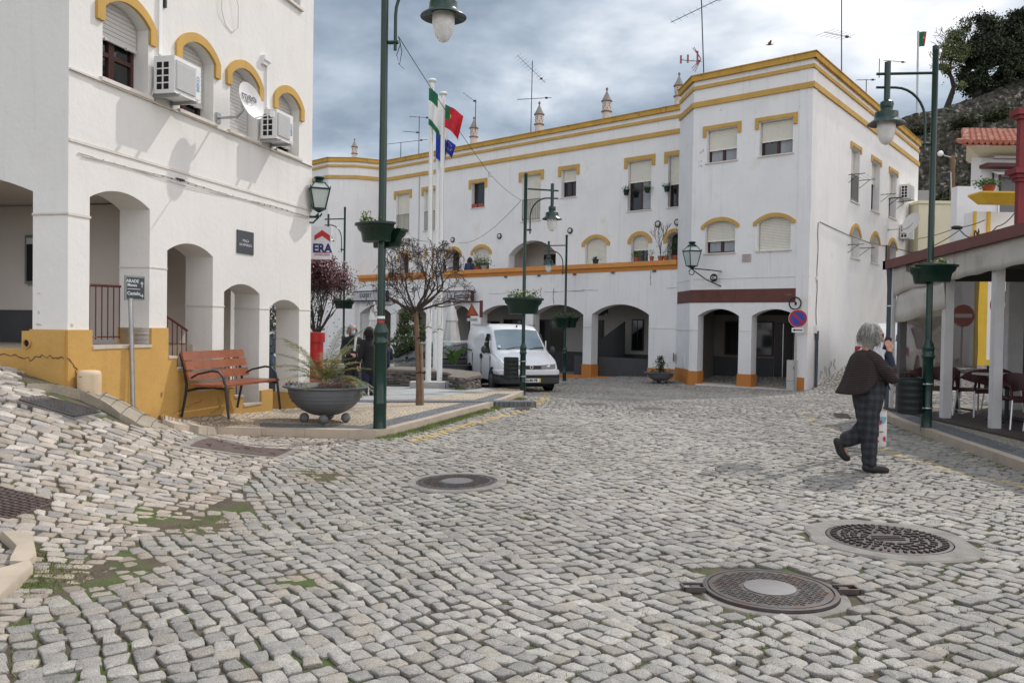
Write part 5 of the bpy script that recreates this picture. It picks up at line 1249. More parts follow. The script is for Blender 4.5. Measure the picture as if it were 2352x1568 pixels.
# ---------------------------------------------------------------- bowls
def frond(b,o,az,l,rise,droop,nl=26,lw=.008,ll=.13,r=random):
    d=Vector((cos(az),sin(az),0));pts=[];n=10
    for i in range(n+1):
        f=i/n;pts.append(o+d*l*(f*.9)*(.45+.55*f if rise>.6 else .8)+Vector((0,0,l*(rise*f*1.25-droop*f*f*1.1))))
    b.m=1;b.tube(pts,[.006*(1-.8*i/n) for i in range(n+1)],4,False);b.m=0
    for k in range(nl):
        f=.22+.78*k/nl;i=min(int(f*n),n-1);g=f*n-i;p=pts[i].lerp(pts[i+1],g);t=(pts[i+1]-pts[i]).normalized()
        s=t.cross(Vector((0,0,1))).normalized()
        for sg in (-1,1):
            dd=(t*.75+s*sg*.8+Vector((0,0,r.uniform(.0,.35)))).normalized();L_=ll*(1-.5*abs(f-.5))*r.uniform(.8,1.1)
            tip=p+dd*L_+Vector((0,0,-L_*.25));w=t*lw/2
            m_=p+dd*L_*.5+Vector((0,0,.004));b.add([p-w,p+w,m_+w*1.1,m_-w*1.1,tip],[(0,1,2,3),(3,2,4)])
PALMG=mat('palm_leaf',(.085,.115,.03),.5,var=.35,vs=6,col2=(.32,.23,.08),c2=(.52,.66),c2s=4);PALMS=mat('palm_rib',(.30,.27,.10),.5)
def bowl(p,R,h,label,feet=True,group='round grey bowl planters',rim=1.18):
    t=thing('bowl_planter',label,'planter',p,group);f=R*.125
    b=MB();z0=f*1.25;pr=[(.001,z0)]
    for i in range(1,13):
        a=i/12*pi/2;pr.append((R*sin(a)**.85*.97,z0+(h-z0)*(1-cos(a))**.86))
    pr+=[(R*1.0,h),(R*rim,h+.012*R*3),(R*rim,h+.03*R*2.4),(R*1.02,h+.02*R*2),(R*.94,h-.01),(R*.9,h-.05)]
    b.lathe(pr,p,44,False);b.build('bowl',GREYC,t,smooth=True)
    b=MB()
    for zz in (.55,.68,.80): 
        rr=R*.97*min(1,(1-(1-zz)**2)**.5*1.02);b.lathe([(rr-.004,z0+(h-z0)*zz-.006),(rr+.0015,z0+(h-z0)*zz),(rr-.002,z0+(h-z0)*zz+.006)],p,44,False)
    b.build('ridge',GREYC,t,smooth=True)
    b=MB();b.lathe([(R*.93,h-.03),(.3*R,h+.005),(.001,h+.01)],p,20,False);b.build('soil',SOILD,t)
    if feet:
        for a in (-1.45,-2.75,-.15,1.6):
            b=MB();b.ball(Vector(p)+Vector((cos(a)*R*.55,sin(a)*R*.55,f)),f,18,12);b.build('foot',GREYC,t,smooth=True)
    return t
def bigbowl():
    p=gp(748,968,.1);R=.60;zt=at(748,891,p.y).z-p.z
    bowl(p,.555,zt,'wide grey bowl planter on ball feet with a small palm, on the mosaic pavement',rim=1.1)
    r=random.Random(2);o=p+Vector((-.03,0,zt))
    t=thing('palm_plant','small spiky palm growing in the wide grey bowl','palm',o)
    b=MB()
    for k in range(24):
        az=2*pi*k/24+r.uniform(-.2,.2);ri=r.uniform(.55,1.5);frond(b,o+Vector((cos(az)*.02,sin(az)*.02,0)),az,r.uniform(.60,.84),ri,r.uniform(.35,.65),28,.009,r.uniform(.15,.2),r)
    for k in range(6): frond(b,o+Vector((.22,.05,0)),-.6+k*.5,r.uniform(.5,.7),r.uniform(.5,.8),.8,26,.009,.15,r)
    b.build('frond',[PALMG,PALMS],t,fix=False)
    def flowers(dx,dy,sx,n,m,label,hh=.07,name='flower_clump'):
        c=p+Vector((dx,dy,zt+.01));t=thing(name,label,'flowers',c);b=MB();g=MB()
        for k in range(n):
            q=c+Vector((r.uniform(-1,1)*sx,r.uniform(-1,1)*.09,r.uniform(.01,hh)));d=rv(r);d.z=abs(d.z)
            leaf(g,q,d,.035,.014)
            if r.random()<.8:
                for j in range(5): a=j*1.26;leaf(b,q+Vector((0,0,.02)),Vector((cos(a),sin(a)-.6,.5)),.020,.012)
        g.build('foliage',LEAFG[1],t,fix=False);b.build('petals',m,t,fix=False)
    MG=mat('magenta_petal',(.30,.02,.20),.6,var=.2);PK=mat('dull_pink_petal',(.35,.10,.12),.7,var=.3)
    flowers(.12,-.40,.17,110,MG,'magenta flowers at the front of the wide grey bowl');flowers(-.42,-.16,.10,60,mat('dusky_red_petal',(.22,.03,.06),.7),'small dusky red flowers at the left rim of the wide grey bowl');flowers(.34,-.33,.15,80,PK,'dull pink flowers at the right rim of the wide grey bowl')
bigbowl()
def sidebowls():
    p=gp(1516,880,.0);zt=at(1516,857,p.y).z-p.z;k=p.y/1898
    bowl(p,31*k,zt,'grey bowl planter with a small dark bush at the foot of the corner house');r=random.Random(5)
    t=thing('small_bush','small dark bush in the bowl at the foot of the corner house','bush',p+Vector((0,0,zt)));b=MB();b2=MB()
    for k_ in range(7): a=r.uniform(0,6.3);b2.tube([p+Vector((0,0,zt)),p+Vector((.1*cos(a),.1*sin(a),zt+r.uniform(.3,.55)))],.012,5)
    for k_ in range(420): z=r.random();w=.19*(1-abs(z-.4));leaf(b,p+Vector((r.gauss(0,w*.7),r.gauss(0,w*.7),zt+.05+z*.55)),rv(r),.09,.045)
    for k_ in range(200): leaf(b,p+Vector((r.uniform(-.42,.42),r.uniform(-.3,.3),zt+r.uniform(0,.10))),rv(r),.07,.03)
    b2.build('stem',mat('bush_stem',(.06,.04,.03),.9),t);b.build('foliage',LEAFG[2],t,fix=False)
    p=gp(1006,884,.1);p=p+Vector((.35,1.1,0));p.z=H(p.x,p.y)+.1;zt=.60
    bowl(p,.62,zt,'dark grey bowl planter with strap-leaved plant behind the flagpoles')
    t=thing('strap_leaf_plant','broad strap-leaved plant in the bowl behind the flagpoles','plant',p+Vector((0,0,zt)));b=MB()
    for k_ in range(22):
        a=r.uniform(0,6.3);l=r.uniform(.5,.85);d=Vector((cos(a)*.55,sin(a)*.4,1)).normalized();q=p+Vector((r.uniform(-.15,.15),0,zt));s=d.cross(Vector((0,1,0))).normalized()*.045;m_=q+d*l*.6;e=q+d*l+Vector((cos(a)*.2,0,-.1))
        b.add([q-s*.5,q+s*.5,m_+s,m_-s,e],[(0,1,2,3),(3,2,4)])
    b.build('foliage',LEAFG[1],t,fix=False)
sidebowls()
# ---------------------------------------------------------------- flag poles
def flagmesh(P,d,h,w,fold,parent,mats,name='cloth',split=None,sag=.5,n=14,m=12,seed=0,col=None):
    """cloth hanging from hoist P down by h, fly towards d by w, with folds; material by column/row"""
    b=MB();perp=Vector((-d.y,d.x,0));vs=[]
    for i in range(m+1):
        for j in range(n+1):
            f=j/n;v=i/m;x=w*f*(1-.25*v*f);zz=-h*v-sag*w*f**1.3*(1+.2*v)
            y=fold*sin(f*9+seed+v*1.2)*f**.6
            vs.append(P+d*x+perp*y+Vector((0,0,zz)))
    b.v=[tuple(q) for q in vs]
    for i in range(m):
        for j in range(n):
            b.f.append((i*(n+1)+j,i*(n+1)+j+1,(i+1)*(n+1)+j+1,(i+1)*(n+1)+j));b.mi.append(col(i/m,j/n) if col else 0)
    return b.build(name,mats,parent,smooth='all',fix=False)
FG=mat('flag_green',(.01,.12,.055),.8,var=.1);FR=mat('flag_red',(.50,.015,.03),.8,var=.1);FB_=mat('flag_blue',(.012,.035,.28),.8,var=.1);FWH=mat('flag_white',(.68,.68,.66),.8);FY=mat('flag_yellow',(.7,.5,.05),.8)
def flagpole(px,pyb,pxt,pyt,depth,label,blk=True):
    p=at(px,pyb,depth);p.z=H(p.x,p.y)+.25;top=at(pxt,pyt,depth);top.y=depth
    t=thing('flagpole',label,'flagpole',(p.x,p.y,H(p.x,p.y)+.1),'white flagpoles on the plaza')
    tx=Vector((p.x+(top.x-p.x)*.0,p.y,top.z))
    b=MB();b.tube([p-Vector((0,0,.15)),Vector((p.x,p.y,p.z+2.2))],.075,14);b.tube([Vector((p.x,p.y,p.z+2.2)),Vector((p.x,p.y,top.z-.10))],[.065,.055],14);b.build('pole',WPLA,t,smooth=True)
    b=MB();b.lathe([(.02,-.10),(.06,-.06),(.115,-.03),(.12,0),(.09,.03),(.001,.05)],(p.x,p.y,top.z-.03),18,False);b.build('finial',WPLA,t,smooth=True)
    b=MB();b.box((p.x,p.y,p.z-.06),(.92,.55,.17),.05);b.build('base_block',CONC,t)
    b=MB();b.tube([Vector((p.x+.03,p.y-.07,top.z-.2)),Vector((p.x+.07,p.y-.10,(top.z+p.z)/2)),Vector((p.x+.05,p.y-.09,p.z+1.6)),Vector((p.x-.04,p.y-.09,p.z+1.5))],.006,4);b.build('halyard',mat('grey_rope',(.35,.33,.3),.9),t)
    b=MB();b.tube([Vector((p.x+.08*cos(a),p.y+.08*sin(a),p.z+1.45+.02*sin(a*3))) for a in [i*.5 for i in range(40)]],.012,4);b.build('rope_coil',mat('dirty_rope',(.22,.19,.15),.9),t)
    return p,top.z
q1,z1=flagpole(983,888,993,182,21.6,'tallest white flagpole with the green and white flag')
q2,z2=flagpole(1009,882,1017,212,22.6,'white flagpole carrying the red and green national flag')
q3,z3=flagpole(999,878,1006,238,24.2,'rearmost white flagpole, partly hidden, with the blue flag')
t=thing('flag','limp green and white municipal flag on the tallest pole','flag',(q1.x,q1.y,z1-.4));flagmesh(Vector((q1.x-.07,q1.y-.1,z1-.25)),Vector((.5,-.1,0)).normalized(),.95,.40,.08,t,[FWH,FG],col=lambda v,f:1 if (v<.28 and f<.6) or v>.82 else 0,sag=.9)
t=thing('flag','red and green national flag with a yellow emblem hanging on the middle pole','flag',(q2.x,q2.y,z2-.5));flagmesh(Vector((q2.x+.06,q2.y-.08,z2-.35)),Vector((.95,-.1,0)).normalized(),0.62,.50,.11,t,[FR,FG,FY],col=lambda v,f:1 if f<.24 and v<.6 else (2 if .22<f<.34 and .30<v<.46 else 0),sag=.62,n=22,m=18)
t=thing('flag','dark blue flag with small stars, showing below the national flag','flag',(q3.x,q3.y,z3-.9));flagmesh(Vector((q3.x+.10,q3.y-.05,z3-.98)),Vector((1,-.1,0)).normalized(),.36,.42,.07,t,[FB_,FY],col=lambda v,f:1 if abs((v-.4)**2+(f-.5)**2-.06)<.012 and int(f*22+v*12)%3==0 else 0,sag=.55,n=26,m=20)
t=thing('flag','limp white flag with a dark blue edge between the poles','flag',(q3.x,q3.y,z3-.3));flagmesh(Vector((q3.x-.06,q3.y-.1,z3-.1)),Vector((.3,-.1,0)).normalized(),1.5,.40,.07,t,[FWH,FB_],col=lambda v,f:1 if v>.45 else 0,sag=.7)
# information lectern
def lectern():
    p=gp(1000,880,.1);p=Vector((p.x+.05,p.y+.35,0));p.z=H(p.x,p.y)+.1;t=thing('information_board','tilted information board with a pale green face behind the flagpoles','information board',p)
    c=at(1011,806,p.y);d=Vector((.62,.30,.62)).normalized();s=Vector((-.35,.9,0)).normalized();b=MB();n=d.cross(s).normalized()
    def bx(hw,hl,t0,t1,m,nm): 
        q=MB();q.hexa([c+d*a*hl+s*e*hw+n*t0 for a,e in ((-1,-1),(1,-1),(1,1),(-1,1))]+[c+d*a*hl+s*e*hw+n*t1 for a,e in ((-1,-1),(1,-1),(1,1),(-1,1))]);q.build(nm,m,t)
    sg=1 if n.z>0 else -1
    bx(.42,.46,0,-.06*sg,STEEL,'frame');bx(.38,.42,.001*sg,.006*sg,mat('pale_green_face',(.28,.40,.36),.35),'face')
    b=MB();b.tube([p,c-Vector((0,0,.1))],.05,8);b.build('post',STEEL,t)
lectern()
# red cylindrical column and cast dome bollard
def redcol():
    y=18.2;p=at(731,0,y);p.z=H(p.x,p.y)+.05;zt=at(731,764,y).z;t=thing('post_box','big bright red cylindrical pillar box at the corner of the white house','post box',p)
    k=y/1898;R=21*k;b=MB();b.lathe([(R*.95,0),(R*.95,zt-p.z-.22),(R*1.12,zt-p.z-.20),(R*1.12,zt-p.z),(.001,zt-p.z+.02)],p,32,False);b.build('body',RED,t,smooth=True)
    b=MB();b.lathe([(R*1.0,-.02),(R*1.0,.12),(R*.95,.14)],p,32,False);b.build('plinth',BLACK,t,smooth=True)
    q=at(631,0,20);q.z=H(q.x,q.y)+.1;k=20/1898;b=MB();t=thing('dome_bollard','dark metal dome-shaped bollard seen through the smallest arch','bollard',q);R=23*k*.75;hh=at(631,812,20).z-q.z
    b.lathe([(R,-.3),(R,hh*.55),(R*.93,hh*.72),(R*.7,hh*.88),(R*.3,hh*.98),(.06,hh),(.05,hh+.05),(.001,hh+.06)],q,28,False);b.build('dome',mat('blue_black_metal',(.04,.055,.07),.3,metal=.6),t,smooth=True)
redcol()
# advertising board + wall lantern at the end of the left house
def advert():
    y=14.6;t=thing('advertising_sign','square white hanging sign with a red roof shape and ERA lettering at the house corner','sign',at(740,562,y))
    TL=at(708,523,y);c=at(767,0,y);x0,x1=TL.x-.08,c.x;z1=TL.z+.02;z0=at(740,596,y).z;b=MB();b.box(((x0+x1)/2,y,(z0+z1)/2),(x1-x0,.06,z1-z0));b.build('panel',mat('sign_white',(.60,.60,.64),.4),t)
    b=MB();b.box(((x0+x1)/2,y,z0-.006),(x1-x0+.01,.065,.012));b.build('trim',mat('sign_red',(.42,.02,.02),.5),t)
    def Mx(px,py): 
        p=at(px,py,y-.031);return Matrix(((1,0,0,p.x),(0,0,-1,p.y),(0,1,0,p.z),(0,0,0,1)))
    NV=mat('navy_letter',(.01,.02,.11),.5);RL=mat('sign_red',(.42,.02,.02))
    text('ERA',.205,NV,Mx(740,571),t,bold=.009,sx=.92);text('IMOBILIÁRIA',.046,NV,Mx(740,585.5),t,sx=1.05)
    def q(px,py,o=-.034): return at(px,py,y+o)
    b=MB();
    f=[q(*z) for z in ((722,552),(722,541),(740,528),(740,542))];g=[q(*z) for z in ((740,542),(740,528),(758,541),(758,555))]
    b.add(f+[v+Vector((0,.004,0)) for v in f],[(0,1,2,3),(7,6,5,4),(0,4,5,1),(1,5,6,2),(2,6,7,3),(3,7,4,0)]);b.add(g+[v+Vector((0,.004,0)) for v in g],[(0,1,2,3),(7,6,5,4),(0,4,5,1),(1,5,6,2),(2,6,7,3),(3,7,4,0)])
    a=q(723,579);c=q(758,581);b.box(((a.x+c.x)/2,a.y,(a.z+c.z)/2),(c.x-a.x,.004,.014));b.pieces('emblem',RL,t)
    b=MB();b.tube([(x0-.3,y,z1-.03),(x0,y,z1-.03)],.02,8);b.tube([(x0-.3,y,z0+.03),(x0,y,z0+.03)],.02,8);b.build('bracket',IRON,t)
advert()
def lantern(c,h,w,label,bracket,parent=None):
    """six-ish sided iron street lantern: c = centre of the glass body, h total height"""
    t=thing('wall_lantern',label,'lantern',c);b=MB();g=MB();P=Vector(c);n=4;a0=pi/4+.35
    def ring(r,z): return [P+Vector((r*cos(a0+2*pi*i/n),r*sin(a0+2*pi*i/n),z)) for i in range(n)]
    zb,zm,zt=-.36*h,.16*h,.34*h;r0,r1,r2=w*.36,w*.62,w*.30
    A,B,C_=ring(r0,zb),ring(r1,zm),ring(r2,zt)
    for i in range(n):
        j=(i+1)%n;b.tube([A[i],B[i]],.018*w*2,5);b.tube([A[i],A[j]],.016*w*2,5);b.tube([B[i],B[j]],.022*w*2,5);b.tube([B[i],C_[i]],.016*w*2,5);b.tube([C_[i],C_[j]],.02*w*2,5)
        b.tube([B[i]+Vector((0,0,0)),B[i]+Vector((0,0,.06*h))+(B[i]-P)*.06],.01*w*2,4)
        g.add([A[i],A[j],B[j],B[i]],[(0,1,2,3)]);g.add([B[i],B[j],C_[j],C_[i]],[(0,1,2,3)])
    b.lathe([(r2*1.1,zt),(r2*.8,zt+.06*h),(r2*.55,zt+.08*h),(r2*.9,zt+.13*h),(r2*.7,zt+.16*h),(.001,zt+.17*h)],P,12,False);b.lathe([(r0*1.0,zb),(r0*.4,zb-.07*h),(.02,zb-.1*h)],P,10,False)
    b.build('frame',GREEN,t,smooth=True);g.build('glass',mat('frosted_lantern_glass',(.50,.56,.54),.25,spec=.4,alpha=.9),t,fix=False)
    b=MB();
    for pts,r in bracket: b.tube(pts,r,6)
    b.build('bracket',GREEN,t,smooth=True);return t
y=13.9;c=at(733,449,y);lantern(c,.62,.36,'green iron lantern with frosted glass on the corner of the white arcaded house',[([c+Vector((-.02,0,-.30)),c+Vector((.0,0,-.36)),c+Vector((-.3,0,-.36))],.022),([c+Vector((0,0,-.36)),c+Vector((-.1,0,-.46)),c+Vector((-.3,0,-.42))],.016),([c+Vector((.05,0,-.30)),c+Vector((.02,0,-.35)),c+Vector((-.05,0,-.33))],.015)])
u,z=FA.k('k3',492,262);c=FA.P(u,z,.75);wl=FA.k('k3',638,350);e=FA.P(wl[0]-.0,z-.5,.0)
o_=c+Vector((0,0,-.42));lantern(c,.95,.50,'green iron lantern on a scrolled bracket over the brown sign band',[([o_,e+FA.n*.75+(o_-e-FA.n*.75)*.0+Vector((0,0,0)),e],.022),([o_+Vector((0,0,-.02)),o_.lerp(e,.5)+Vector((0,0,-.33)),e+Vector((0,0,-.50))],.020),([o_+FA.d*.1*cos(a)+Vector((0,0,.1*sin(a)-.12)) for a in [i*.6 for i in range(11)]],.016)])
t=thing('lantern_badge','small oval dark badge with letters under the bracket of the green lantern','badge',e);b=MB();R_=FA.n.to_track_quat('Z','Y').to_matrix();ce=e.lerp(o_,.25)+Vector((0,0,-.24));b.lathe([(.13,-.01),(.14,.0),(.13,.012),(.001,.012)],ce,20,False,R_);b.build('plate',BLACK,t,smooth=True)
M=fmat(FA,0,0,0);M.translation=ce+FA.n*.014;text('CM',.13,WPLA,M,t,bold=.003)
# no parking sign
def noparking():
    p=gp(1826,898,.0);k=p.y/1898;t=thing('no_parking_sign','round blue and red no-parking sign with an arrow plate on a grey post','traffic sign',p)
    c=at(1830,731,p.y-.1);Rr=20.5*k
    nrm=Vector((-.25,-1,0)).normalized();R=nrm.to_track_quat('Z','Y').to_matrix()
    b=MB();b.tube([p,Vector((p.x,p.y,c.z-.1))],.028,10);b.build('post',STEEL,t,smooth=True)
    c=Vector((p.x+.02,p.y-.06,c.z));xx=Vector((-nrm.y,nrm.x,0))
    def disc(r,o,m,nm): b=MB();b.lathe([(r,o-.006),(r,o),(.001,o)],c,40,False,R);b.build(nm,m,t)
    disc(Rr,.0,WPLA,'rim');disc(Rr*.965,.003,mat('sign_signal_red',(.42,.012,.015),.45),'red_ring');disc(Rr*.75,.006,mat('sign_blue',(.02,.055,.33),.45),'blue_field')
    b=MB();d=(xx*-1+Vector((0,0,1))).normalized();s=(xx+Vector((0,0,1))).normalized();q=[c+d*Rr*.76+s*.035+nrm*.009,c-d*Rr*.76+s*.035+nrm*.009,c-d*Rr*.76-s*.035+nrm*.009,c+d*Rr*.76-s*.035+nrm*.009];b.hexa([v-nrm*.004 for v in q]+q);b.build('slash',MATS['sign_signal_red'],t)
    c2=Vector((c.x,c.y,at(1830,758,p.y).z));b=MB();hw,hh=13*k,5.4*k
    Q=lambda u,v,o:c2+xx*u+Vector((0,0,v))+nrm*o
    b.hexa([Q(-hw,-hh,-.006),Q(hw,-hh,-.006),Q(hw,-hh,0),Q(-hw,-hh,0),Q(-hw,hh,-.006),Q(hw,hh,-.006),Q(hw,hh,0),Q(-hw,hh,0)]);b.build('arrow_plate',WPLA,t)
    b=MB();b.prism([[(-hw*.85,0),(-hw*.5,hh*.6),(-hw*.5,hh*.25),(hw*.8,hh*.25),(hw*.8,-hh*.25),(-hw*.5,-hh*.25),(-hw*.5,-hh*.6)]],lambda u,v:Q(u,v,.001),lambda u,v:Q(u,v,.004));b.build('arrow',BLACK,t)
noparking()
t=thing('wall_ring','dark ring lamp housing on the brown sign band, right above the no-parking sign','ring lamp',FA.P(.45,2.35));b=MB();c=FA.P(*FA.k('k3',1225,622),.05);R_=FA.n.to_track_quat('Z','Y').to_matrix();b.tube([c+R_@Vector((.19*cos(a),.19*sin(a),.04)) for a in [i*pi/12 for i in range(25)]],.022,6);b.box(c,(.05,.05,.1));b.build('ring',IRON,t,smooth=True)
t=thing('utility_cabinet','narrow pale utility cabinet at the right dark arch','cabinet',FA.P(.42,-.4));b=MB();b.fbox(FA,.30,.60,-.40,.56,-.05,.12);b.build('body',mat('cabinet_grey',(.48,.46,.43),.6,var=.08),t);b=MB();b.fbox(FA,.31,.59,-.1,-.09,.12,.124);b.fbox(FA,.36,.38,.28,.36,.12,.125);b.build('seam',IRON,t)
t=thing('wall_plaque','small pale stone plaque between the two arched windows of the corner house','plaque',FA.P(2.08,3.87));b=MB();b.fbox(FA,1.93,2.25,3.73,3.99,0,.02);b.build('slab',mat('pink_grey_stone',(.42,.35,.33),.7),t)
b=MB();[b.fbox(FA,2.0,2.18,3.79+k*.055,3.80+k*.055,.02,.022) for k in range(4)];b.build('inscription',mat('worn_inscription',(.2,.15,.14)),t)
t=thing('round_wall_sign','small dark red disc mounted edge-on on the chamfer of the corner house','wall sign',FB.P(BL*.8,.3));b=MB();c=FB.P(BL*.97,.45,.10);R_=Vector((-.45,-.9,0)).to_track_quat('Z','Y').to_matrix();b.lathe([(.16,-.01),(.16,.01),(.001,.01)],c,24,True,Fac((0,0),10).n.to_track_quat('Z','Y').to_matrix());b.build('disc',mat('rust_red',(.22,.05,.03),.6),t)
t=thing('meter_cover','small white meter cover on the chamfer of the corner house','meter box',FB.P(BL*.5,.3));b=MB();b.fbox(FB,BL*.30,BL*.60,.15,.55,.0,.02);b.build('door',WPLA,t)
# air conditioners and dishes of the corner house side wall
for (u,z,lb) in ((11.7,7.15,'air conditioner high on the side wall of the corner house, upper of two'),(11.8,5.48,'air conditioner on the side wall of the corner house, lower of two')): 
    o=ac_unit(FS,u,z,.95,.6,.36,lb,brand=False)
dish(FS,9.9,5.65,'grey satellite dish under the small shuttered window of the side wall',r=.42,aim=Vector((-.75,-.25,.3)),arm=.9)
dish(FS,14.9,5.65,'white satellite dish at the far end of the side wall',r=.42,aim=Vector((.85,-.5,.25)),arm=.6)
def airer(u,z,w,label):
    t=thing('clothes_line_bracket',label,'clothes airer',FS.P(u,z),'clothes line brackets');b=MB()
    for q in (u,u+w):
        b.tube([FS.P(q,z,0),FS.P(q,z,.55)],.014,5);b.tube([FS.P(q,z-.28,0),FS.P(q,z-.02,.35)],.010,5)
    for o in (.2,.38,.54): b.tube([FS.P(u,z,o),FS.P(u+w/2,z-.02,o),FS.P(u+w,z,o)],.004,4)
    b.build('rack',IRON,t)
airer(4.1,7.0,1.4,'clothes airer at the first upper side window');airer(4.2,4.55,1.5,'clothes airer under the first arched side window');airer(8.6,6.9,1.2,'clothes airer right of the second upper side window');airer(10.0,6.95,1.3,'clothes airer over the third upper side window')
# ---------------------------------------------------------------- shop signs
def fascia(fc,x0,x1,y0,y1,label,txt,size,edge,font=None):
    u0,z1=fc.k('s',x0,y0);u1,z0=fc.k('s',x1,y1);t=thing('shop_sign',label,'shop sign',fc.P(u0,z0));a,c=min(u0,u1),max(u0,u1)
    b=MB();b.fbox(fc,a,c,z0,z1,.16,.32);b.build('panel',mat('sign_panel_grey',(.42,.42,.43),.5,var=.05),t)
    b=MB();b.fbox(fc,a,c,z1-.03,z1+.02,.15,.34);b.fbox(fc,a,c,z0-.02,z0+.03,.15,.34);b.fbox(fc,a-.03,a,z0,z1,.15,.34);b.build('frame',edge,t)
    for s,x,y,sz in txt:
        u,z=fc.k('s',x,y);text(s,sz,mat('dark_sign_letter',(.03,.03,.035),.5),fmat(fc,u,z,.322),t,bold=.006)
    b=MB();b.fbox(fc,(a+c)/2-.4,(a+c)/2-.36,z0+.1,z1-.1,0,.16);b.fbox(fc,(a+c)/2+.4,(a+c)/2+.44,z0+.1,z1-.1,0,.16);b.build('bracket',IRON,t);return t
fascia(FC,92,672,272,428,'white shop sign reading EXPERT over the leftmost arch',[('EXPERT',320,345,.30)],.3,mat('navy_edge',(.012,.015,.05)))
fascia(FC,1560,2145,272,440,'white shop sign with dark script letters over the arch beside the van',[('La Fumigné',1960,350,.40)],.4,mat('maroon_edge',(.09,.02,.02),.5))
def tri():
    y=FC.P(7.0,0,1.6).y;y=30.5;k=y/1898
    c=at(1088,714,y);t=thing('hanging_sign','dark red triangular lightbox sign with a name plate hanging from a maroon arm','sign',c);b=MB()
    A,B,C_=at(1083,696.5,y),at(1100,725.5,y),at(1071,725.5,y)
    f=Vector((0,.12,0));b.add([A,B,C_,A+f,B+f,C_+f],[(0,1,2),(5,4,3),(0,3,4,1),(1,4,5,2),(2,5,3,0)]);b.build('lightbox',mat('dull_red_box',(.22,.03,.02),.4),t)
    m=Vector((0,-.005,0));cc=(A+B+C_)/3
    def inn(f): return [v.lerp(cc,f)+m for v in (A,B,C_)]
    b=MB();b.add(inn(.35),[(0,1,2)]);b.build('face',mat('dull_orange_face',(.30,.07,.02),.5),t)
    b=MB();p0=at(1104,693,y);p1_=at(1104,726,y);b.box((p0+p1_)/2+Vector((.02,0,0)),(.12,.12,(p0-p1_).z+.1));q=at(1030,693,y);b.tube([p0,q],.03,6);b.build('arm',mat('maroon_edge',(.09,.02,.02)),t)
    pl=at(1084,734,y);b=MB();b.box(pl,(23*k,.04,6*k));b.build('name_plate',WPLA,t);b=MB();b.box(pl,(24.5*k,.02,7.4*k));b.build('plate_rim',IRON,t)
    M=Matrix(((1,0,0,pl.x),(0,0,-1,pl.y-.025),(0,1,0,pl.z),(0,0,0,1)));text('R. TANGARNE',.075,BLACK,M,t,bold=.002,sx=.72)
tri()
# ---------------------------------------------------------------- folded parasols
def parasol(px,pyt,pyb,y,label,w=.9):
    p=at(px,0,y);zt=at(px,pyt,y).z;z0=H(p.x,y);zb=at(px,pyb,y).z;p.z=z0;t=thing('folded_parasol',label,'parasol',p,'folded white parasols at the arcade');b=MB();vs=[];n=28;rows=[(0,.03),(.1,.14),(.28,.22),(.30,.19),(.6,.28),(.85,.36*w),(1,.42*w)]
    for f,r in rows:
        for k in range(n): a=2*pi*k/n;rr=r*(1+.22*f*sin(a*7)+.08*sin(a*3));vs.append((p.x+rr*cos(a),y+rr*sin(a),zt+(zb-zt)*f))
    b.add(vs,[(i*n+k,i*n+(k+1)%n,(i+1)*n+(k+1)%n,(i+1)*n+k) for i in range(len(rows)-1) for k in range(n)]);b.build('canopy',mat('white_canvas',(.62,.61,.58),.85,var=.06),t,smooth=True)
    b=MB();b.lathe([(.03,0),(.03,zt-z0+.06)],p,8);b.build('pole',WPLA,t);b=MB();b.lathe([(.3,0),(.3,.06),(.05,.1)],p,12);b.build('foot',CONC,t)
parasol(1048,698,835,30.2,'folded white parasol behind the information board, the right one');parasol(953,698,830,33.,'folded white parasol behind the bushy evergreen, the middle one',.8);parasol(868,696,835,33.,'folded white parasol just right behind the tall foreground pole, the left one',.8)
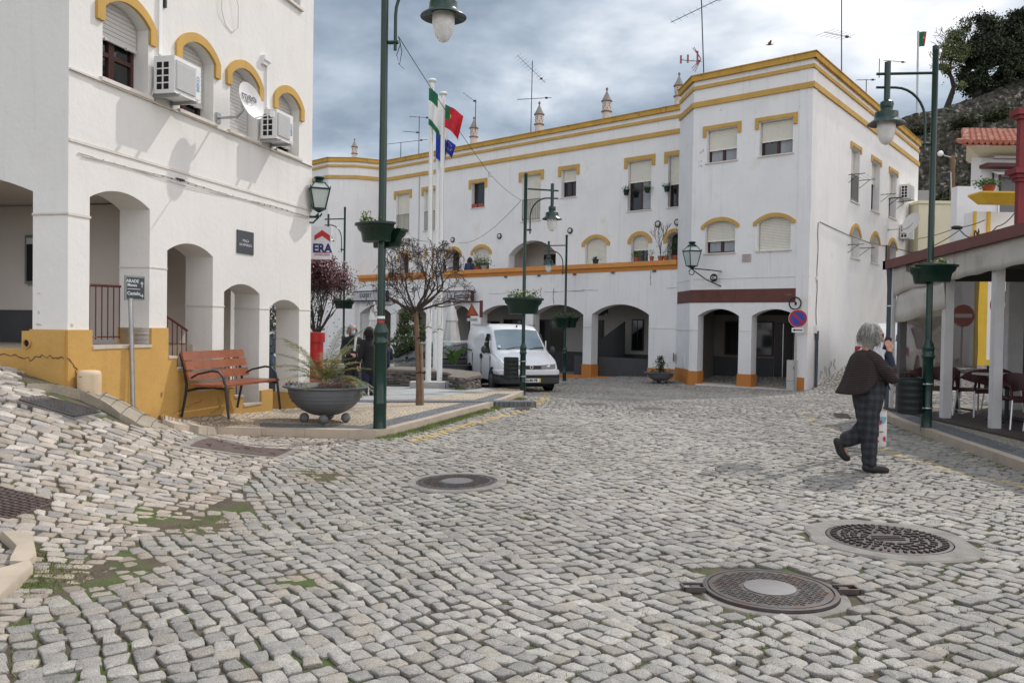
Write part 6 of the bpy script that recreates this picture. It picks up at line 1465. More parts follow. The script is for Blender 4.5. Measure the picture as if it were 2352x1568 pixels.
# ---------------------------------------------------------------- dry stone curved wall
def drystone():
    pc=[gp(*q) for q in ((1031,902),(1068,905),(1103,901))]
    t=thing('dry_stone_wall','low curved dry-stone slate wall with a flat cap beside the white van','wall',pc[1])
    # path of the wall: two straight visible faces joined, then sweeping back left
    path=[Vector((pc[0].x,pc[0].y,0)),Vector((pc[2].x,pc[2].y,0))]
    ctr=[Vector((pc[0].x+.30,pc[0].y+.35,0)),Vector((pc[2].x-.02,pc[2].y+.30,0))]
    A=Vector((pc[0].x,pc[0].y));B=Vector((pc[1].x,pc[1].y));C_=Vector((pc[2].x,pc[2].y))
    back=[Vector((C_.x-.1,C_.y+1.1)),Vector((C_.x-.75,C_.y+2.3)),Vector((C_.x-1.9,C_.y+3.2)),Vector((C_.x-3.4,C_.y+3.8)),Vector((C_.x-5.5,C_.y+4.2))]
    inner=[Vector((A.x+.05,A.y+.9)),Vector((A.x-.2,A.y+1.8)),Vector((A.x-1.1,A.y+2.6)),Vector((A.x-2.6,A.y+3.1)),Vector((A.x-4.6,A.y+3.5))]
    def hh(p): return H(p.x,p.y)
    zt=at(1066,868,pc[1].y).z
    SL=mat('slate_stones',(.17,.15,.13),.85,attr='Col',var=.3,vs=12,bump=.5,bs=50);CAPM=mat('slate_cap',(.16,.135,.11),.8,var=.15,vs=5,bump=.3)
    r=random.Random(3);V=[];Fq=[];Cc=[]
    def face(p,q,core=.05):
        L=(q-p).length;d=(q-p).normalized();n=Vector((d.y,-d.x));z=hh(p)-.05
        while z<zt-.07:
            h=r.uniform(.03,.075);u=-r.uniform(0,.1)
            while u<L:
                l=r.uniform(.09,.34);a=max(0,u+.006);b_=min(L,u+l-.006);
                if b_-a>.02:
                    o=r.uniform(.0,.035);P=lambda uu,oo,zz:(p.x+d.x*uu+n.x*oo,p.y+d.y*uu+n.y*oo,zz)
                    k=len(V);t1=r.uniform(-.006,.006);V.extend([P(a,-.15,z),P(b_,-.15,z),P(b_,o,z+t1),P(a,o,z),P(a,-.15,z+h-.009),P(b_,-.15,z+h-.009),P(b_,o-.008,z+h-.009+t1),P(a,o-.008,z+h-.009)])
                    Fq.extend([(k+3,k+2,k+1,k),(k+4,k+5,k+6,k+7),(k,k+1,k+5,k+4),(k+1,k+2,k+6,k+5),(k+2,k+3,k+7,k+6),(k+3,k,k+4,k+7)])
                    c=r.choice([(.12,.10,.085),(.17,.155,.14),(.085,.075,.068),(.14,.115,.09),(.20,.185,.17)]);Cc.extend([c]*8)
                u+=l
            z+=h
    ring=[A,B,C_]+back;ringi=inner
    for p,q in zip(ring[:-1],ring[1:]): face(p,q)
    for p,q in zip(inner[::-1][:-1],inner[::-1][1:]): face(p,q)
    face(inner[0],A)
    me=npmesh('masonry',np.array(V),[np.array(Fq)],SL,np.array(Cc),False,None,t)
    b=MB();out=[A,B,C_]+back+inner[::-1];b.prism([[(q.x,q.y) for q in out]],lambda x,y:Vector((x,y,hh(A)-.2)),lambda x,y:Vector((x,y,zt-.065)));b.build('core',mat('wall_core',(.05,.045,.04),.9),t)
    b=MB();
    def off(pts,e):
        c=[];n=len(pts)
        for i in range(n):
            a,b2=pts[i-1],pts[(i+1)%n];tt=(b2-a).normalized();c.append(pts[i]+Vector((tt.y,-tt.x))*e)
        return c
    o=off(out,.03);b.prism([[(q.x,q.y) for q in o]],lambda x,y:Vector((x,y,zt-.064)),lambda x,y:Vector((x,y,zt)));b.build('cap',CAPM,t)
    t2=thing('weed_tuft','small bright weed at the foot of the dry-stone wall','weed',(B.x-.1,B.y-.05,hh(B)));b=MB()
    for k in range(120): a=r.uniform(0,6.3);leaf(b,Vector((B.x-.12+r.gauss(0,.09),B.y-.10+r.gauss(0,.03),hh(B)+r.uniform(0,.1))),Vector((cos(a),-.5,1.2)),.09,.02)
    b.build('foliage',LEAFG[0],t2,fix=False)
drystone()
def slabseat():
    p=at(895,0,22.3);p=gp(892,872,.1);t=thing('stone_seat','plain grey stone block seat right of the tall foreground pole','seat',p);z=at(900,838,p.y).z
    b=MB();b.box((p.x-.9,p.y+.3,(z+p.z)/2),(2.9,.6,z-p.z),.02);b.build('block',CONC,t)
    q=p+Vector((-.05,.2,0));b=MB();t=thing('square_planter','small pale square tub standing on the grey stone seat','planter',(p.x-.25,p.y+.3,z));b.hexa([(p.x-.25+sx*w,p.y+.3+sy*w,zz) for zz,w in ((z,.17),(z+.38,.23)) for sx,sy in ((-1,-1),(1,-1),(1,1),(-1,1))]);b.build('tub',CONC,t)
slabseat()
# ================================================================ TREES
BARK=mat('grey_brown_bark',(.16,.105,.07),.9,var=.25,vs=9,bump=.5,bs=40);TWIG=mat('dark_twig',(.05,.036,.03),.9,var=.2,vs=9);DBARK=mat('dark_bark',(.035,.028,.022),.9,var=.2)
def leaves_np(name,C,size,m,parent,rng,asp=.5,kind=None,flat=.0):
    n=len(C);d=rng.normal(size=(n,3));d[:,2]*=1-flat;d/=np.linalg.norm(d,axis=1)[:,None]
    u=rng.normal(size=(n,3));s=np.cross(d,u);s/=np.linalg.norm(s,axis=1)[:,None];l=(size*rng.uniform(.6,1.3,(n,1)))
    nn=np.cross(d,s)*l*.12
    V=np.stack([C-d*l/2,C+s*l*asp/2+nn,C+d*l/2,C-s*l*asp/2+nn],1).reshape(-1,3);I=np.arange(n*4).reshape(n,4)
    return npmesh(name,V,[I],m,None,False,kind,parent)
def grow(b,p,d,l,r,depth,rnd,ends,spread=.6,up=.12,n=4,shrink=.72,kids=(2,4),minr=.003,segs=4,wob=.16,box=None):
    pts=[p];rs=[r];q=p.copy();dd=d.copy()
    for i in range(segs):
        dd=(dd+rv(rnd)*wob+Vector((0,0,up))).normalized();q=q+dd*l/segs
        if box and not box(q): break
        pts.append(q.copy());rs.append(max(minr,r*(1-.45*(i+1)/segs)))
    if len(pts)<2: return
    b.tube(pts,rs,n,False)
    if depth==0: ends.append(q);return
    k=rnd.randint(*kids)
    for i in range(k):
        f=rnd.uniform(.45,1.) if i else 1.;idx=min(len(pts)-1,max(1,int(f*(len(pts)-1)+.5)));o=pts[idx]
        ax=rv(rnd);nd=(dd+ax*spread).normalized();grow(b,o,nd,l*rnd.uniform(shrink-.1,shrink+.1),max(minr,rs[idx]*.68),depth-1,rnd,ends,spread,up,max(3,n-1) if depth<3 else n,shrink,kids,minr,segs,wob,box)
def bare_tree():
    p=gp(962,930,.1);y=p.y;k=y/1898;t=thing('bare_tree','bare street tree with a wide twiggy crown and a stake, behind the tall foreground pole','tree',p)
    rnd=random.Random(11);fork=at(955,715,y);fork.y=y
    b=MB();pts=[p-Vector((0,0,.1)),p+Vector((.0,0,.3)),p.lerp(fork,.5)+Vector((.015,0,0)),fork];b.tube(pts,[.062,.055,.048,.042],12);b.build('trunk',BARK,t,smooth=True)
    b=MB();q=at(972,930,y-.05);b.tube([Vector((p.x+.075,y-.02,p.z-.05)),Vector((p.x+.035,y-.03,at(960,790,y).z))],.027,8);b.build('stake',mat('stake_wood',(.24,.17,.11),.9,var=.2,vs=10),t)
    b=MB()
    for z in (.35,.72): b.tube([p+Vector((.03,0,(fork.z-p.z)*z))+Vector((.085*cos(a),.07*sin(a),.01*sin(3*a))) for a in [i*.45 for i in range(15)]],.012,5)
    b.build('tie',BLACK,t)
    b=MB();ends=[]
    cen=at(965,655,y);rx,rz=136*k,112*k
    def box(q): 
        u=((q.x-cen.x)/rx)**2+((q.y-y)/ (rx*.75))**2+((q.z-cen.z)/rz)**2
        return u<.86+.70*noise.noise(Vector((q.x*1.9,q.y*1.9,q.z*1.9))) and q.z>fork.z-.22-.18*abs(q.x-cen.x)
    mains=[((-1,.2,.12),.85,.024),((-.75,-.3,.75),.8,.026),((-.2,.3,1),.85,.028),((.15,-.3,1.1),.95,.030),((.55,.3,.85),.9,.028),((1,-.1,.55),1.0,.028),((1,.3,.20),1.0,.026),((-.5,.8,.5),.7,.02),((.4,.9,.4),.7,.02),((.3,-.9,.5),.7,.02),((-.5,-.8,.4),.7,.02),((.75,-.2,1.0),.9,.024)]
    for d,l,r in mains: grow(b,fork-Vector((0,0,.03)),Vector(d).normalized(),l*.72,r,5,rnd,ends,.80,.03,5,.72,(2,4),.0036,4,.30,box)
    b.build('crown',TWIG,t)
    ends=[e for e in ends if rnd.random()<.08];b=MB()
    for e in ends[:160]: leaf(b,e,rv(rnd),.035,.02)
    b.build('dry_leaf',mat('dry_leaf_red',(.16,.05,.03),.9),t,fix=False)
    b=MB();c=at(1089*.0+1066,745,y)
bare_tree()
def plum():
    y=23.;k=y/1898;rng=np.random.default_rng(4);c=at(745,695,y);p=Vector((c.x-.2,y,H(c.x,y)+.1));t=thing('plum_tree','purple-leaved plum tree in blossom behind the red pillar box','tree',p);rnd=random.Random(3)
    b=MB();f=Vector((p.x,y,c.z-.95));b.tube([p,f],[.10,.07],8);b.build('trunk',DBARK,t,smooth=True)
    b=MB();ends=[];C=Vector((c.x-.2,y,c.z))
    box=lambda q:((q.x-C.x)/1.35)**2+((q.y-C.y)/1.3)**2+((q.z-C.z)/1.35)**2<1
    for i in range(9): a=i*.7;grow(b,f,Vector((cos(a)*.7,sin(a)*.7,.9)).normalized(),.85,.03,4,rnd,ends,.5,.2,4,.75,(3,4),.004,3,.15,box)
    b.build('branches',DBARK,t)
    E=np.array([tuple(e) for e in ends]);idx=rng.integers(0,len(E),9000);P=E[idx]+rng.normal(0,.07,(9000,3))+np.c_[np.zeros(9000),np.zeros(9000),rng.uniform(-.3,.05,9000)]
    leaves_np('foliage',P,.065,mat('purple_leaf',(.075,.016,.020),.6,var=.4,vs=6),t,rng)
    idx=rng.integers(0,len(E),3000);P=E[idx]+rng.normal(0,.05,(3000,3));leaves_np('blossom',P,.05,mat('pale_pink_blossom',(.52,.34,.36),.7,var=.25,vs=8),t,rng,.9)
    # second dark shrub seen through the smallest arch
    q=at(640,750,26);t=thing('garden_shrub','dark green shrub seen through the smallest arch of the white house','shrub',(q.x,26,H(q.x,26)));P=rng.normal(0,1,(2500,3))*[.5,.5,.6]+[q.x,26,q.z-.1];leaves_np('foliage',P,.12,LEAFG[2],t,rng)
    b=MB();b.tube([(q.x,26,H(q.x,26)-.2),(q.x,26,q.z-.4)],.05,6);b.build('trunk',DBARK,t)
    q=at(645,700,24);t=thing('plum_tree','purple-leaved plum tree glimpsed in the head of the smallest arch','tree',(q.x,24,H(q.x,24)));P=rng.normal(0,1,(2600,3))*[.55,.5,.45]+[q.x,24.3,q.z+.15];leaves_np('foliage',P,.07,MATS['purple_leaf'],t,rng);b=MB();b.tube([(q.x,24.3,H(q.x,24)-.2),(q.x+.1,24.3,q.z)],.05,6);b.build('trunk',DBARK,t)
plum()
def evergreen():
    p=gp(940,873,.1);y=p.y;k=y/1898;zz_=(at(940,702,y).z-p.z)/2.28;t=thing('evergreen_tree','bushy glossy-leaved young evergreen tree left of the flagpoles','tree',p);rng=np.random.default_rng(8);rnd=random.Random(8)
    b=MB();b.tube([p-Vector((0,0,.1)),p+Vector((.02,0,.8)),p+Vector((0,0,1.7))],[.05,.045,.02],8);ends=[]
    for i in range(26): z=.45+i*.07;a=i*2.4;grow(b,p+Vector((0,0,z)),Vector((cos(a),sin(a),.35)).normalized(),.34,.012,2,rnd,ends,.6,.1,4,.7,(2,3),.004,2)
    b.build('trunk',BARK,t)
    pts=[]
    print('evergreen scale',zz_)
    for i in range(7500):
        z=rng.uniform(0,1)**.9;w=.62*zz_*(sin(pi*(z*.86+.10))**.6)*(1-.25*z);a=rng.uniform(0,6.28);r=w*sqrt(rng.uniform(.15,1))
        cl=noise.noise(Vector((cos(a)*2,sin(a)*2,z*6)));r*=1+.45*cl;pts.append((p.x+r*cos(a),p.y+r*sin(a),p.z+(.40+z*1.85)*zz_))
    pts=np.array(pts);g=np.array([noise.noise(Vector(q)*3.) for q in pts])>-.12
    leaves_np('foliage',pts[g],.11,mat('glossy_evergreen_leaf',(.045,.085,.018),.28,var=.35,vs=5,col2=(.14,.13,.04),c2=(.6,.7),c2s=5),t,rng,.42)
evergreen()
def hill_trees():
    rng=np.random.default_rng(12);rnd=random.Random(12);y=74.;k=y/1898
    LV=mat('olive_dark_leaf',(.030,.042,.018),.7,var=.35,vs=.6);LV2=mat('pale_olive_leaf',(.17,.20,.09),.7,var=.3,vs=.8)
    def crown(t,blobs,m,n,size):
        P=[]
        for (px,py,rx,rz,w) in blobs:
            c=at(px,py,y);kk=int(n*w);q=rng.normal(size=(kk,3));q=q*.46;q=q*[rx*k,min(rx,rz)*k,rz*k];q+= [c.x,y+rng.uniform(-1,1),c.z];P.append(q)
        P=np.concatenate(P);g=np.array([noise.noise(Vector(q)*.7)+.7*noise.noise(Vector(q)*1.6) for q in P])>-.10
        leaves_np('foliage',P[g],size,m,t,rng,.6)
    p=at(2177,244,y);t=thing('hill_tree','slender crooked pale-leaved tree standing alone on the castle hill','tree',p);b=MB()
    pts=[at(*q,y) for q in ((2174,250),(2183,225),(2191,200),(2186,180),(2180,165),(2186,130),(2191,100))];b.tube(pts,[.28,.24,.2,.17,.14,.1,.06],7);ends=[]
    for i,q in enumerate(pts[3:]):
        for j in range(4): grow(b,q,Vector((rnd.uniform(-1,1),rnd.uniform(-.6,.6),.4)).normalized(),1.1,.05,3,rnd,ends,.6,.1,4,.7,(2,3),.02,3)
    b.build('trunk',DBARK,t);crown(t,[(2190,85,22,20,1),(2175,120,20,18,1),(2198,128,18,20,.8),(2168,158,16,12,.7),(2212,110,14,24,.7),(2195,205,10,8,.2),(2160,175,10,12,.3)],LV2,3000,.19)
    t=thing('hill_tree','broad dark tree on the castle hill right of the slender crooked one','tree',at(2245,225,y));b=MB();b.tube([at(2240,240,y),at(2248,200,y),at(2262,150,y)],[.4,.35,.2],7);ends=[];[grow(b,at(2256,170,y),Vector((rnd.uniform(-1,1),0,.6)).normalized(),1.5,.12,3,rnd,ends,.6,.0,4,.7,(2,3),.03,3) for _ in range(7)];b.build('trunk',DBARK,t)
    crown(t,[(2262,120,48,42,1.6),(2250,70,36,28,.8),(2243,170,30,34,1.),(2285,165,42,36,1.2),(2258,205,32,16,.6),(2232,195,14,14,.3)],LV,17000,.24)
    t=thing('hill_tree','dark tree on the castle hill cut by the right edge of the photo','tree',at(2345,215,y));b=MB();b.tube([at(2350,240,y),at(2345,190,y),at(2335,140,y)],[.4,.35,.2],7);[grow(b,at(2340,185,y),Vector((rnd.uniform(-1,1),0,.6)).normalized(),1.5,.12,3,rnd,ends,.6,.0,4,.7,(2,3),.03,3) for _ in range(7)];b.build('trunk',DBARK,t)
    crown(t,[(2330,75,40,32,1.2),(2355,130,44,50,1.6),(2352,35,26,16,.3),(2400,90,50,60,1.4),(2330,175,34,26,.7),(2360,195,30,20,.5)],LV,17000,.24)
hill_trees()
# ---------------------------------------------------------------- grass, moss and weeds in the joints
def grass():
    rng=np.random.default_rng(3);P=[]
    def blades(x,y,n,sp,h):
        P.append(np.c_[rng.normal(x,sp,n),rng.normal(y,sp,n),np.full(n,h)])
    # weeds along both kerbs and wall feet
    def along(pl,n,off,sp,h,thr=-.05):
        for i in range(len(pl)-1):
            a,b_=Vector(pl[i]),Vector(pl[i+1]);L=(b_-a).length;d=(b_-a)/max(L,1e-6);nn=Vector((d.y,-d.x))*off
            for k in range(int(n*L)):
                q=a+d*rng.uniform(0,L)+nn*abs(rng.normal(.4,.5))
                if noise.noise(Vector((q.x*1.3,q.y*1.3,9)))>thr: P.append(np.array([[q.x,q.y,h*rng.uniform(.4,1)]]))
    along(kerbL[6:14],1500,.16,.05,.055,-.30);along(kerbL[1:7],90,.06,.04,.03,.05);along(kerbR[1:8],260,-.22,.1,.022,-.1)
    along([g2(*q) for q in [(1225,895),(1300,880),(1400,885),(1490,893),(1565,888),(1600,897),(1850,903)]],260,.35,.2,.03,-.15)
    # joints across the near field
    m=52000;x=rng.uniform(-7,8,m);y=rng.uniform(2.9,13,m);nv=np.array([noise.noise(Vector((a*.55,b_*.55,2)))+.5*noise.noise(Vector((a*2.3,b_*2.3,5))) for a,b_ in zip(x,y)])
    g=nv>.02;P.append(np.c_[x[g],y[g],np.full(g.sum(),.013)])
    for q,n,sp in ((g2(95,1310),700,.13),(g2(40,1345),500,.12),(g2(115,1275),450,.09),(g2(20,1150),500,.12),(g2(60,870),400,.3),(g2(100,915),300,.2)): blades(*q,n,sp,.006)
    P=np.concatenate(P);ok=~poly_in(PAVE_L,P[:,0],P[:,1])&~poly_in(PAVE_R,P[:,0],P[:,1])&(P[:,1]>2.6)
    for a in HOLES_C: ok&=np.hypot(P[:,0]-a[0],P[:,1]-a[1])>a[2]+.02
    for h in HOLES_P: ok&=~poly_in(h,P[:,0],P[:,1])
    P=P[ok];n=len(P);print('blades',n);z=hz(P[:,0],P[:,1])-.020;h=P[:,2]+.018
    a=rng.uniform(0,6.28,n);w=.0045;d=np.c_[np.cos(a),np.sin(a)];l=rng.normal(0,.012,(n,2))
    V=np.zeros((n,3,3));V[:,0,:2]=P[:,:2]-d*w;V[:,1,:2]=P[:,:2]+d*w;V[:,2,:2]=P[:,:2]+l;V[:,:2,2]=z[:,None];V[:,2,2]=z+h
    o=npmesh('joint_grass',V.reshape(-1,3),[np.arange(n*3).reshape(n,3)],mat('joint_grass',(.15,.19,.05),.8,var=.35,vs=4),None,False,'stuff')
grass()
# ================================================================ PEOPLE
SKIN=mat('skin',(.45,.22,.15),.55,var=.05,vs=20);HAIRG=mat('grey_hair',(.34,.33,.31),.6,var=.25,vs=40,bump=.6,bs=120,stretch=(60,60,6));HAIRB=mat('auburn_hair',(.09,.03,.018),.55,var=.2)
NAVY=mat('navy_cloth',(.012,.016,.035),.85,var=.1);BLK=mat('black_cloth',(.010,.010,.012),.85,var=.1);SHOE=mat('dark_shoe',(.022,.02,.02),.6,var=.15)
def blended(name,nodes,edges,m,parent,vox=.012,it=6,extra=None):
    """one continuous surface: tapered limbs between joints fused into a single skin"""
    b=MB()
    R=lambda k:nodes[k][1] if isinstance(nodes[k][1],tuple) else (nodes[k][1],nodes[k][1])
    used=set()
    for a,c in edges:
        p,q=Vector(nodes[a][0]),Vector(nodes[c][0]);ra,rc=R(a),R(c);used|={a,c};n=18;k=5;V=[]
        t=(q-p).normalized() if (q-p).length>1e-6 else Vector((0,0,1));vert=abs(t.z)>.6
        x=Vector((1,0,0));x=(x-t*x.dot(t));x=x.normalized() if x.length>.3 else (Vector((0,0,1))-t*t.z).normalized();y=t.cross(x)
        for i in range(k+1):
            f=i/k;w0,w1=ra[0]*(1-f)+rc[0]*f,ra[1]*(1-f)+rc[1]*f;V+= [p.lerp(q,f)+x*w0*cos(2*pi*j/n)+y*w1*sin(2*pi*j/n) for j in range(n)]
        b.add(V,[(i*n+j,i*n+(j+1)%n,(i+1)*n+(j+1)%n,(i+1)*n+j) for i in range(k) for j in range(n)]+[tuple(range(n))[::-1],tuple(range(k*n,(k+1)*n))])
    for k in used:
        r=R(k);b.ball(nodes[k][0],1,16,10,r[0],r[1],(r[0]+r[1])/2*.9)
    if extra: extra(b)
    me=bpy.data.meshes.new(name);me.from_pydata(b.v,[],b.f);o=bpy.data.objects.new(name,me);COL.objects.link(o)
    r=o.modifiers.new('r','REMESH');r.mode='VOXEL';r.voxel_size=vox;r.use_smooth_shade=True
    s=o.modifiers.new('s','SMOOTH');s.factor=.5;s.iterations=it
    dg=bpy.context.evaluated_depsgraph_get();me2=bpy.data.meshes.new_from_object(o.evaluated_get(dg));bpy.data.objects.remove(o)
    if name in('trousers','jumper','coat','sleeve'):
        for v in me2.vertices:
            q=v.co;v.co=q+v.normal*(.010*noise.noise(Vector((q.x*9,q.y*9,q.z*16)))+.005*noise.noise(Vector((q.x*24,q.y*24,q.z*30))))
    me2.materials.clear();me2.materials.append(m);me2.name=name;me2.polygons.foreach_set('use_smooth',[True]*len(me2.polygons));return link(name,me2,parent)
def skinned(name,nodes,edges,m,parent,root,sub=2,M=None): return blended(name,nodes,edges,m,parent,.013 if name!='shoe' else .009,5)
def hand(nodes,edges,wr,d,side,curl,pre,s=1.):
    """palm from wrist along d, five fingers; side = thumb direction, curl = finger bend direction"""
    d=d.normalized();side=side.normalized();curl=curl.normalized();pa=wr+d*.045*s;nodes[pre+'p']=(pa,(.030*s,.016*s));edges.append((pre+'w',pre+'p'))
    for i,(o,l) in enumerate(((.030,.070),(.011,.078),(-.009,.073),(-.028,.058))):
        a=pa+side*o*s+d*.03*s;b=a+d*l*.45*s+curl*.012*s;c=b+d*l*.28*s+curl*.030*s;e=c+d*l*.05*s+curl*.026*s
        for n_,q,r in (('a',a,.0095),('b',b,.0085),('c',c,.008),('e',e,.007)): nodes[f'{pre}{i}{n_}']=(q,r*s)
        edges.extend([(pre+'p',f'{pre}{i}a'),(f'{pre}{i}a',f'{pre}{i}b'),(f'{pre}{i}b',f'{pre}{i}c'),(f'{pre}{i}c',f'{pre}{i}e')])
    a=wr+d*.025*s+side*.026*s;b=a+side*.026*s+d*.02*s+curl*.01*s;c=b+side*.008*s+d*.024*s+curl*.015*s
    for n_,q,r in (('ta',a,.011),('tb',b,.010),('tc',c,.009)): nodes[pre+n_]=(q,r*s)
    edges.extend([(pre+'w',pre+'ta'),(pre+'ta',pre+'tb'),(pre+'tb',pre+'tc')])
def head(parent,c,fw,m=SKIN,s=1.,up=Vector((0,0,1)),name='face'):
    """one continuous head: skull, jaw, nose and brow shaped in one lathe-like grid; fw = facing direction"""
    fw=fw.normalized();lf=up.cross(fw).normalized();u2=fw.cross(lf);V=[];n=24;m_=16
    for j in range(m_+1):
        t=pi*j/m_;z=-cos(t)
        for i in range(n):
            a=2*pi*i/n;x=sin(t)*cos(a);y=sin(t)*sin(a);X_,Y_,Z_=x*.098,y*.076,z*.118
            if z<0: k=1+.30*z;Y_*=k;X_=X_*(1+.10*z)+.012*(-z)*(x>0)
            if x>0:
                X_+=.026*math.exp(-((y/.16)**2))*math.exp(-(((z+.12)/.16)**2))      # nose
                X_-=.010*math.exp(-(((abs(y)-.34)/.16)**2))*math.exp(-(((z-.06)/.12)**2)) # eye sockets
                X_+=.007*math.exp(-((y/.3)**2))*math.exp(-(((z+.46)/.07)**2))-.004*math.exp(-((y/.3)**2))*math.exp(-(((z+.53)/.03)**2)) # lips
                X_+=.006*math.exp(-((y/.4)**2))*math.exp(-(((z+.80)/.12)**2))
            if abs(y)>.93 and -.25<z<.15: Y_*=1.12
            V.append(c+fw*X_*s+lf*Y_*s+u2*Z_*s)
    b=MB();b.add(V,[(j*n+i,j*n+(i+1)%n,(j+1)*n+(i+1)%n,(j+1)*n+i) for j in range(m_) for i in range(n)]);return V,b.f
def haircap(parent,c,fw,m,s=1.,length=.12,vol=1.12,name='hair',seed=1,front=.35):
    fw=fw.normalized();up=Vector((0,0,1));lf=up.cross(fw);V=[];n=36;m_=16;Fq=[];r=random.Random(seed)
    for j in range(m_+1):
        t=pi*j/m_;z=-cos(t)
        for i in range(n):
            a=2*pi*i/n;x,y=sin(t)*cos(a),sin(t)*sin(a);k=vol+.03*sin(a*9+j*.4)+.025*noise.noise(Vector((cos(a)*3,sin(a)*3,z*3+seed)))
            back=max(0,-x);X_=x*.100*k*(1.0)-.010;Y_=y*.082*k;Z_=z*.122*k
            if z<.0: Z_-=length*(-z)*(1 if x<.2 else .35);q=1+.06*(-z);Y_*=q
            V.append(c+fw*X_*s+lf*Y_*s+up*Z_*s)
    def keep(j,i):
        t=pi*(j+.5)/m_;a=2*pi*(i+.5)/n;x=sin(t)*cos(a);z=-cos(t);y=abs(sin(t)*sin(a));return not((x>front and z<.42) or (x>.05 and z<-.05 and y<.8) or z<-.93)
    b=MB();b.add(V,[(j*n+i,j*n+(i+1)%n,(j+1)*n+(i+1)%n,(j+1)*n+i) for j in range(m_) for i in range(n) if keep(j,i)])
    for k in range(260):  # loose strands
        a=r.uniform(.9,5.4);t=r.uniform(.5,1.9);x,y,z=sin(t)*cos(a),sin(t)*sin(a),cos(t);q=c+fw*(x*.112-.01)*s+lf*y*.093*s+up*z*.135*s;e=q+up*-(length+.05)*r.uniform(.3,1)*s+fw*(x*.03+r.uniform(-.015,.015))+lf*(y*.02+r.uniform(-.015,.015));mm=(q+e)/2+(fw*x+lf*y)*.018;b.tube([q,mm,e],[.004,.004,.0015],3,False)
    o=b.build(name,m,parent,smooth='all');return o
def woman():
    gpt=gp(1998,1083);y=gpt.y;S=y/1898;o=Vector((gpt.x,y,H(gpt.x,y)+.012));P=lambda px,py,d=0.:Vector(((px-1998)*S,d,(1083-py)*S))+o
    t=thing('person','grey-haired person walking with a phone at the ear, in a striped jacket and plaid trousers','person',o)
    N={};E=[]
    N['pel']=(P(1993,905),(.13,.15));N['wai']=(P(1993,872),(.12,.14));N['che']=(P(1985,835),(.12,.16));N['nek']=(P(1984,806,.0),.055);N['hd0']=(P(1994,786),.055)
    N['s1']=(P(1988,822,-.15),.062);N['e1']=(P(2026,868,-.20),.045);N['w1']=(P(2024,812,-.13),.030)
    N['s2']=(P(1984,822,.15),.062);N['e2']=(P(2005,880,.22),.045);N['w2']=(P(2032,918,.20),.028)
    N['h1']=(P(1993,915,-.08),.095);N['k1']=(P(1988,985,-.07),.06);N['a1']=(P(1993,1056,-.06),.042);N['f1']=(P(1996,1072,-.06),.040);N['t1']=(P(2022,1076,-.065),.030)
    N['h2']=(P(1991,915,.08),.095);N['k2']=(P(1995,980,.08),.06);N['a2']=(P(1942,1016,.07),.042);N['f2']=(P(1934,1026,.07),.038);N['t2']=(P(1949,1050,.07),.030)
    E=[('pel','wai'),('wai','che'),('che','nek'),('nek','hd0'),('che','s1'),('s1','e1'),('e1','w1'),('che','s2'),('s2','e2'),('e2','w2'),('pel','h1'),('h1','k1'),('k1','a1'),('a1','f1'),('f1','t1'),('pel','h2'),('h2','k2'),('k2','a2'),('a2','f2'),('f2','t2')]
    N['R'+'w']=(N['w1'][0]+Vector((0,.01,.02)),.026);E.append(('w1','Rw'));hand(N,E,N['Rw'][0],Vector((-.12,.05,1)),Vector((.8,-.2,.1)),Vector((-.3,1,.1)),'R',.95)
    N['Lw']=(N['w2'][0]+Vector((.01,0,-.02)),.026);E.append(('w2','Lw'));hand(N,E,N['Lw'][0],Vector((.15,0,-1)),Vector((.5,-1,0)),Vector((-.5,.5,.3)),'L',.95)
    hc=P(1999,772,0);fw=Vector((.98,-.14,-.12));V,Ff=head(t,hc,fw,s=1.0)
    body=blended('body',N,E,SKIN,t,.0055,3,lambda b:b.add(V,Ff))
    haircap(t,hc+Vector((-.012,0,.012)),fw,HAIRG,1.05,.085,1.10,seed=4,front=.22)
    b=MB();f2=fw.normalized();lf=Vector((0,0,1)).cross(f2)
    for s in (-1,1):
        c=hc+f2*.092+lf*.034*s+Vector((0,0,.012));R_=(f2+lf*.35*s).to_track_quat('Z','Y').to_matrix();b.lathe([(.030,-.002),(.031,.003),(.001,.005)],c,14,False,R_)
        b.tube([c+lf*.02*s,hc+lf*.085*s+f2*.01+Vector((0,0,.02))],.0035,5)
    b.tube([hc+f2*.105+lf*.01+Vector((0,0,.014)),hc+f2*.105-lf*.01+Vector((0,0,.014))],.003,5);b.build('sunglasses',BLACK,t,smooth=True)
    ph=N['Rp'][0]+Vector((-.005,.028,.045));b=MB();b.box(ph,(.07,.010,.14),.1,Matrix.Rotation(.25,3,'Y'));b.build('phone',BLACK,t)
    # trousers with a plaid weave
    PL_=mat('dark_plaid',(.024,.026,.032),.85,var=.1,vs=30)
    nt=PL_.node_tree;bs=nt.nodes['Principled BSDF'];src=bs.inputs['Base Color'].links[0].from_socket;tc=nt.nodes.new('ShaderNodeTexCoord');prev=src
    for d_,sc in (('Z',3.6),('X',4.2)):
        w=nt.nodes.new('ShaderNodeTexWave');w.bands_direction=d_;w.inputs['Scale'].default_value=sc;w.inputs['Distortion'].default_value=1.2;w.inputs['Detail'].default_value=1;nt.links.new(tc.outputs['Object'],w.inputs['Vector'])
        mr=nt.nodes.new('ShaderNodeMapRange');nt.links.new(w.outputs['Fac'],mr.inputs[0]);mr.inputs[1].default_value=.35;mr.inputs[2].default_value=.65;mr.inputs[3].default_value=.8;mr.inputs[4].default_value=1.22
        m=nt.nodes.new('ShaderNodeVectorMath');m.operation='SCALE';nt.links.new(prev,m.inputs[0]);nt.links.new(mr.outputs[0],m.inputs[3]);prev=m.outputs[0]
    nt.links.new(prev,bs.inputs['Base Color'])
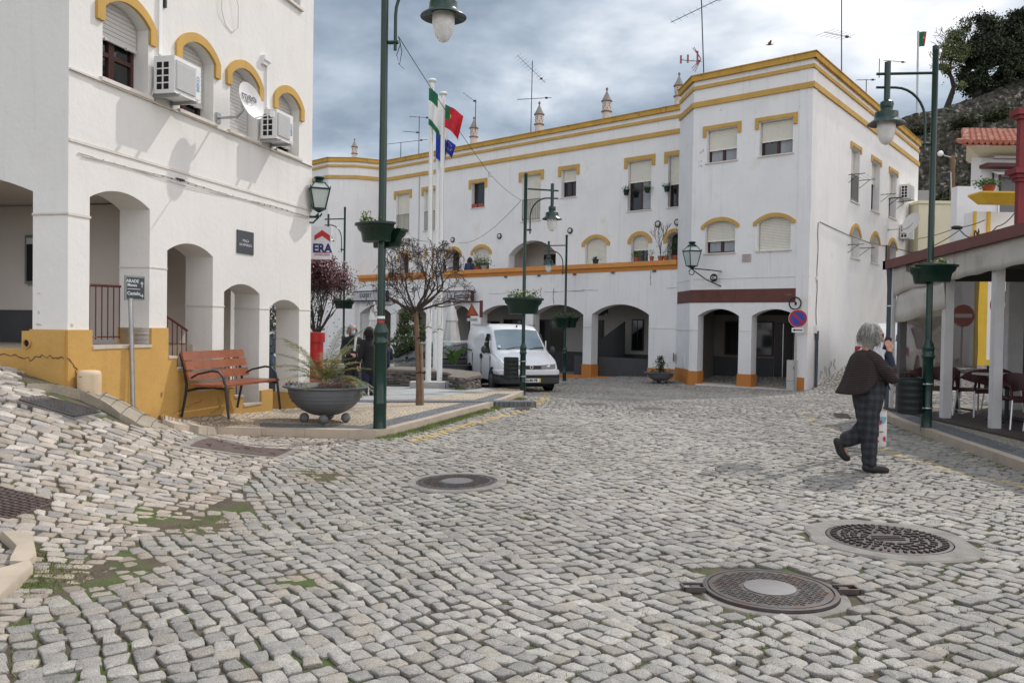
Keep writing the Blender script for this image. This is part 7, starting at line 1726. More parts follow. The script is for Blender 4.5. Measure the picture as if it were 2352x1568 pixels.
    T={'pel':(P(1989,903),(.165,.19)),'h1':(P(1987,915,-.08),.14),'h2':(P(1989,915,.08),.135)};T['wai']=(P(1993,880),(.175,.185));T['m1']=(P(1984,948,-.075),.118);T['k1']=(P(1987,988,-.07),.100);T['c1']=(P(1989,1020,-.065),.088);T['a1']=(P(1990,1054,-.06),.078);T['z1']=(P(1990,1062,-.06),.075)
    T['m2']=(P(1994,945,.08),.118);T['k2']=(P(1996,980,.08),.098);T['c2']=(P(1975,1002,.075),.098);T['a2']=(P(1949,1014,.07),.082);T['z2']=(P(1944,1017,.07),.078)
    skinned('trousers',T,[('wai','pel'),('pel','h1'),('h1','m1'),('m1','k1'),('k1','c1'),('c1','a1'),('a1','z1'),('pel','h2'),('h2','m2'),('m2','k2'),('k2','c2'),('c2','a2'),('a2','z2')],PL_,t,'pel',2)
    for (hl,bl,to,up) in ((P(1984,1074,-.06),P(2008,1076,-.06),P(2028,1079,-.065),P(1992,1060,-.06)),(P(1928,1018,.07),P(1936,1042,.07),P(1950,1058,.07),P(1940,1022,.07))):
        S_={'h':(hl,(.048,.05)),'b':(bl,(.050,.046)),'t':(to,(.042,.030)),'u':(up,.052)};skinned('shoe',S_,[('h','b'),('b','t'),('h','u')],SHOE,t,'h',2)
    b=MB();b.lathe([(.001,0),(.001,0)],P(1984,1082,-.06),4)
    # dark jumper
    J={'a':(P(1993,905),(.165,.17)),'b':(P(1994,870),(.155,.17)),'c':(P(1987,838),(.13,.17)),'n':(P(1985,812),(.07,.08)),'s1':(P(1988,824,-.15),.075),'e1':(P(2024,868,-.20),.056),'w1':(P(2022,815,-.135),.046),'s2':(P(1984,824,.15),.075),'e2':(P(2005,880,.22),.055),'w2':(P(2030,913,.20),.042)}
    skinned('jumper',J,[('a','b'),('b','c'),('c','n'),('c','s1'),('s1','e1'),('e1','w1'),('c','s2'),('s2','e2'),('e2','w2')],NAVY,t,'b',2)
    # loose striped jacket
    JK=mat('brown_striped_knit',(.024,.015,.014),.9,var=.1,vs=20,bump=.3,bs=90);nt=JK.node_tree;bs=nt.nodes['Principled BSDF'];src=bs.inputs['Base Color'].links[0].from_socket;tc=nt.nodes.new('ShaderNodeTexCoord')
    w=nt.nodes.new('ShaderNodeTexWave');w.bands_direction='Z';w.inputs['Scale'].default_value=17;w.inputs['Distortion'].default_value=1.2;w.inputs['Detail'].default_value=0;nt.links.new(tc.outputs['Object'],w.inputs['Vector']);mr=nt.nodes.new('ShaderNodeMapRange');nt.links.new(w.outputs['Fac'],mr.inputs[0]);mr.inputs[1].default_value=.3;mr.inputs[2].default_value=.7;mr.inputs[3].default_value=.45;mr.inputs[4].default_value=1.7
    m=nt.nodes.new('ShaderNodeVectorMath');m.operation='SCALE';nt.links.new(src,m.inputs[0]);nt.links.new(mr.outputs[0],m.inputs[3]);nt.links.new(m.outputs[0],bs.inputs['Base Color'])
    rows=[(1.325,-.075,.060,.075),(1.305,-.078,.100,.13),(1.265,-.080,.135,.195),(1.20,-.090,.150,.225),(1.10,-.100,.163,.235),(1.0,-.108,.180,.240),(.92,-.118,.198,.245),(.84,-.125,.215,.25)]
    n=40;V=[]
    for ri,(z,cx,rx,ry) in enumerate(rows):
        for i in range(n):
            a=2*pi*i/n;f=ri/(len(rows)-1);fold=1+.05*f*sin(a*7+1)+.03*f*sin(a*13)
            x=cx+rx*cos(a)*fold;yy=ry*sin(a)*fold;zz=z
            if ri>2:
                lift=math.exp(-((((a-5.25+pi)%(2*pi))-pi)/.55)**2)+.4*math.exp(-((((a-1.0+pi)%(2*pi))-pi)/.5)**2)
                zz+=.17*lift*f**2
                back=max(0,-cos(a));x-=.045*back*f**3;zz-=.0*back
                fr=max(0,cos(a-5.9));x+=.10*fr**6*f**1.5
            rr_=1+.05*noise.noise(Vector((x*7,yy*7,zz*9)));V.append(o+Vector((-.10+(x+.10)*rr_,yy*rr_,zz)))
    b=MB();fs=[(j*n+i,j*n+(i+1)%n,(j+1)*n+(i+1)%n,(j+1)*n+i) for j in range(len(rows)-1) for i in range(n) if not (j>=1 and 38<=(i+0)%n<=39)]
    b.add(V,fs)
    c=b.build('jacket',JK,t,smooth='all')
    sd=c.modifiers.new('t','SOLIDIFY');sd.thickness=.012;sb=c.modifiers.new('s','SUBSURF');sb.levels=1;sb.render_levels=1
    SL={'s':(P(1984,822,-.15),.080),'m':(P(2002,846,-.20),.076),'e':(P(2024,868,-.21),.066),'f':(P(2025,848,-.175),.056)};skinned('sleeve',SL,[('s','m'),('m','e'),('e','f')],JK,t,'s',2)
    SL={'s':(P(1984,824,.16),.088),'m':(P(1996,852,.21),.078),'e':(P(2006,880,.23),.072),'f':(P(2024,904,.21),.072)};skinned('sleeve',SL,[('s','m'),('m','e'),('e','f')],JK,t,'s',2)
    # bag held by the far hand
    bt=P(2031,945,.20);g=thing('shopping_bag','white printed plastic shopping bag with red and blue pictures, held by the walking person','bag',P(2031,1030,.20))
    BM=mat('white_bag',(.62,.62,.60),.35,var=.05,bump=.2,bs=12);b=MB();V=[]
    for zz,w,d_ in ((1030,.085,.05),(1026,.09,.055),(985,.095,.05),(948,.092,.035)):
        c=P(2031,zz,.20)
        for i in range(16):
            a=2*pi*i/16;r=(abs(cos(a))**4+abs(sin(a))**4)**-.25;V.append(c+Vector((w*cos(a)*r+.006*sin(zz*.1+i),d_*1.6*sin(a)*r+.004*sin(i*2.3+zz),0)))
    b.add(V,[(j*16+i,j*16+(i+1)%16,(j+1)*16+(i+1)%16,(j+1)*16+i) for j in range(3) for i in range(16)]+[tuple(range(16))[::-1]]);b.build('bag_body',BM,g,smooth=True)
    b=MB();b.tube([P(2018,948,.20),P(2026,932,.20),P(2034,928,.20),P(2040,934,.20),P(2044,948,.20)],.006,5);b.build('handle',BM,g)
    fy=.20-.088
    def blob(cx,cy,rx,rz,m,nm,sd):
        b=MB();c=P(cx,cy,fy);q=[];r=random.Random(sd)
        for i in range(14): a=2*pi*i/14;k=r.uniform(.75,1.15);q.append(c+Vector((rx*cos(a)*k,0,rz*sin(a)*k)))
        b.add(q,[tuple(range(14))]);b.v+= [];b.build(nm,m,g,fix=False)
    LB=mat('light_blue_print',(.20,.42,.50),.5);RP=mat('red_print',(.50,.03,.07),.5)
    blob(2036,968,.040,.042,LB,'print',1);blob(2028,974,.024,.036,RP,'print',2);blob(2040,1012,.020,.030,RP,'print',3);blob(2026,1018,.012,.014,RP,'print',4);blob(2033,996,.03,.007,RP,'print',5);blob(2044,1018,.010,.012,LB,'print',6)
woman()
def bystander(name_lab,base,h,face,coat,trous,hair,arms='down',scarf=None,mask=False,hairlen=.03,seated=False,skirt=False,vol=1.1):
    o=Vector(base);s=h/1.68;fw=Vector((face[0],face[1],0)).normalized();lf=Vector((-fw.y,fw.x,0));P=lambda f,l,z:o+fw*f*s+lf*l*s+Vector((0,0,z*s))
    t=thing('person',name_lab,'person',o);N={};E=[]
    if seated: dz=-.38
    else: dz=0
    N['pel']=(P(0,0,.93+dz),(.12,.15));N['wai']=(P(0,0,1.08+dz),(.11,.14));N['che']=(P(0,0,1.28+dz),(.12,.16));N['nek']=(P(0,0,1.44+dz),.055);N['hd']=(P(.01,0,1.50+dz),.055);E=[('pel','wai'),('wai','che'),('che','nek'),('nek','hd')]
    for k,sg in (('1',1),('2',-1)):
        N['s'+k]=(P(0,.17*sg,1.36+dz),.06);N['e'+k]=(P(-.02,.23*sg,1.10+dz),.045)
        if arms=='front': N['w'+k]=(P(.22,.12*sg,1.02+dz),.03);wd=fw-lf*sg*.6
        elif seated: N['w'+k]=(P(.24,.14*sg,.98+dz),.03);wd=fw
        else: N['w'+k]=(P(.06,.25*sg,.86+dz),.03);wd=Vector((0,0,-1))+fw*.15
        E+=[('che','s'+k),('s'+k,'e'+k),('e'+k,'w'+k)]
        N['h'+k+'w']=(N['w'+k][0]+wd.normalized()*.02,.026);E.append(('w'+k,'h'+k+'w'));hand(N,E,N['h'+k+'w'][0],wd,fw if wd.z<-.5 else -lf*sg+Vector((0,0,.5)),-lf*sg if wd.z<-.5 else Vector((0,0,-1)),'h'+k,.95*s)
        if seated: L=[('H',(.08,.09,.50)),('K',(.42,.11,.50)),('A',(.44,.11,.10)),('T',(.58,.12,.04))]
        else: L=[('H',(0,.09,.88)),('K',(.01,.09,.48)),('A',(0,.09,.09)),('T',(.13,.10,.04))]
        pr='pel'
        for (n_,(f,l,z)),r in zip(L,(.09,.065,.042,.032)): N[n_+k]=(P(f,l*sg,z),r);E.append((pr,n_+k));pr=n_+k
    for k in N: 
        if isinstance(N[k][1],tuple): N[k]=(N[k][0],(N[k][1][0]*s,N[k][1][1]*s))
        elif not k.startswith('h'): N[k]=(N[k][0],N[k][1]*s)
    hc=P(.015,0,1.575+dz);V,Ff=head(t,hc,fw,s=s);body=blended('body',N,E,SKIN,t,.008,2,lambda b:b.add(V,Ff));haircap(t,hc+Vector((0,0,.010)),fw,hair,1.05*s,hairlen,vol,seed=int(h*100),front=.45)
    q=lambda k,r:(N[k][0],r)
    J={'a':(P(0,0,(.78 if not seated else .92)+dz),(.16*s,.19*s)),'b':(P(0,0,1.08+dz),(.15*s,.18*s)),'c':(P(0,0,1.29+dz),(.145*s,.19*s)),'n':(P(0,0,1.42+dz),.075*s)};JE=[('a','b'),('b','c'),('c','n')]
    for k in '12': J['s'+k]=q('s'+k,.078*s);J['e'+k]=q('e'+k,.060*s);J['w'+k]=q('w'+k,.046*s);JE+=[('c','s'+k),('s'+k,'e'+k),('e'+k,'w'+k)]
    skinned('coat',J,JE,coat,t,'b',2)
    T={'p':(P(0,0,.92+dz),(.14*s,.16*s))};TE=[]
    for k in '12':
        for n_,r in (('H',.105),('K',.08),('A',.06)): T[n_+k]=q(n_+k,r*s)
        TE+=[('p','H'+k),('H'+k,'K'+k),('K'+k,'A'+k)]
    skinned('trousers',T,TE,trous,t,'p',1)
    for k in '12': skinned('shoe',{'a':(N['A'+k][0]-Vector((0,0,.03)),.05*s),'t':(N['T'+k][0],(.045*s,.035*s))},[('a','t')],SHOE,t,'a',1)
    if mask:
        b=MB();b.ball(hc+fw*.062*s+Vector((0,0,-.045)),.062*s,14,8,1,.85,.85,fw.to_track_quat('X','Z').to_matrix());b.build('face_mask',mat('surgical_blue',(.25,.45,.58),.7),t,smooth=True)
    if scarf:
        b=MB();b.tube([P(.10,.06,1.44+dz),P(.155,.02,1.30+dz),P(.165,.0,1.1+dz)],.035*s,8);b.build('scarf',scarf,t,smooth=True)
    return t
p=at(818,0,19.5);bystander('white-haired person in a dark coat and pale blue face mask behind the palm bowl',(p.x,19.5,H(p.x,19.5)+.0),1.66,(.55,-1),BLK,BLK,HAIRG,'front',mat('pale_scarf',(.5,.5,.5),.8),True,vol=1.14)
p=at(858,0,17.8);bystander('person in a long black coat half hidden by the tall foreground pole',(p.x,17.8,H(p.x,17.8)-.05),1.60,(-.6,.8),BLK,NAVY,mat('dark_hair',(.02,.014,.012),.6),hairlen=.12)
p=at(895,0,24.5);z=at(895,775,24.5).z;bystander('auburn-haired person in navy seated low behind the stone seat',(p.x,24.5,z-1.30),1.62,(-.7,.7),NAVY,NAVY,HAIRB,hairlen=.08,seated=True)
# two people on the terrace behind the terracotta parapet
def terr(px,pyh,lab,col,hair,face): 
    d=ray(px,pyh);q=FC.P(0,0,-.75);tt=q.dot(FC.n)/d.dot(FC.n);w=Vector((0,0,EYE))+d*tt;bystander(lab,(w.x,w.y,3.42),max(.9,(w.z-3.42))/ (1.0) if False else 1.6,face,col,NAVY,hair,hairlen=.12,seated=True) if w.z<4.75 else bystander(lab,(w.x,w.y,3.42),1.6,face,col,NAVY,hair)
terr(1079,592,'brown-haired person in blue sitting at the terrace parapet by the potted plants',mat('denim_blue',(.03,.04,.11),.8),mat('brown_hair',(.06,.03,.02),.6),(.3,1))
terr(1019,592,'person in dark blue at the terrace parapet right behind the flagpoles',mat('denim_blue',(.03,.04,.11),.8),mat('brown_hair',(.06,.03,.02)),(1,.2))
# ================================================================ VEHICLES
VW=mat('white_car_paint',(.66,.67,.69),.28,var=.03,vs=2,coat=.5);CG=mat('car_glass',(.015,.022,.025),.05,var=0,spec=1.);TRIM=mat('dark_grey_bumper',(.035,.037,.04),.6,var=.1)
HEADL=mat('headlamp_glass',(.12,.125,.13),.12,var=.2,vs=30,spec=.8,metal=.3);HUB=mat('dull_hubcap',(.12,.12,.125),.5,metal=.4)
def loft(st):
    V=[];n=17
    for (x,wb,zb,zl,zt,wt) in st:
        h=[(0,zb),(wb*.80,zb),(wb*.97,zb+.07),(wb,(zb+zl)*.5),(wb*.985,zl),(wb*.97-(wb*.97-wt)*.08,zl+.03),((wb*.97+wt)/2+.01,(zl+zt)/2),(wt,zt-.09),(wt*.90,zt-.02),(wt*.45,zt+.005)]
        full=[(y,z) for y,z in h]+[(0,zt+.012)]+[(-y,z) for y,z in h[:0:-1]]
        V.append([(x,y,z) for y,z in full])
    return V
def car(base,az,st,label,wheels,wr,ww,group=None,paint=VW,glass=(),cat='van',name='parked_van',front=None,extra=None,trimz=None):
    t=thing(name,label,cat,base,group);M=Matrix.Translation(Vector(base))@Matrix.Rotation(az,4,'Z')
    R_=loft(st);n=len(R_[0]);b=MB();b.T=M;b.add([q for r in R_ for q in r],[(i*n+j,i*n+(j+1)%n,(i+1)*n+(j+1)%n,(i+1)*n+j) for i in range(len(R_)-1) for j in range(n)]+[tuple(range(n)),tuple(range((len(R_)-1)*n,len(R_)*n))[::-1]])
    o=b.build('body',paint,t,smooth=True)
    for (x,sg) in [(x,s) for x in wheels for s in (-1,1)]:
        wb=max(s[1] for s in st);b=MB();b.T=M;Rw=Matrix.Rotation(pi/2,3,'X')
        b.lathe([(wr*.6,-ww/2),(wr*.93,-ww/2),(wr,-ww/2+.03),(wr,ww/2-.03),(wr*.93,ww/2),(wr*.6,ww/2)],(x,sg*(wb-ww/2+.02),wr),28,True,Rw);w=b.build('wheel',BLACK,t,smooth=True)
        b=MB();b.T=M;b.lathe([(wr*.62,-.01),(wr*.58,.0),(wr*.3,.012),(.001,.016)],(x,sg*(wb+.022),wr),24,False,Rw);b.build('rim',HUB,w,smooth=True)
        b=MB();b.T=M;b.lathe([(wr*1.17,-.02),(wr*1.17,.0),(.001,.0)],(x,sg*(wb-.0),wr+.03),28,False,Rw if sg<0 else Rw);b.build('wheel_arch',BLACK,t)
    return t,M
def patch(M,pts,m,name,t,off=.0,nu=1):
    """flat or curved quad from 4 corners (car space), slightly thick"""
    a,b_,c,d=[Vector(p) for p in pts];nrm=(b_-a).cross(d-a).normalized();b=MB();b.T=M
    q=[a,b_,c,d];b.hexa([v+nrm*(off-.004) for v in q]+[v+nrm*(off+.004) for v in q]);return b.build(name,m,t)
def van():
    a=gp(1136,898);c=gp(1255,897);ctr=(a+c)/2;
    az=atan2(-.955,.295);hx,hy=cos(az),sin(az)
    base=(ctr.x-hx*.0+.0,ctr.y-hy*.0,min(H(ctr.x,ctr.y),9));
    # local +X = front; front axle at x=-.92
    base=(ctr.x+hx*.95,ctr.y+hy*.95,H(ctr.x,ctr.y)+.01)
    st=[(.0,.62,.36,.58,.66,.52),(-.03,.76,.30,.64,.78,.62),(-.12,.84,.27,.74,.90,.70),(-.35,.89,.25,.88,1.02,.76),(-.70,.90,.24,.98,1.12,.80),(-.98,.905,.24,1.04,1.20,.81),(-1.30,.905,.24,1.06,1.52,.775),(-1.62,.905,.24,1.06,1.80,.74),(-1.85,.905,.24,1.06,1.90,.745),(-2.4,.905,.24,1.06,1.95,.76),(-3.5,.905,.24,1.06,1.95,.76),(-4.15,.90,.26,1.06,1.91,.74),(-4.33,.88,.28,1.04,1.84,.70),(-4.40,.82,.34,1.0,1.72,.64)]
    t,M=car(base,az,st,'white delivery van with a dark bumper parked facing the viewer behind a street lamp',(-.92,-3.55),.315,.19,glass=None)
    # windscreen as a curved grid just proud of the body
    b=MB();b.T=M;nu,nv=12,5;vs=[]
    nv=6
    for j in range(nv+1):
        f=.03+.93*j/nv;x=np.interp(f,(0,.5,1),(-.98,-1.30,-1.62));z=np.interp(f,(0,.5,1),(1.20,1.52,1.80));wt=np.interp(f,(0,.5,1),(.81,.775,.74))
        for i in range(nu+1):
            u=i/nu*2-1;yy=u*wt*.90;z_=z+np.interp(abs(u)*.9,(0,.45,.9),(.012,.005,-.02));vs.append((x+.014,yy,z_+.016))
    b.add(vs,[(j*(nu+1)+i,j*(nu+1)+i+1,(j+1)*(nu+1)+i+1,(j+1)*(nu+1)+i) for j in range(nv) for i in range(nu)]);b.build('windscreen',mat('windscreen_glass',(.23,.28,.30),.03,var=0,spec=1.,metal=.75),t,smooth='all',fix=False)
    b=MB();b.T=M
    for s,y in ((1,.25),(1,-.45)): b.tube([(-.93,y,1.22),(-1.02,y+.28,1.275),(-1.03,y+.5,1.28)],.012,5)
    b.build('wiper',BLACK,t)
    for s in (-1,1):
        y=s*.915;g=patch(M,[(-1.28,y,1.10),(-1.95,y,1.10),(-1.90,s*.80,1.66),(-1.52,s*.80,1.66)],CG,'side_window',t)
        patch(M,[(-1.07,s*.918,1.10),(-1.25,s*.918,1.10),(-1.40,s*.86,1.42),(-1.40,s*.86,1.40)],CG,'quarter_glass',t)
        b=MB();b.T=M;b.box((-1.27,s*.875,1.28),(.025,.03,.38));b.build('pillar',VW,t)
        b=MB();b.T=M;b.ball((-1.22,s*1.07,1.20),.10,12,8,.6,.9,1.15);b.tube([(-1.24,s*.9,1.12),(-1.22,s*1.02,1.15)],.03,6);b.build('wing_mirror',TRIM,t,smooth=True)
        b=MB();b.T=M;b.box((-2.02,y+s*.004,.98),(.10,.02,.05));b.box((-2.20,y+s*.004,.98),(.10,.02,.05));b.box((-2.06,y,.98),(.03,.02,.16));b.box((-2.2,y,.98),(.03,.02,.16));b.build('door_handle',BLACK,t)
        b=MB();b.T=M
        for x in (-1.12,-2.12,-3.2): b.box((x,y-s*.008,.72),(.010,.022,.62))
        b.box((-3.75,y,1.12),(.95,.02,.035));b.box((-2.9,s*.74,1.93),(2.0,.03,.02));b.pieces('seam',BLACK,t)
        # headlamp
        b=MB();b.T=M;b.hexa([(.0-.03,s*.30,.70),(-.10,s*.74,.70),(-.02,s*.74,.70),(.035,s*.30,.70),(-.10,s*.30,.80),(-.22,s*.76,.83),(-.10,s*.76,.83),(-.03,s*.30,.80)] if s>0 else [(.035,s*.30,.70),(-.02,s*.74,.70),(-.10,s*.74,.70),(-.03,s*.30,.70),(-.03,s*.30,.80),(-.10,s*.76,.83),(-.22,s*.76,.83),(-.10,s*.30,.80)]);b.build('headlamp',HEADL,t)
        b=MB();b.T=M;b.box((-3.55,s*.5,.2),(.5,.5,.3));b.build('underside',BLACK,t)
    b=MB();b.T=M;b.hexa([(.00,-.29,.69),(.03,-.29,.69),(.03,.29,.69),(.0,.29,.69),(-.06,-.30,.79),(-.03,-.30,.79),(-.03,.30,.79),(-.06,.30,.79)]);b.build('grille',BLACK,t)
    b=MB();b.T=M;Rg=Matrix.Rotation(pi/2-.15,3,'Y');b.lathe([(.052,0),(.052,.008),(.035,.008),(.035,0)],(.03,0,.745),20,False,Rg);b.build('emblem',ALU,t,smooth=True)
    def bumper(z0,z1,o,m,nm):
        b=MB();b.T=M;pts=[(-.86,.905),(-.45,.93),(-.12,.90),(-.0,.76),(.055,.45),(.07,0)];pts=pts+[(x,-y) for x,y in pts[-2::-1]];vs=[];k=len(pts)
        for z,e in ((z0,-.03),(z0+.03,0),(z1-.02,0),(z1,-.025)): vs+=[(x+o+e,y*(1+o*.4+e*.5),z) for x,y in pts]
        b.add(vs,[(j*k+i,j*k+i+1,(j+1)*k+i+1,(j+1)*k+i) for j in range(3) for i in range(k-1)]+[tuple(range(k))[::-1],tuple(range(3*k,4*k))]);b.build(nm,m,t,smooth=True)
    bumper(.26,.50,.0,TRIM,'bumper');bumper(.505,.665,-.005,VW,'bumper');bumper(.44,.52,.012,BLACK,'air_intake')
    b=MB();b.T=M;b.box((.095,.0,.375),(.012,.52,.112));b.build('number_plate',WPLA,t);b=MB();b.T=M;b.box((.0965,.24,.375),(.012,.045,.112));b.build('plate_strip',mat('plate_yellow',(.6,.42,.03),.5),t)
    p=M@Vector((.104,-.02,.375));ex=M.to_3x3()@Vector((0,1,0));nx_=M.to_3x3()@Vector((1,0,0));text('52-86-VB',.098,BLACK,Matrix(((ex.x,0,nx_.x,p.x),(ex.y,0,nx_.y,p.y),(0,1,0,p.z),(0,0,0,1))),t,bold=.003,sx=.95)
    b=MB();b.T=M;b.box((-.75,0,.22),(.8,1.3,.12));b.build('underside',BLACK,t)
    b=MB();b.T=M;b.tube([(-1.75,.1,1.90),(-1.55,.16,2.25)],.006,4);b.ball((-1.75,.1,1.9),.03,8,5);b.build('aerial',BLACK,t)
    b=MB();b.T=M;b.box((-1.0,-.66,1.30),(.01,.07,.09),0,Matrix.Rotation(-.85,3,'Y'));b.build('sticker',mat('pale_blue_sticker',(.4,.6,.65),.5),t)
van()
def simple_car(px,py_,y,az,label,paint,name='parked_car',tall=0.,z=None):
    p=at(px,py_,y);g=H(p.x,p.y) if z is None else z;h=tall
    st=[(2.1,.62,.30,.55,.62,.5),(2.05,.80,.24,.62,.72,.7),(1.6,.86,.22,.76,.86,.72),(1.0,.87,.22,.86,.95+h*.4,.74),(.35,.87,.22,.90,1.36+h,.62),(-.3,.87,.22,.90,1.46+h,.60),(-1.1,.87,.22,.92,1.43+h,.60),(-1.75,.86,.24,.93,1.18+h*.9,.62),(-2.0,.82,.28,.85,.98+h*.7,.66),(-2.08,.70,.35,.7,.80+h*.5,.6)]
    t,M=car((p.x,p.y,g),az,st,label,(1.3,-1.25),.31+h*.12,.2,paint=paint,cat='car',name=name)
    b=MB();b.T=M;vs=[]
    patch(M,[(1.03,-.66,.97+h*.4),(1.03,.66,.97+h*.4),(.38,.56,1.34+h),(.38,-.56,1.34+h)],CG,'windscreen',t,.012)
    patch(M,[(-1.80,.58,1.14+h*.9),(-1.80,-.58,1.14+h*.9),(-2.0,-.60,.99+h*.7),(-2.0,.60,.99+h*.7)],CG,'rear_window',t,.012)
    patch(M,[(-1.2,.52,1.40+h),(-1.2,-.52,1.40+h),(-1.74,-.56,1.18+h*.9),(-1.74,.56,1.18+h*.9)],CG,'rear_window',t,.012)
    for s in (-1,1):
        for x0,x1 in ((.62,-.22),(-.32,-1.15)): patch(M,[(x0,s*.865,.95),(x1,s*.865,.95),(x1*.9,s*.665,1.34+h),(x0*.55,s*.665,1.34+h)] if s<0 else [(x1,s*.865,.95),(x0,s*.865,.95),(x0*.55,s*.665,1.34+h),(x1*.9,s*.665,1.34+h)],CG,'side_window',t,.0)
        b=MB();b.T=M;b.box((1.98,s*.62,.66),(.2,.3,.12));b.build('headlamp',HEADL,t);b=MB();b.T=M;b.box((-2.0,s*.64,.78+h*.3),(.12,.22,.16+h*.4));b.build('tail_lamp',mat('tail_red',(.35,.01,.01),.3),t)
        b=MB();b.T=M;b.tube([(.3,s*.60,1.45+h),(-1.1,s*.58,1.50+h)],.015,5);b.build('roof_rail',ALU,t);b=MB();b.T=M;b.ball((.75,s*.98,.98),.10,10,6,.6,.9,.8);b.build('wing_mirror',paint,t,smooth=True)
    b=MB();b.T=M;b.box((2.10,0,.45),(.03,.5,.11));b.box((-2.10,0,.55),(.03,.5,.11));b.build('number_plate',WPLA,t)
    b=MB();b.T=M;b.box((2.06,0,.34),(.1,1.4,.14));b.box((-2.05,0,.36),(.1,1.4,.18));b.build('bumper',TRIM,t)
    return t
DG=mat('dark_grey_car_paint',(.03,.027,.03),.25,var=.02,coat=.6)
simple_car(1052,0,27.6,radians(200),'dark grey car parked behind the white van and the dry-stone wall',DG)
simple_car(985,0,29.5,radians(195),'black car parked behind the white flagpoles, left of the dark grey car',mat('black_car_paint',(.012,.012,.013),.25,coat=.6))
simple_car(640,0,25.5,radians(-75),'pale off-road car seen through the smallest arch of the white house',VW,tall=.28)
p=at(2068,835,27.);simple_car(2075,0,26.5,radians(90-35),'white car parked up the side street behind the restaurant terrace',VW,tall=.25)
# ================================================================ RESTAURANT TERRACE
RX=6.98
def restaurant():
    t=thing('restaurant_terrace','covered restaurant terrace with a maroon roof edge, white posts and translucent blinds','terrace',(8.6,12.5,.1))
    FT=Fac((RX,15.25),180,1)   # u runs towards the viewer; normal to -x (street side)
    if FT.n.x>0: FT.n=-FT.n
    MR=mat('maroon_fascia',(.135,.042,.035),.5,var=.08,vs=2,streak=.15)
    CV_=mat('dirty_white_canvas',(.50,.47,.425),.8,var=.10,vs=1.5,streak=.35,col2=(.30,.24,.17),c2=(.60,.80),c2s=1.2)
    zt=lambda px,py,y: at(px,py,y).z
    # plank floor
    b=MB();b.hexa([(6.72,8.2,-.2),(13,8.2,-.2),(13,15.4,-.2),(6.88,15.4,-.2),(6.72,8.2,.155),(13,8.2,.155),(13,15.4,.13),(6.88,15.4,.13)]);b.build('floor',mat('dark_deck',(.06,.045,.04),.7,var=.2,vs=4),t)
    # posts measured on the photo
    for (px,pyb,pyt,w) in ((2171,951,640,.14),(2284,978,620,.135)):
        g=gp(px,pyb,.14);g=Vector((RX+.12,0,0));d=ray(px,pyb);s=g.x/d.x;y=d.y*s;b=MB();b.box((g.x,y,(.13+2.75)/2),(w,.11,2.62));b.build('post',mat('white_post',(.55,.54,.53),.6,var=.06,vs=5,streak=.15),t)
    d=ray(2064,900);y=(RX+.10)/d.x*d.y
    b=MB();b.box((RX+.14,15.1,1.42),(.12,.12,2.6));b.build('post',mat('dark_grey_post',(.09,.085,.085),.5),t)
    b=MB();b.box((RX+.02,15.2,1.42),(.06,.06,2.6));b.build('post',MATS['white_post'],t)
    for y in (8.4,): b=MB();b.box((RX+.12,y,1.42),(.13,.11,2.6));b.build('post',MATS['white_post'],t)
    # gutter / fascia and canvas valance
    def zf(y): return 2.93+.0*(y-8)
    za=zt(2352,515,(RX)/ray(2352,515).x*ray(2352,515).y);zb=zt(2040,600,RX/ray(2040,600).x*ray(2040,600).y);print('fascia z',za,zb)
    yA=(RX)/ray(2352,515).x*ray(2352,515).y;yB=RX/ray(2040,600).x*ray(2040,600).y;f=lambda y:zb+(za-zb)*(y-yB)/(yA-yB)
    y0,y1=7.5,yB
    b=MB();b.hexa([(RX-.10,y0,f(y0)-.17),(RX+.05,y0,f(y0)-.17),(RX+.05,y1,f(y1)-.16),(RX-.10,y1,f(y1)-.16),(RX-.10,y0,f(y0)),(RX+.05,y0,f(y0)),(RX+.05,y1,f(y1)),(RX-.10,y1,f(y1))]);b.hexa([(RX-.10,y1,f(y1)-.16),(13,y1+.1,f(y1)-.1),(13,y1+.0,f(y1)-.1),(RX-.10,y1-.1,f(y1)-.16),(RX-.10,y1,f(y1)),(13,y1+.1,f(y1)+.3),(13,y1+0,f(y1)+.3),(RX-.10,y1-.1,f(y1))]);b.build('roof_edge',MR,t)
    b=MB();b.hexa([(RX,y0,f(y0)-.03),(13,y0,f(y0)+.35),(13,y1,f(y1)+.35),(RX,y1,f(y1)-.03),(RX,y0,f(y0)+.0),(13,y0,f(y0)+.40),(13,y1,f(y1)+.40),(RX,y1,f(y1)-.0)]);b.build('roof',MR,t)
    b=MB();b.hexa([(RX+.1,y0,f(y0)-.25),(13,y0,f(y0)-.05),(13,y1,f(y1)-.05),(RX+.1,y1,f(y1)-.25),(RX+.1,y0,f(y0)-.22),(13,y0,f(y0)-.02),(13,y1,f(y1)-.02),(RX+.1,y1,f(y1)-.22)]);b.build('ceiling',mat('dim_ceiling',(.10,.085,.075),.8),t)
    def valance(pts,m,nm,x,thk=.02,wav=.012):
        b=MB();n=60;vs=[]
        for i in range(n+1):
            v=i/n;y=y1-.05+(y0-y1)*v;zl=np.interp(y,[p[0] for p in pts],[p[1] for p in pts]);zu=f(y)-.15
            for k in range(5): q=k/4;vs.append((x+wav*sin(y*5+q*2)*q,y,zu+(zl-zu)*q+(.008*sin(y*11) if k==4 else 0)))
        b.add(vs,[(i*5+k,i*5+k+1,(i+1)*5+k+1,(i+1)*5+k) for i in range(n) for k in range(4)]);o=b.build(nm,m,t,smooth='all',fix=False);s=o.modifiers.new('s','SOLIDIFY');s.thickness=thk
    Y=lambda px,py:RX/ray(px,py).x*ray(px,py).y
    Z=lambda px,py:at(px,py,Y(px,py)).z
    pt=[(px,py) for px,py in ((2056,680),(2075,668),(2130,655),(2165,648),(2200,640),(2250,628),(2300,618),(2352,604))]
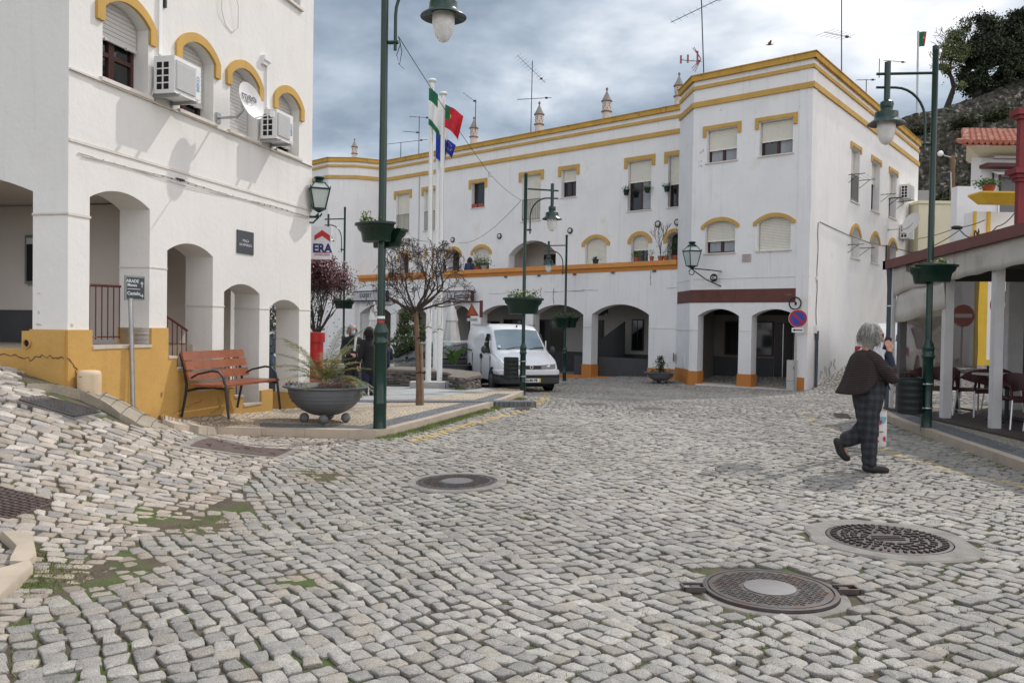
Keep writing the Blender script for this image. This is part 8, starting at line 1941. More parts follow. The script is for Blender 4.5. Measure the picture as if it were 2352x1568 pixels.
    pts=sorted([(Y(*q),Z(*q)) for q in pt]);pts=[(7.,pts[0][1])]+pts+[(16,pts[-1][1])]
    valance(pts,CV_,'valance',RX-.01)
    pt=[(2056,740),(2075,739),(2120,722),(2165,708)];q2=sorted([(Y(*q),Z(*q)) for q in pt])
    b=MB();vs=[];n=16
    for i in range(n+1):
        y=q2[0][0]+(q2[-1][0]-q2[0][0])*i/n;zl=np.interp(y,[p[0] for p in q2],[p[1] for p in q2]);zu=np.interp(y,[p[0] for p in pts],[p[1] for p in pts])+.03
        for k in range(4): vs.append((RX+.03+.02*sin(y*6+k),y,zu+(zl-zu)*k/3))
    b.add(vs,[(i*4+k,i*4+k+1,(i+1)*4+k+1,(i+1)*4+k) for i in range(n) for k in range(3)]);o=b.build('rolled_blind',CV_,t,smooth='all',fix=False);s=o.modifiers.new('s','SOLIDIFY');s.thickness=.02
    # translucent brown blinds between posts
    BL_=mat('smoky_plastic_blind',(.135,.098,.078),.35,var=.12,vs=2,spec=.4,alpha=.78,bump=.3,bs=6,stretch=(1,1,14))
    yp=[(RX+.12)/ray(2171,951).x*ray(2171,951).y,(RX+.12)/ray(2284,978).x*ray(2284,978).y]
    def blind(ya,yb,z0,z1,x=RX+.2):
        b=MB();vs=[];n=10
        for i in range(n+1):
            y=ya+(yb-ya)*i/n
            for k in range(9): vs.append((x+.012*sin(y*3+k*.9),y,z0+(z1-z0)*k/8))
        b.add(vs,[(i*9+k,(i+1)*9+k,(i+1)*9+k+1,i*9+k+1) for i in range(n) for k in range(8)]);b.build('blind',BL_,t,smooth='all',fix=False)
    # the end blind closes the far side, across the view; the side ones hang between posts
    def endblind(x0,x1,z0,z1,y):
        b=MB();vs=[];n=20
        for i in range(n+1):
            x=x0+(x1-x0)*i/n
            for k in range(9): vs.append((x,y+.015*sin(x*4+k),z0+(z1-z0)*k/8))
        b.add(vs,[(i*9+k,(i+1)*9+k,(i+1)*9+k+1,i*9+k+1) for i in range(n) for k in range(8)]);b.build('blind',BL_,t,smooth='all',fix=False)
    xe=at(2248,700,15.1).x;endblind(RX+.2,xe,.78,2.5,15.1)
    b=MB();b.hexa([(RX+.2,15.05,2.45),(13,15.05,2.5),(13,15.0,2.5),(RX+.2,15.0,2.45),(RX+.2,15.05,2.75),(13,15.05,2.85),(13,15.0,2.85),(RX+.2,15.0,2.75)]);b.build('beam',mat('dark_beam',(.035,.028,.025),.6),t)
    b=MB();
    b.tube([(RX-.03,15.28,f(15.2)-.15),(RX+.0,15.3,f(15.2)-.5),(RX+.0,15.3,.1)],.055,10);b.build('downpipe',mat('blue_grey_pipe',(.05,.065,.08)),t,smooth=True)
    b=MB();
    for z in (.9,2.0): b.lathe([(.062,-.012),(.064,0),(.062,.012)],(RX,15.3,z),14,False)
    b.pieces('pipe_band',ALU,t)
    # faint lettering on the valance
    y=Y(2112,607);M=Matrix(((0,0,-1,RX-.035),(-1,0,0,y),(0,1,0,f(y)-.245),(0,0,0,1)))
    text('RESTAURANTE',.20,mat('brown_letter',(.09,.045,.035),.7),M,t,bold=.002,sx=.62)
    # further post at the back edge and inner wall
    for (px,y) in ((2328,15.1),):
        q=at(px,800,y);b=MB();b.box((q.x,y,1.4),(.28,.12,2.6));b.build('post',MATS['white_post'],t)
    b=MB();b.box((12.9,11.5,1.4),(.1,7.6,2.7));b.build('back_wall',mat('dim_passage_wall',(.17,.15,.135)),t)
    b=MB();q=at(2345,800,14.9);b.box((q.x+1.2,14.95,1.2),(2.0,.08,1.9));b.build('dark_panel',mat('dark_panel_grey',(.075,.06,.055),.7),t)
    return f
restaurant()
# chairs and tables
MARO=mat('maroon_wicker_plastic',(.05,.012,.014),.5,var=.2,vs=30)
def chair_proto():
    t=thing('cafe_chair','chair','chair',(0,0,0),'maroon cafe chairs on the restaurant terrace')
    b=MB();b.box((0,0,.44),(.42,.42,.035));b.box((0,.2,.42),(.40,.03,.06));b.box((0,-.2,.42),(.40,.03,.06));b.build('seat',MARO,t)
    b=MB();vs=[];n=14
    for i in range(n+1):
        a=-1.9+3.8*i/n;x,y=.235*sin(a),-.235*cos(a);top=.80-.16*(abs(a)/1.9)**2.2
        vs+=[(x,y,.52+.10*(abs(a)/1.9)),(x*1.08,y*1.12,top),(x*1.02,y*1.04,top),(x*.95,y*.95,.52+.10*(abs(a)/1.9))]
    b.add(vs,[(i*4+k,i*4+(k+1)%4,(i+1)*4+(k+1)%4,(i+1)*4+k) for i in range(n) for k in range(4)]+[(0,1,2,3),(n*4+3,n*4+2,n*4+1,n*4)]);b.build('backrest',MARO,t,smooth=True)
    for sx,sy in ((-1,-1),(1,-1),(1,1),(-1,1)):
        b=MB();b.tube([(sx*.24,sy*.23,0),(sx*.20,sy*.19,.43)],.014,8);b.build('leg',ALU,t,smooth=True)
    for s in (-1,1): b=MB();b.tube([(s*.21,.19,.43),(s*.23,.2,.62),(s*.235,-.05,.66)],.02,8);b.tube([(s*.19,-.18,.43),(s*.2,-.21,.58)],.02,8);b.build('armrest',MARO,t,smooth=True)
    b=MB()
    for s in (-1,1):
        b.tube([(s*.030+s*.028*cos(a),-.285,.70+.034*sin(a)-.012*(1-s*cos(a))*.5) for a in [i*.5 for i in range(13)]],.005,4)
    b.build('heart_mark',mat('pale_mark',(.28,.24,.23),.6),t)
    return t
CH=chair_proto();CHK=[x for x in COL.objects if x.parent==CH]
def tab_proto():
    t=thing('cafe_table','table','table',(0,0,0),'small cafe tables on the restaurant terrace');b=MB();b.box((0,0,.735),(.70,.70,.03));b.build('tabletop',mat('grey_table_top',(.34,.33,.33),.4),t)
    b=MB();b.lathe([(.03,.04),(.03,.72)],n=10);b.build('pedestal',IRON,t,smooth=True);b=MB();[b.tube([(0,0,.05),(.28*cos(a),.28*sin(a),.015)],.018,6) for a in (.78,2.36,3.93,5.5)];b.build('foot',IRON,t)
    return t
TB=tab_proto();TBK=[x for x in COL.objects if x.parent==TB]
def cp(proto,kids,first):
    if first: return proto
    o=proto.copy();COL.objects.link(o)
    for ch in kids: c=ch.copy();COL.objects.link(c);c.parent=o
    return o
spots=[(7.55,10.75,'table right of the second white post, nearest the viewer'),(7.75,12.9,'table between the two white posts'),(7.9,14.6,'farthest small table, behind the lamp post of the terrace'),(9.6,11.9,'table deep in the terrace at the right edge')]
for i,(x,y,l) in enumerate(spots): place(cp(TB,TBK,i==0),(x,y,.15),.1*i,'small grey cafe '+l)
cs=[(7.38,9.95,2.9,'maroon cafe chair at the right edge with a pale heart mark, nearest the viewer'),(7.60,11.60,3.5,'maroon cafe chair just right of the second white post, seen from behind'),(7.45,12.05,3.0,'maroon cafe chair with its back to the street left of the second white post'),(8.45,10.9,-1.4,'maroon cafe chair across the nearest table'),(7.75,13.75,.2,'maroon cafe chair just right of the first white post'),(8.55,13.0,-1.6,'maroon cafe chair on the inner side of the middle table'),(7.35,14.1,2.4,'maroon cafe chair between the lamp post and the first white post'),(8.75,14.7,-1.5,'maroon cafe chair deep behind the first white post'),(7.32,14.95,.9,'farthest maroon cafe chair, behind the litter bin'),(9.0,12.2,1.4,'maroon cafe chair pushed in at the table deep in the terrace'),(9.7,12.8,.1,'maroon cafe chair beyond the table deep in the terrace')]
for i,(x,y,a,l) in enumerate(cs): place(cp(CH,CHK,i==0),(x,y,.15),a,l)
# no-entry signs
def noentry(px,pyc,rpx,y,az,label,narrow=False):
    c=at(px,pyc,y);k=y/1898;t=thing('no_entry_sign',label,'traffic sign',(c.x,y,H(c.x,y)),'round no-entry signs behind the terrace');n=Vector((sin(az),-cos(az),0));R=n.to_track_quat('Z','Y').to_matrix();r=rpx*k
    b=MB();b.lathe([(r,-.01),(r,0),(.001,0)],c,36,True,R);b.build('disc',mat('faded_sign_red',(.34,.045,.03),.5),t);x=Vector((-n.y,n.x,0));b=MB();b.hexa([c+x*u*r*.78+Vector((0,0,v*r*.17))+n*o for o in (.002,.005) for u,v in ((-1,-1),(1,-1),(1,1),(-1,1))]);b.build('bar',WPLA,t)
    b=MB();b.tube([(c.x-n.x*.04,y-n.y*.04,H(c.x,y)-.2),(c.x-n.x*.04,y-n.y*.04,c.z+r)],.03,8);b.build('post',STEEL,t)
noentry(2213,725,25.5,19.5,0,'round red no-entry sign seen through the smoky blind');noentry(2304,700,31,17.5,radians(-62),'red no-entry sign seen nearly edge-on right of the second white post')
# ================================================================ HOUSES ON THE RIGHT
YB=mat('bright_yellow_trim',(.66,.43,.045),.8,var=.07,vs=2,streak=.08);WH2=mat('white_house_wall',(.74,.74,.75),.9,var=.03,vs=1,bump=.2);CRE=mat('cream_wall',(.72,.67,.50),.9,var=.03,vs=1)
def housebox(b,x0,x1,y0,y1,z0,z1): b.hexa([(x0,y0,z0),(x1,y0,z0),(x1,y1,z0),(x0,y1,z0),(x0,y0,z1),(x1,y0,z1),(x1,y1,z1),(x0,y1,z1)])
def right_houses():
    y=27.;A=lambda px,py,yy=y:at(px,py,yy)
    # --- white and yellow balcony house
    t=thing('balcony_house','white house with bright yellow cornices, a big balcony and a tiled roof above the terrace','house',(A(2280,0).x,y,.5))
    xl=A(2199,431,28.5).x;zt=A(2225,428,28.5).z;b=MB();housebox(b,xl,A(2262,0,28.5).x+.5,28.5,28.9,-.2,zt);b.build('side_wing',WH2,t)
    x0=A(2250,0).x;zb=A(2300,487).z;b=MB();housebox(b,x0,x0+6,y,27.6,-.2,zb);b.build('wall',WH2,t)
    # yellow pilasters, panel frame, slab and moulded base
    b=MB();W1=A(2252,0).x-A(2248,0).x
    for px0,px1 in ((2248,2254),(2280,2287)): housebox(b,A(px0,0).x,A(px1,0).x,y-.06,y,A(2250,585).z-.05,zb)
    housebox(b,A(2248,0).x,A(2287,0).x,y-.055,y,A(0+2260,548).z,A(2260,545).z);b.build('pilaster',YB,t)
    def mould(px0,px1,pt,pm,pb,nm,ins):
        b=MB();za,zm,zc=A(2290,pt).z,A(2290,pm).z,A(2290,pb).z;xa,xb=A(px0,0).x,A(px1,0).x
        rows=[(za,0),(za-.05,0),(zm,ins*.5),(zc,ins)];V=[]
        for z,i in rows: V+=[(xa+i,y-.75+i,z),(xb,y-.75+i,z),(xb,y+.1,z),(xa+i,y+.1,z)]
        b.add(V,[(r*4+k,r*4+(k+1)%4,(r+1)*4+(k+1)%4,(r+1)*4+k) for r in range(3) for k in range(4)]+[(0,1,2,3),(15,14,13,12)]);b.build(nm,YB,t)
    mould(2238,2345,448,461,470,'balcony_cornice',.35)
    mould(2221,2345,556,568,585,'base_cornice',.30)
    b=MB();za,zc=A(2290,534).z,A(2290,556).z;xa,xb=A(2248,0).x,A(2400,0).x;V=[(xa,y-.05,za),(xb,y-.05,za),(xb,y-.05,zc),(xa-.3,y-.6,zc)];V=[(A(2253,0).x,y-.1,A(2250,536).z),(A(2290,0).x,y-.1,A(2250,536).z),(A(2325,0).x,y-.7,A(2290,556).z),(A(2224,0).x,y-.7,A(2290,556).z)]
    b.add(V+[(v[0],y+.05,v[2]) for v in V],[(0,1,2,3),(7,6,5,4),(0,4,5,1),(1,5,6,2),(2,6,7,3),(3,7,4,0)]);b.build('base_cornice',YB,t)
    # ground floor seen through the terrace: corner pilaster and plinth
    b=MB();housebox(b,A(2262,0).x-.05,A(2284,0).x,y-.08,y,-.3,A(2270,600).z);b.build('pilaster',YB,t)
    b=MB();housebox(b,A(2262,0).x,x0+6,y-.06,y-.0,-.3,A(2300,826).z);b.build('plinth',YB,t)
    # set back upper storey
    yu=28.6;xu=at(2263,0,yu).x;zu0=zb;zu1=at(2290,345,yu).z
    b=MB();housebox(b,xu,xu+6,yu,29.2,zu0-.5,zu1);b.build('upper_wall',WH2,t)
    b=MB();zz=at(2300,378,yu-.3).z;housebox(b,xu-.05,xu+6,yu-.5,yu,zz-.10,zz+.02);b.build('awning_rail',mat('maroon_edge',(.09,.02,.02)),t)
    p0=at(2288,387,yu-.4);p1=at(2345,403,yu-.4);b=MB();b.hexa([(p0.x,yu-.55,p1.z),(p1.x+.5,yu-.55,p1.z),(p1.x+.5,yu-.5,p1.z),(p0.x,yu-.5,p1.z),(p0.x,yu-.1,p0.z),(p1.x+.5,yu-.1,p0.z),(p1.x+.5,yu-.05,p0.z),(p0.x,yu-.05,p0.z)]);b.build('awning',WPLA,t)
    f=MB();housebox(f,at(2304,0,yu).x,at(2350,0,yu).x,yu-.04,yu,zb,at(0+2310,403,yu).z);f=f.build('balcony_door',ALU,t);b=MB();housebox(b,at(2308,0,yu).x,at(2350,0,yu).x,yu-.05,yu-.041,zb,at(2310,407,yu).z);b.build('pane',mat('grey_door_glass',(.12,.12,.125),.2),f)
    b=MB();b.tube([at(2297,400,yu-.4),at(2297,447,yu-.4)],.04,6);b.tube([at(2281,398,yu-.05),at(2281,440,yu-.05)],.03,6);b.build('downpipe',IRON,t)
    # upper box window and eave
    zb2=at(2300,362,yu).z;b=MB();housebox(b,at(2290,0,yu).x,xu+6,yu-.15,yu,zb2-.05,at(2300,322,yu).z);b.build('bay',WH2,t)
    xe0=at(2222,0,yu-.9).x
    ze=at(2222,328,yu-.9).z;ze1=at(2340,306,yu-.9).z
    b=MB();V=[(xe0+.1,yu-.9,ze-.10),(xu+6,yu-.9,ze-.10),(xu+6,30.2,ze-.1),((xe0+.1)*30.2/(yu-.9),30.2,ze-.1),(xu-.1,yu-.05,zu1-.25),(xu+6,yu-.05,zu1-.25),(xu+6,30.2,zu1-.25),((xu-.1)*30.2/yu,30.2,zu1-.25)];b.add(V,[(0,1,2,3),(0,4,5,1),(3,7,4,0)]);b.build('eave_soffit',CRE,t)
    RT=mat('clay_roof_tile',(.36,.12,.075),.8,var=.2,vs=6,col2=(.50,.40,.34),c2=(.55,.68),c2s=4);b=MB()
    rz=lambda x,yy:ze+.02+(yy-(yu-.9))*.36
    k=0;x=xe0
    while x<xu+6:
        for yy in np.arange(yu-.95,yu+2.2,.38):
            x_=x;
            if x_<xe0*(yy)/(yu-.95): continue
            z=rz(x_,yy);pts=[(x_,yy,z+.03),(x_,yy+.42,z+.15)];b.tube(pts,[.095,.075],8,True)
        x+=.20;k+=1
    b.build('roof',RT,t);b=MB();V=[(xe0-.05,yu-.95,ze-.08),(xu+6,yu-.95,ze-.08),(xu+6,yu+2.5,ze+1.15),((xe0-.05)*(yu+2.5)/(yu-.95),yu+2.5,ze+1.15)];b.add(V+[(v[0],v[1],v[2]-.03) for v in V],[(0,1,2,3),(7,6,5,4),(0,1,5,4)]);b.build('roof_deck',RT,t)
    b=MB();V=[(xe0-.05,yu-.95,ze-.09),(xe0-.05,yu-.95,ze),((xe0-.05)*(yu+2.5)/(yu-.95),yu+2.5,ze+1.16),((xe0-.05)*(yu+2.5)/(yu-.95),yu+2.5,ze+1.0)];b.add(V,[(0,1,2,3)]);b.build('roof_verge',RT,t)
    # flowers on the balcony
    c=A(2270,444,y-.35);c.z+=.02;q=thing('flower_pot','red flower pot with a leafy plant on the yellow balcony ledge','flower pot',c);b=MB();b.lathe([(.14,0),(.20,.22),(.21,.24),(.16,.22),(.001,.2)],c,14);b.build('pot',mat('brick_red_pot',(.30,.06,.04),.7),q,smooth=True);rng=np.random.default_rng(2);P=rng.normal(0,1,(420,3))*[.17,.12,.08]+[c.x,c.y,c.z+.30];leaves_np('foliage',P,.09,LEAFG[1],q,rng)
    # --- cream house
    yc=36.;t=thing('cream_house','low cream-walled house with a small white window up the side street','house',(at(2160,0,yc).x,yc,1.5))
    x0,x1=at(2123,0,yc).x,at(2215,0,yc).x;z1=at(2160,468,yc).z;b=MB();housebox(b,x0,x1,yc,yc+5,0,z1);b.build('wall',CRE,t);b=MB();housebox(b,x0-.05,x1,yc-.06,yc+5,z1,z1+.12);b.build('coping',CRE,t)
    f=MB();housebox(f,at(2176,0,yc).x,at(2206,0,yc).x,yc-.05,yc,at(0+2190,620,yc).z,at(2190,571,yc).z);f=f.build('window',WPLA,t);b=MB();housebox(b,at(2188,0,yc).x,at(2205,0,yc).x,yc-.055,yc-.051,at(2190,618,yc).z,at(2190,577,yc).z);b.build('pane',mat('pale_reflecting_glass',(.3,.36,.36),.15),f)
    b=MB();housebox(b,at(2112,0,yc).x,at(2124,0,yc).x,yc+.5,yc+.6,at(2115,606,yc).z-3,at(2115,606,yc).z);b.build('yellow_gate_pier',YB,t)
    rnd=random.Random(6);t=thing('climbing_plant','thin bare climber on the cream wall','climber',at(2150,620,yc-.05));b=MB()
    for k in range(16):
        px=rnd.uniform(2142,2175);a=at(px,632,yc-.04);c=at(px+rnd.uniform(-5,5),rnd.uniform(585,610),yc-.04);b.tube([a,a.lerp(c,.5)+Vector((rnd.uniform(-.08,.08),0,0)),c],.012,3,False)
    b.build('stems',TWIG,t)
    # --- maroon building at the right edge
    t=thing('maroon_building','dark maroon rendered building corner cut by the right edge above the terrace','building',(10.4,15.9,0));MM=mat('maroon_render',(.20,.028,.032),.7,var=.12,vs=3,bump=.3,col2=(.36,.22,.2),c2=(.70,.74),c2s=7)
    yy=16.6;xx=at(2342,350,yy).x;b=MB();housebox(b,xx,xx+6,yy,yy+.12,-.2,at(2345,262,yy).z);b.build('wall',MM,t)
    b=MB();za=at(2340,258,yy).z
    for pt,o,h in ((256,.10,.10),(266,.05,.08),(392,.14,.09),(402,.08,.08),(411,.04,.06)): z=at(2340,pt,yy).z;housebox(b,xx-o,xx+6,yy-o,yy+.12+o,z-h/2-.02,z+h/2)
    b.build('cornice',MM,t)
    w=at(2348,500,yy)
    # --- castle hill
    t=thing('castle_wall','long rough stone wall of the castle hill rising behind the houses','castle wall',(35,70,8))
    ST=mat('rubble_stone',(.038,.036,.026),.95,var=.45,vs=.5,bump=1.,bs=2.6,speck=.75,ss=3.0,col2=(.20,.17,.15),c2=(.54,.66),c2s=2.4)
    prof=[(1900,330),(2052,276),(2100,262),(2125,255),(2150,252),(2200,236),(2225,228),(2240,226),(2290,205),(2352,178),(2450,150),(2650,120)]
    nx=150;nz=46;V=[];xa=at(1900,300,70).x;xb=at(2650,300,70).x
    tops=[(at(px,py,73).x,at(px,py,73).z) for px,py in prof]
    for i in range(nx+1):
        x=xa+(xb-xa)*i/nx;top=np.interp(x,[q[0] for q in tops],[q[1] for q in tops])
        for j in range(nz+1):
            f=j/nz;z=-2+(top+2)*f;yy=62+11*f**.8;nn=noise.noise(Vector((x*.35,z*.35,0)))*.9+noise.noise(Vector((x*1.1,z*1.1,4)))*.4;V.append((x+.2*nn,yy-nn,z+(.12*noise.noise(Vector((x*1.5,0,3))) if j==nz else 0)))
        V.append((x,78,top+.1));
    m=nz+2;Fq=[(i*m+j,(i+1)*m+j,(i+1)*m+j+1,i*m+j+1) for i in range(nx) for j in range(m-1)];b=MB();b.add(V,Fq);b.build('rubble_face',ST,t,smooth='all')
    rng=np.random.default_rng(9)
    for k,(px,py,rx,rz,lb) in enumerate(((2110,300,16,7,'green scrub high on the castle wall behind the corner house'),(2215,282,18,9,'green scrub patch on the castle wall above the tiled roof'),(2200,445,26,14,'dark scrub at the foot of the castle wall left of the wooden pole'),(2255,400,16,24,'dark scrub on the castle wall beside the tiled house'),(2170,465,20,10,'scrub low on the castle wall above the cream house'),(2290,265,20,8,'green scrub patch on the castle wall near the maroon building'))):
        y_=66.5 if py<350 else 63.;c=at(px,py,y_);kk=y_/1898;q=thing('scrub_bush',lb,'bush',c);P=rng.normal(0,1,(1500,3))*[rx*kk*.55,.6,rz*kk*.55]+[c.x,c.y,c.z];leaves_np('foliage',P,.30,mat('scrub_leaf',(.045,.055,.022),.8,var=.4,vs=.7),q,rng)
    # flag on the castle, wooden pole with lamp
    q=thing('flagpole','very distant thin flagpole on the castle hill','flagpole',at(2108,255,74));b=MB();b.tube([at(2106,262,74),at(2109,72,74)],.09,8);b.build('pole',mat('pale_pole',(.5,.5,.5),.5),q);q=thing('flag','small green and red flag flying on the castle hill','flag',at(2112,75,74));P0=at(2110.5,74,74);flagmesh(P0,Vector((1,-.2,0)).normalized(),1.30,.65,.08,q,[FG,FR,FY],col=lambda v,f:1 if f>.72 else (2 if .6<f<.74 and .25<v<.5 else 0),sag=-.05)
    q=thing('utility_pole','brown wooden utility pole with a small round lamp in front of the castle wall','utility pole',at(2190,465,44));b=MB();b.tube([at(2187,500,44),at(2188,357,44)],[.16,.11],8);b.build('pole',mat('pole_wood',(.16,.10,.06),.9,var=.2),q);b=MB();b.tube([at(2185,440,43.9),at(2184,395,43.9)],.03,5);b.tube([at(2188,362,44),at(2170,358,43.6),at(2162,352,43.4)],.03,5);b.build('conduit',STEEL,q);b=MB();b.ball(at(2160,353,43.4),.15,12,8);b.build('lamp',WPLA,q,smooth=True)
    # terrain shoulder under the wall
    b=MB();b.hexa([(20,44,-3),(80,44,-3),(80,64,-3),(20,64,-3),(20,44,2.5),(80,44,2.5),(80,64,6),(20,64,6)]);o=b.build('hill',mat('hill_scrub_ground',(.06,.055,.03),.95,var=.3));o['kind']='structure'
    # white low wall at the top of the street
    t=thing('garden_wall','broken white garden wall at the top of the side street','wall',at(2118,470,44));b=MB();p0=at(2110,450,44);p1=at(2135,600,44);housebox(b,p0.x-1,p1.x+.2,44,44.4,p1.z,p0.z+.3);b.build('wall',mat('old_white_wall',(.30,.29,.28),.9,var=.2,vs=1),t)
right_houses()
# ================================================================ AERIALS, WIRES, TERRACE POTS, BIRD
def mast(px,pyt,px2,pyb,y,label,booms,r=.022):
    a=at(px2,pyb,y);c=at(px,pyt,y);t=thing('tv_aerial',label,'aerial',(a.x,y,a.z-.6),'television aerials on the roofs');b=MB();b.tube([a-Vector((0,0,.8)),c],r,6);b.build('mast',IRON,t)
    for k in booms:
        (x0,y0_,x1,y1_),n,el,dy=k[:4];p=at(x0,y0_,y);q=at(x1,y1_,y-dy if False else y);q=q+Vector((0,dy,0));b=MB();b.tube([p,q],.014,5)
        d=(q-p).normalized();s=Vector((0,0,1)).cross(d).normalized() if not (len(k)>4 and k[4]=='v') else Vector((0,0,1))
        if len(k)>4 and k[4]=='h': s=(s*.55+Vector((0,0,.0))+Vector((0,1,0))*.0).normalized()
        for i in range(n):
            f=(i+.3)/n;o=p.lerp(q,f);e=el*(1-.3*f);b.tube([o-s*e/2,o+s*e/2],.006,4)
        b.box(p.lerp(q,.85),(.12,.08,.08));b.build('boom',IRON,t)
    return t
mast(1223,140,1219,300,39.8,'tall aerial with two booms left of the second-left long-roof chimney',[((1188,127,1254,182),11,.8,.6),((1188,229,1268,218),12,.35,.5)])
mast(1611,0,1619,170,31.5,'aerial with a red-tipped lower antenna at the left of the corner house roof',[((1541,52,1655,17),9,.55,-1.2),((1562,138,1614,138),4,.35,.2)])
t=COL.objects[-1]
b=MB();
for dx,dz in ((-.55,.75),(-.45,.8),(-.35,.6),(-.6,-.55),(-.5,-.7),(-.35,-.75)): p=at(1610,136,31.5);b.tube([p,p+Vector((dx*.55,.1,dz*.6))],.012,4)
q=thing('aerial_reflector','red and grey corner reflector on the lower left aerial of the corner house','aerial',at(1610,136,31.5));b.build('bars',mat('faded_red_metal',(.30,.05,.04),.5),q)
b=MB();
for x in (1564,1580,1602): p=at(x,137-(x-1564)*.1,31.45);b.box(p,(.06,.06,.30 if x<1600 else .5))
b.build('red_clip',mat('faded_red_metal',(.3,.05,.04)),q)
mast(1933,0,1934,170,33.5,'tall aerial with a small red box on the right of the corner house roof',[((1893,74,1973,71),6,1.0,.8)])
mast(1093,230,1092,262,42.,'aerial fixed to the left-hand chimney of the long roof',[((1063,213,1094,232),4,.4,.3)])
mast(963,268,962,352,46.5,'aerial with stacked booms left of the flagpoles',[((940,268,987,268),5,.3,.3),((926,302,963,302),6,.3,.3)])
mast(921,328,920,362,46.5,'low long-boom aerial right beside the tall foreground pole',[((885,332,980,316),12,.25,.5)])
mast(2020,135,2020,145,45,'thin aerial boom appearing behind the right-hand street lamp arm, upper of two',[((2030,139,2085,141),16,.25,.2)])
mast(1990,183,1990,190,45,'thin aerial boom appearing left of the right-hand lamp shade, lower of two',[((1967,184,2015,181),12,.25,.2)])
def wire(pts,r,label,name='overhead_wire',sag=.0,n=24,group=None):
    t=thing(name,label,'wire',pts[0],group);b=MB()
    for p,q in zip(pts[:-1],pts[1:]):
        b.tube([Vector(p).lerp(Vector(q),i/n)-Vector((0,0,sag*4*(i/n)*(1-i/n))) for i in range(n+1)],r,4)
    b.build('cable',mat('dark_cable',(.05,.05,.055),.7),t);return t
l1=at(915,84,11.2);l2=at(1197,460,21.4);mid=at(1125,400,18)
wire([l1,mid,l2],.006,'long dark wire from the tall foreground lamp to the lamp before the van',sag=.05)
u,z=FD.k('t',1560,1080);wire([l2,FD.P(u,z,.05)],.008,'thin wire from the lamp before the van to the dark arched door wall',sag=.35)
t=thing('wire_clamp','small grey clamp box on the long wire','clamp',mid);b=MB();b.box(mid,(.09,.06,.10));b.build('box',STEEL,t)
t=thing('loose_cable','short dark looped cord dangling from the foreground lamp arm','cord',l1);b=MB();b.tube([l1,l1+Vector((.03,0,-.1)),l1+Vector((-.02,0,-.25)),l1+Vector((.02,0,-.38)),l1+Vector((.05,0,-.20)),l1+Vector((.02,0,-.08))],.005,4);b.tube([l1+Vector((-.0,0,-.36)),l1+Vector((.09,0,-.44))],.003,4);b.build('cord',BLACK,t)
g='overhead wires to the balcony house'
y=26.5;hub=at(2247,538,y)
wire([FS.P(13.5,5.0,.1),at(2205,528,26.8),at(2247,540,y)],.018,'dark wire from the side wall of the corner house to the yellow-trimmed balcony house',sag=.15,group=g)
wire([at(2110,548,36),at(2200,522,26.9),at(2262,505,26.4)],.014,'dark wire rising across the cream wall to the balcony house',sag=.05,group=g)
wire([hub,at(2290,520,26.3),at(2338,478,25.8)],.016,'wire looping over the white panel of the balcony house up to the balcony edge',sag=.12,group=g)
wire([hub,at(2345,544,26.)],.012,'level wire along the white panel of the balcony house',sag=.0,group=g)
t=thing('cable_joint','dark bunch of cable joints on the corner of the balcony house','cable joint',hub);b=MB();rnd=random.Random(1)
for k in range(9): p=hub+Vector((rnd.uniform(-.12,.12),0,rnd.uniform(-.3,.2)));b.tube([p,p+Vector((rnd.uniform(-.15,.15),0,-.2))],.02,5)
b.ball(hub+Vector((.15,0,-.35)),.07,8,6);b.ball(at(2198,523,26.8),.10,8,6,2,1,.7);b.build('joint',BLACK,t)
# potted plants standing on the terrace parapet
def pot(fcx,px,py,label,n,h,w,potm,colr=1,pr=.1,bare=False,twig=0):
    u,z=FC.uv(px,py,-.12);c=FC.P(u,4.022,-.12);t=thing('potted_plant',label,'potted plant',c);b=MB();b.lathe([(pr*.7,0),(pr,.17),(pr*1.05,.18),(pr*.85,.17),(.001,.16)],c,12);b.build('pot',potm,t,smooth=True);rng=np.random.default_rng(int(px))
    if n: P=rng.normal(0,1,(n,3))*[w*.5,w*.4,h*.35]+[c.x,c.y,c.z+.18+h*.5];leaves_np('foliage',P,.09,LEAFG[colr],t,rng,.35)
    if twig:
        b=MB();ends=[];rn=random.Random(3);[grow(b,c+Vector((0,0,.15)),Vector((rn.uniform(-.3,.3),0,1)).normalized(),.5,.014,3,rn,ends,.5,.1,4,.75,(2,3),.006,3) for _ in range(3)];b.build('stems',TWIG,t)
CLAYP=mat('clay_pot',(.30,.11,.06),.8,var=.1);GRP=mat('grey_pot',(.30,.30,.29),.7)
pot(0,1096,605,'leafy plant in a clay pot on the terrace parapet, just right of the sitting person',260,.36,.40,CLAYP,2,.16);pot(0,1112,605,'leafy plant in a pale pot on the terrace parapet under the cream shutter',240,.34,.34,GRP,1,.15)
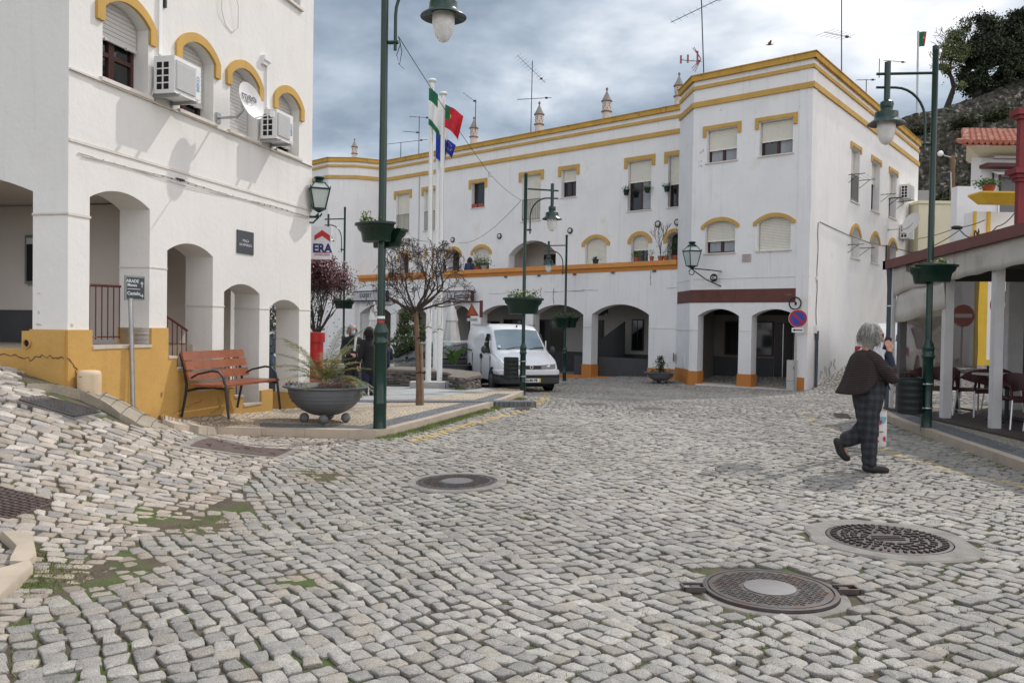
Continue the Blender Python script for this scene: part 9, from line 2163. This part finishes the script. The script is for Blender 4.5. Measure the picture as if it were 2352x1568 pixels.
pot(0,1368,600,'small dark pot with a shrivelled plant before the closed cream shutter',40,.1,.12,mat('dark_pot',(.03,.045,.05),.6),2,.13);pot(0,1462,593,'low green plant in a pot below the shuttered window near the corner house',110,.2,.2,CLAYP,1,.12)
pot(0,1497,590,'small seedling with broad leaves on the parapet near the corner house',26,.25,.14,CLAYP,1,.09);pot(0,1518,588,'bare branching shrub in a pot on the parapet beside the corner house',0,.9,.3,CLAYP,1,.12,twig=1);pot(0,1530,586,'leafy young plant next to the bare shrub on the parapet',60,.3,.2,CLAYP,1,.1);pot(0,1549,584,'tall leafy plant before the rightmost dark arched door of the terrace',200,.75,.22,CLAYP,2,.13)
# flower pots hanging at the tall upper windows
for (c,x,y_,lb) in (('k1',1153,250,'small dark green pot hanging left of the tall upper door near the corner house'),('k1',1402,228,'small dark green pot hanging left of the narrow upper window by the corner house'),('k1',1282,235,'small pot hanging on the right of the tall upper door near the corner house')):
    u,z=FD.k(c,x,y_);p=FD.P(u,z,.14);t=thing('hanging_pot',lb,'flower pot',p);b=MB();b.lathe([(.09,-.12),(.13,.10),(.10,.10),(.001,.05)],p,12);b.build('pot',GREEN2,t,smooth=True);rng=np.random.default_rng(int(x));P=rng.normal(0,1,(60,3))*[.10,.08,.06]+[p.x,p.y,p.z+.14];leaves_np('foliage',P,.07,LEAFG[1],t,rng)
p=at(1768,103,40);t=thing('bird','tiny bird gliding in the sky over the corner house','bird',p)
b=MB();V=[p+Vector(q)*1.15 for q in ((-.20,0,-.03),(-.12,.035,.0),(.0,.05,.01),(.14,.02,.02),(.20,0,.02),(.14,-.02,.02),(.0,-.05,.01),(-.12,-.035,0))];b.add([*V,p+Vector((0,0,-.04)),p+Vector((0,0,.05))],[(i,(i+1)%8,9) for i in range(8)]+[((i+1)%8,i,8) for i in range(8)])
b.add([p+Vector((.06,.03,.02)),p+Vector((-.08,.03,.02)),p+Vector((-.03,.22,.20)),p+Vector((.05,.20,.19))],[(0,1,2,3)]);b.add([p+Vector((.06,-.03,.02)),p+Vector((-.08,-.03,.02)),p+Vector((-.05,-.20,.14)),p+Vector((.03,-.20,.15))],[(3,2,1,0)]);b.build('body',mat('brown_bird',(.14,.09,.07),.8),t,smooth=True)
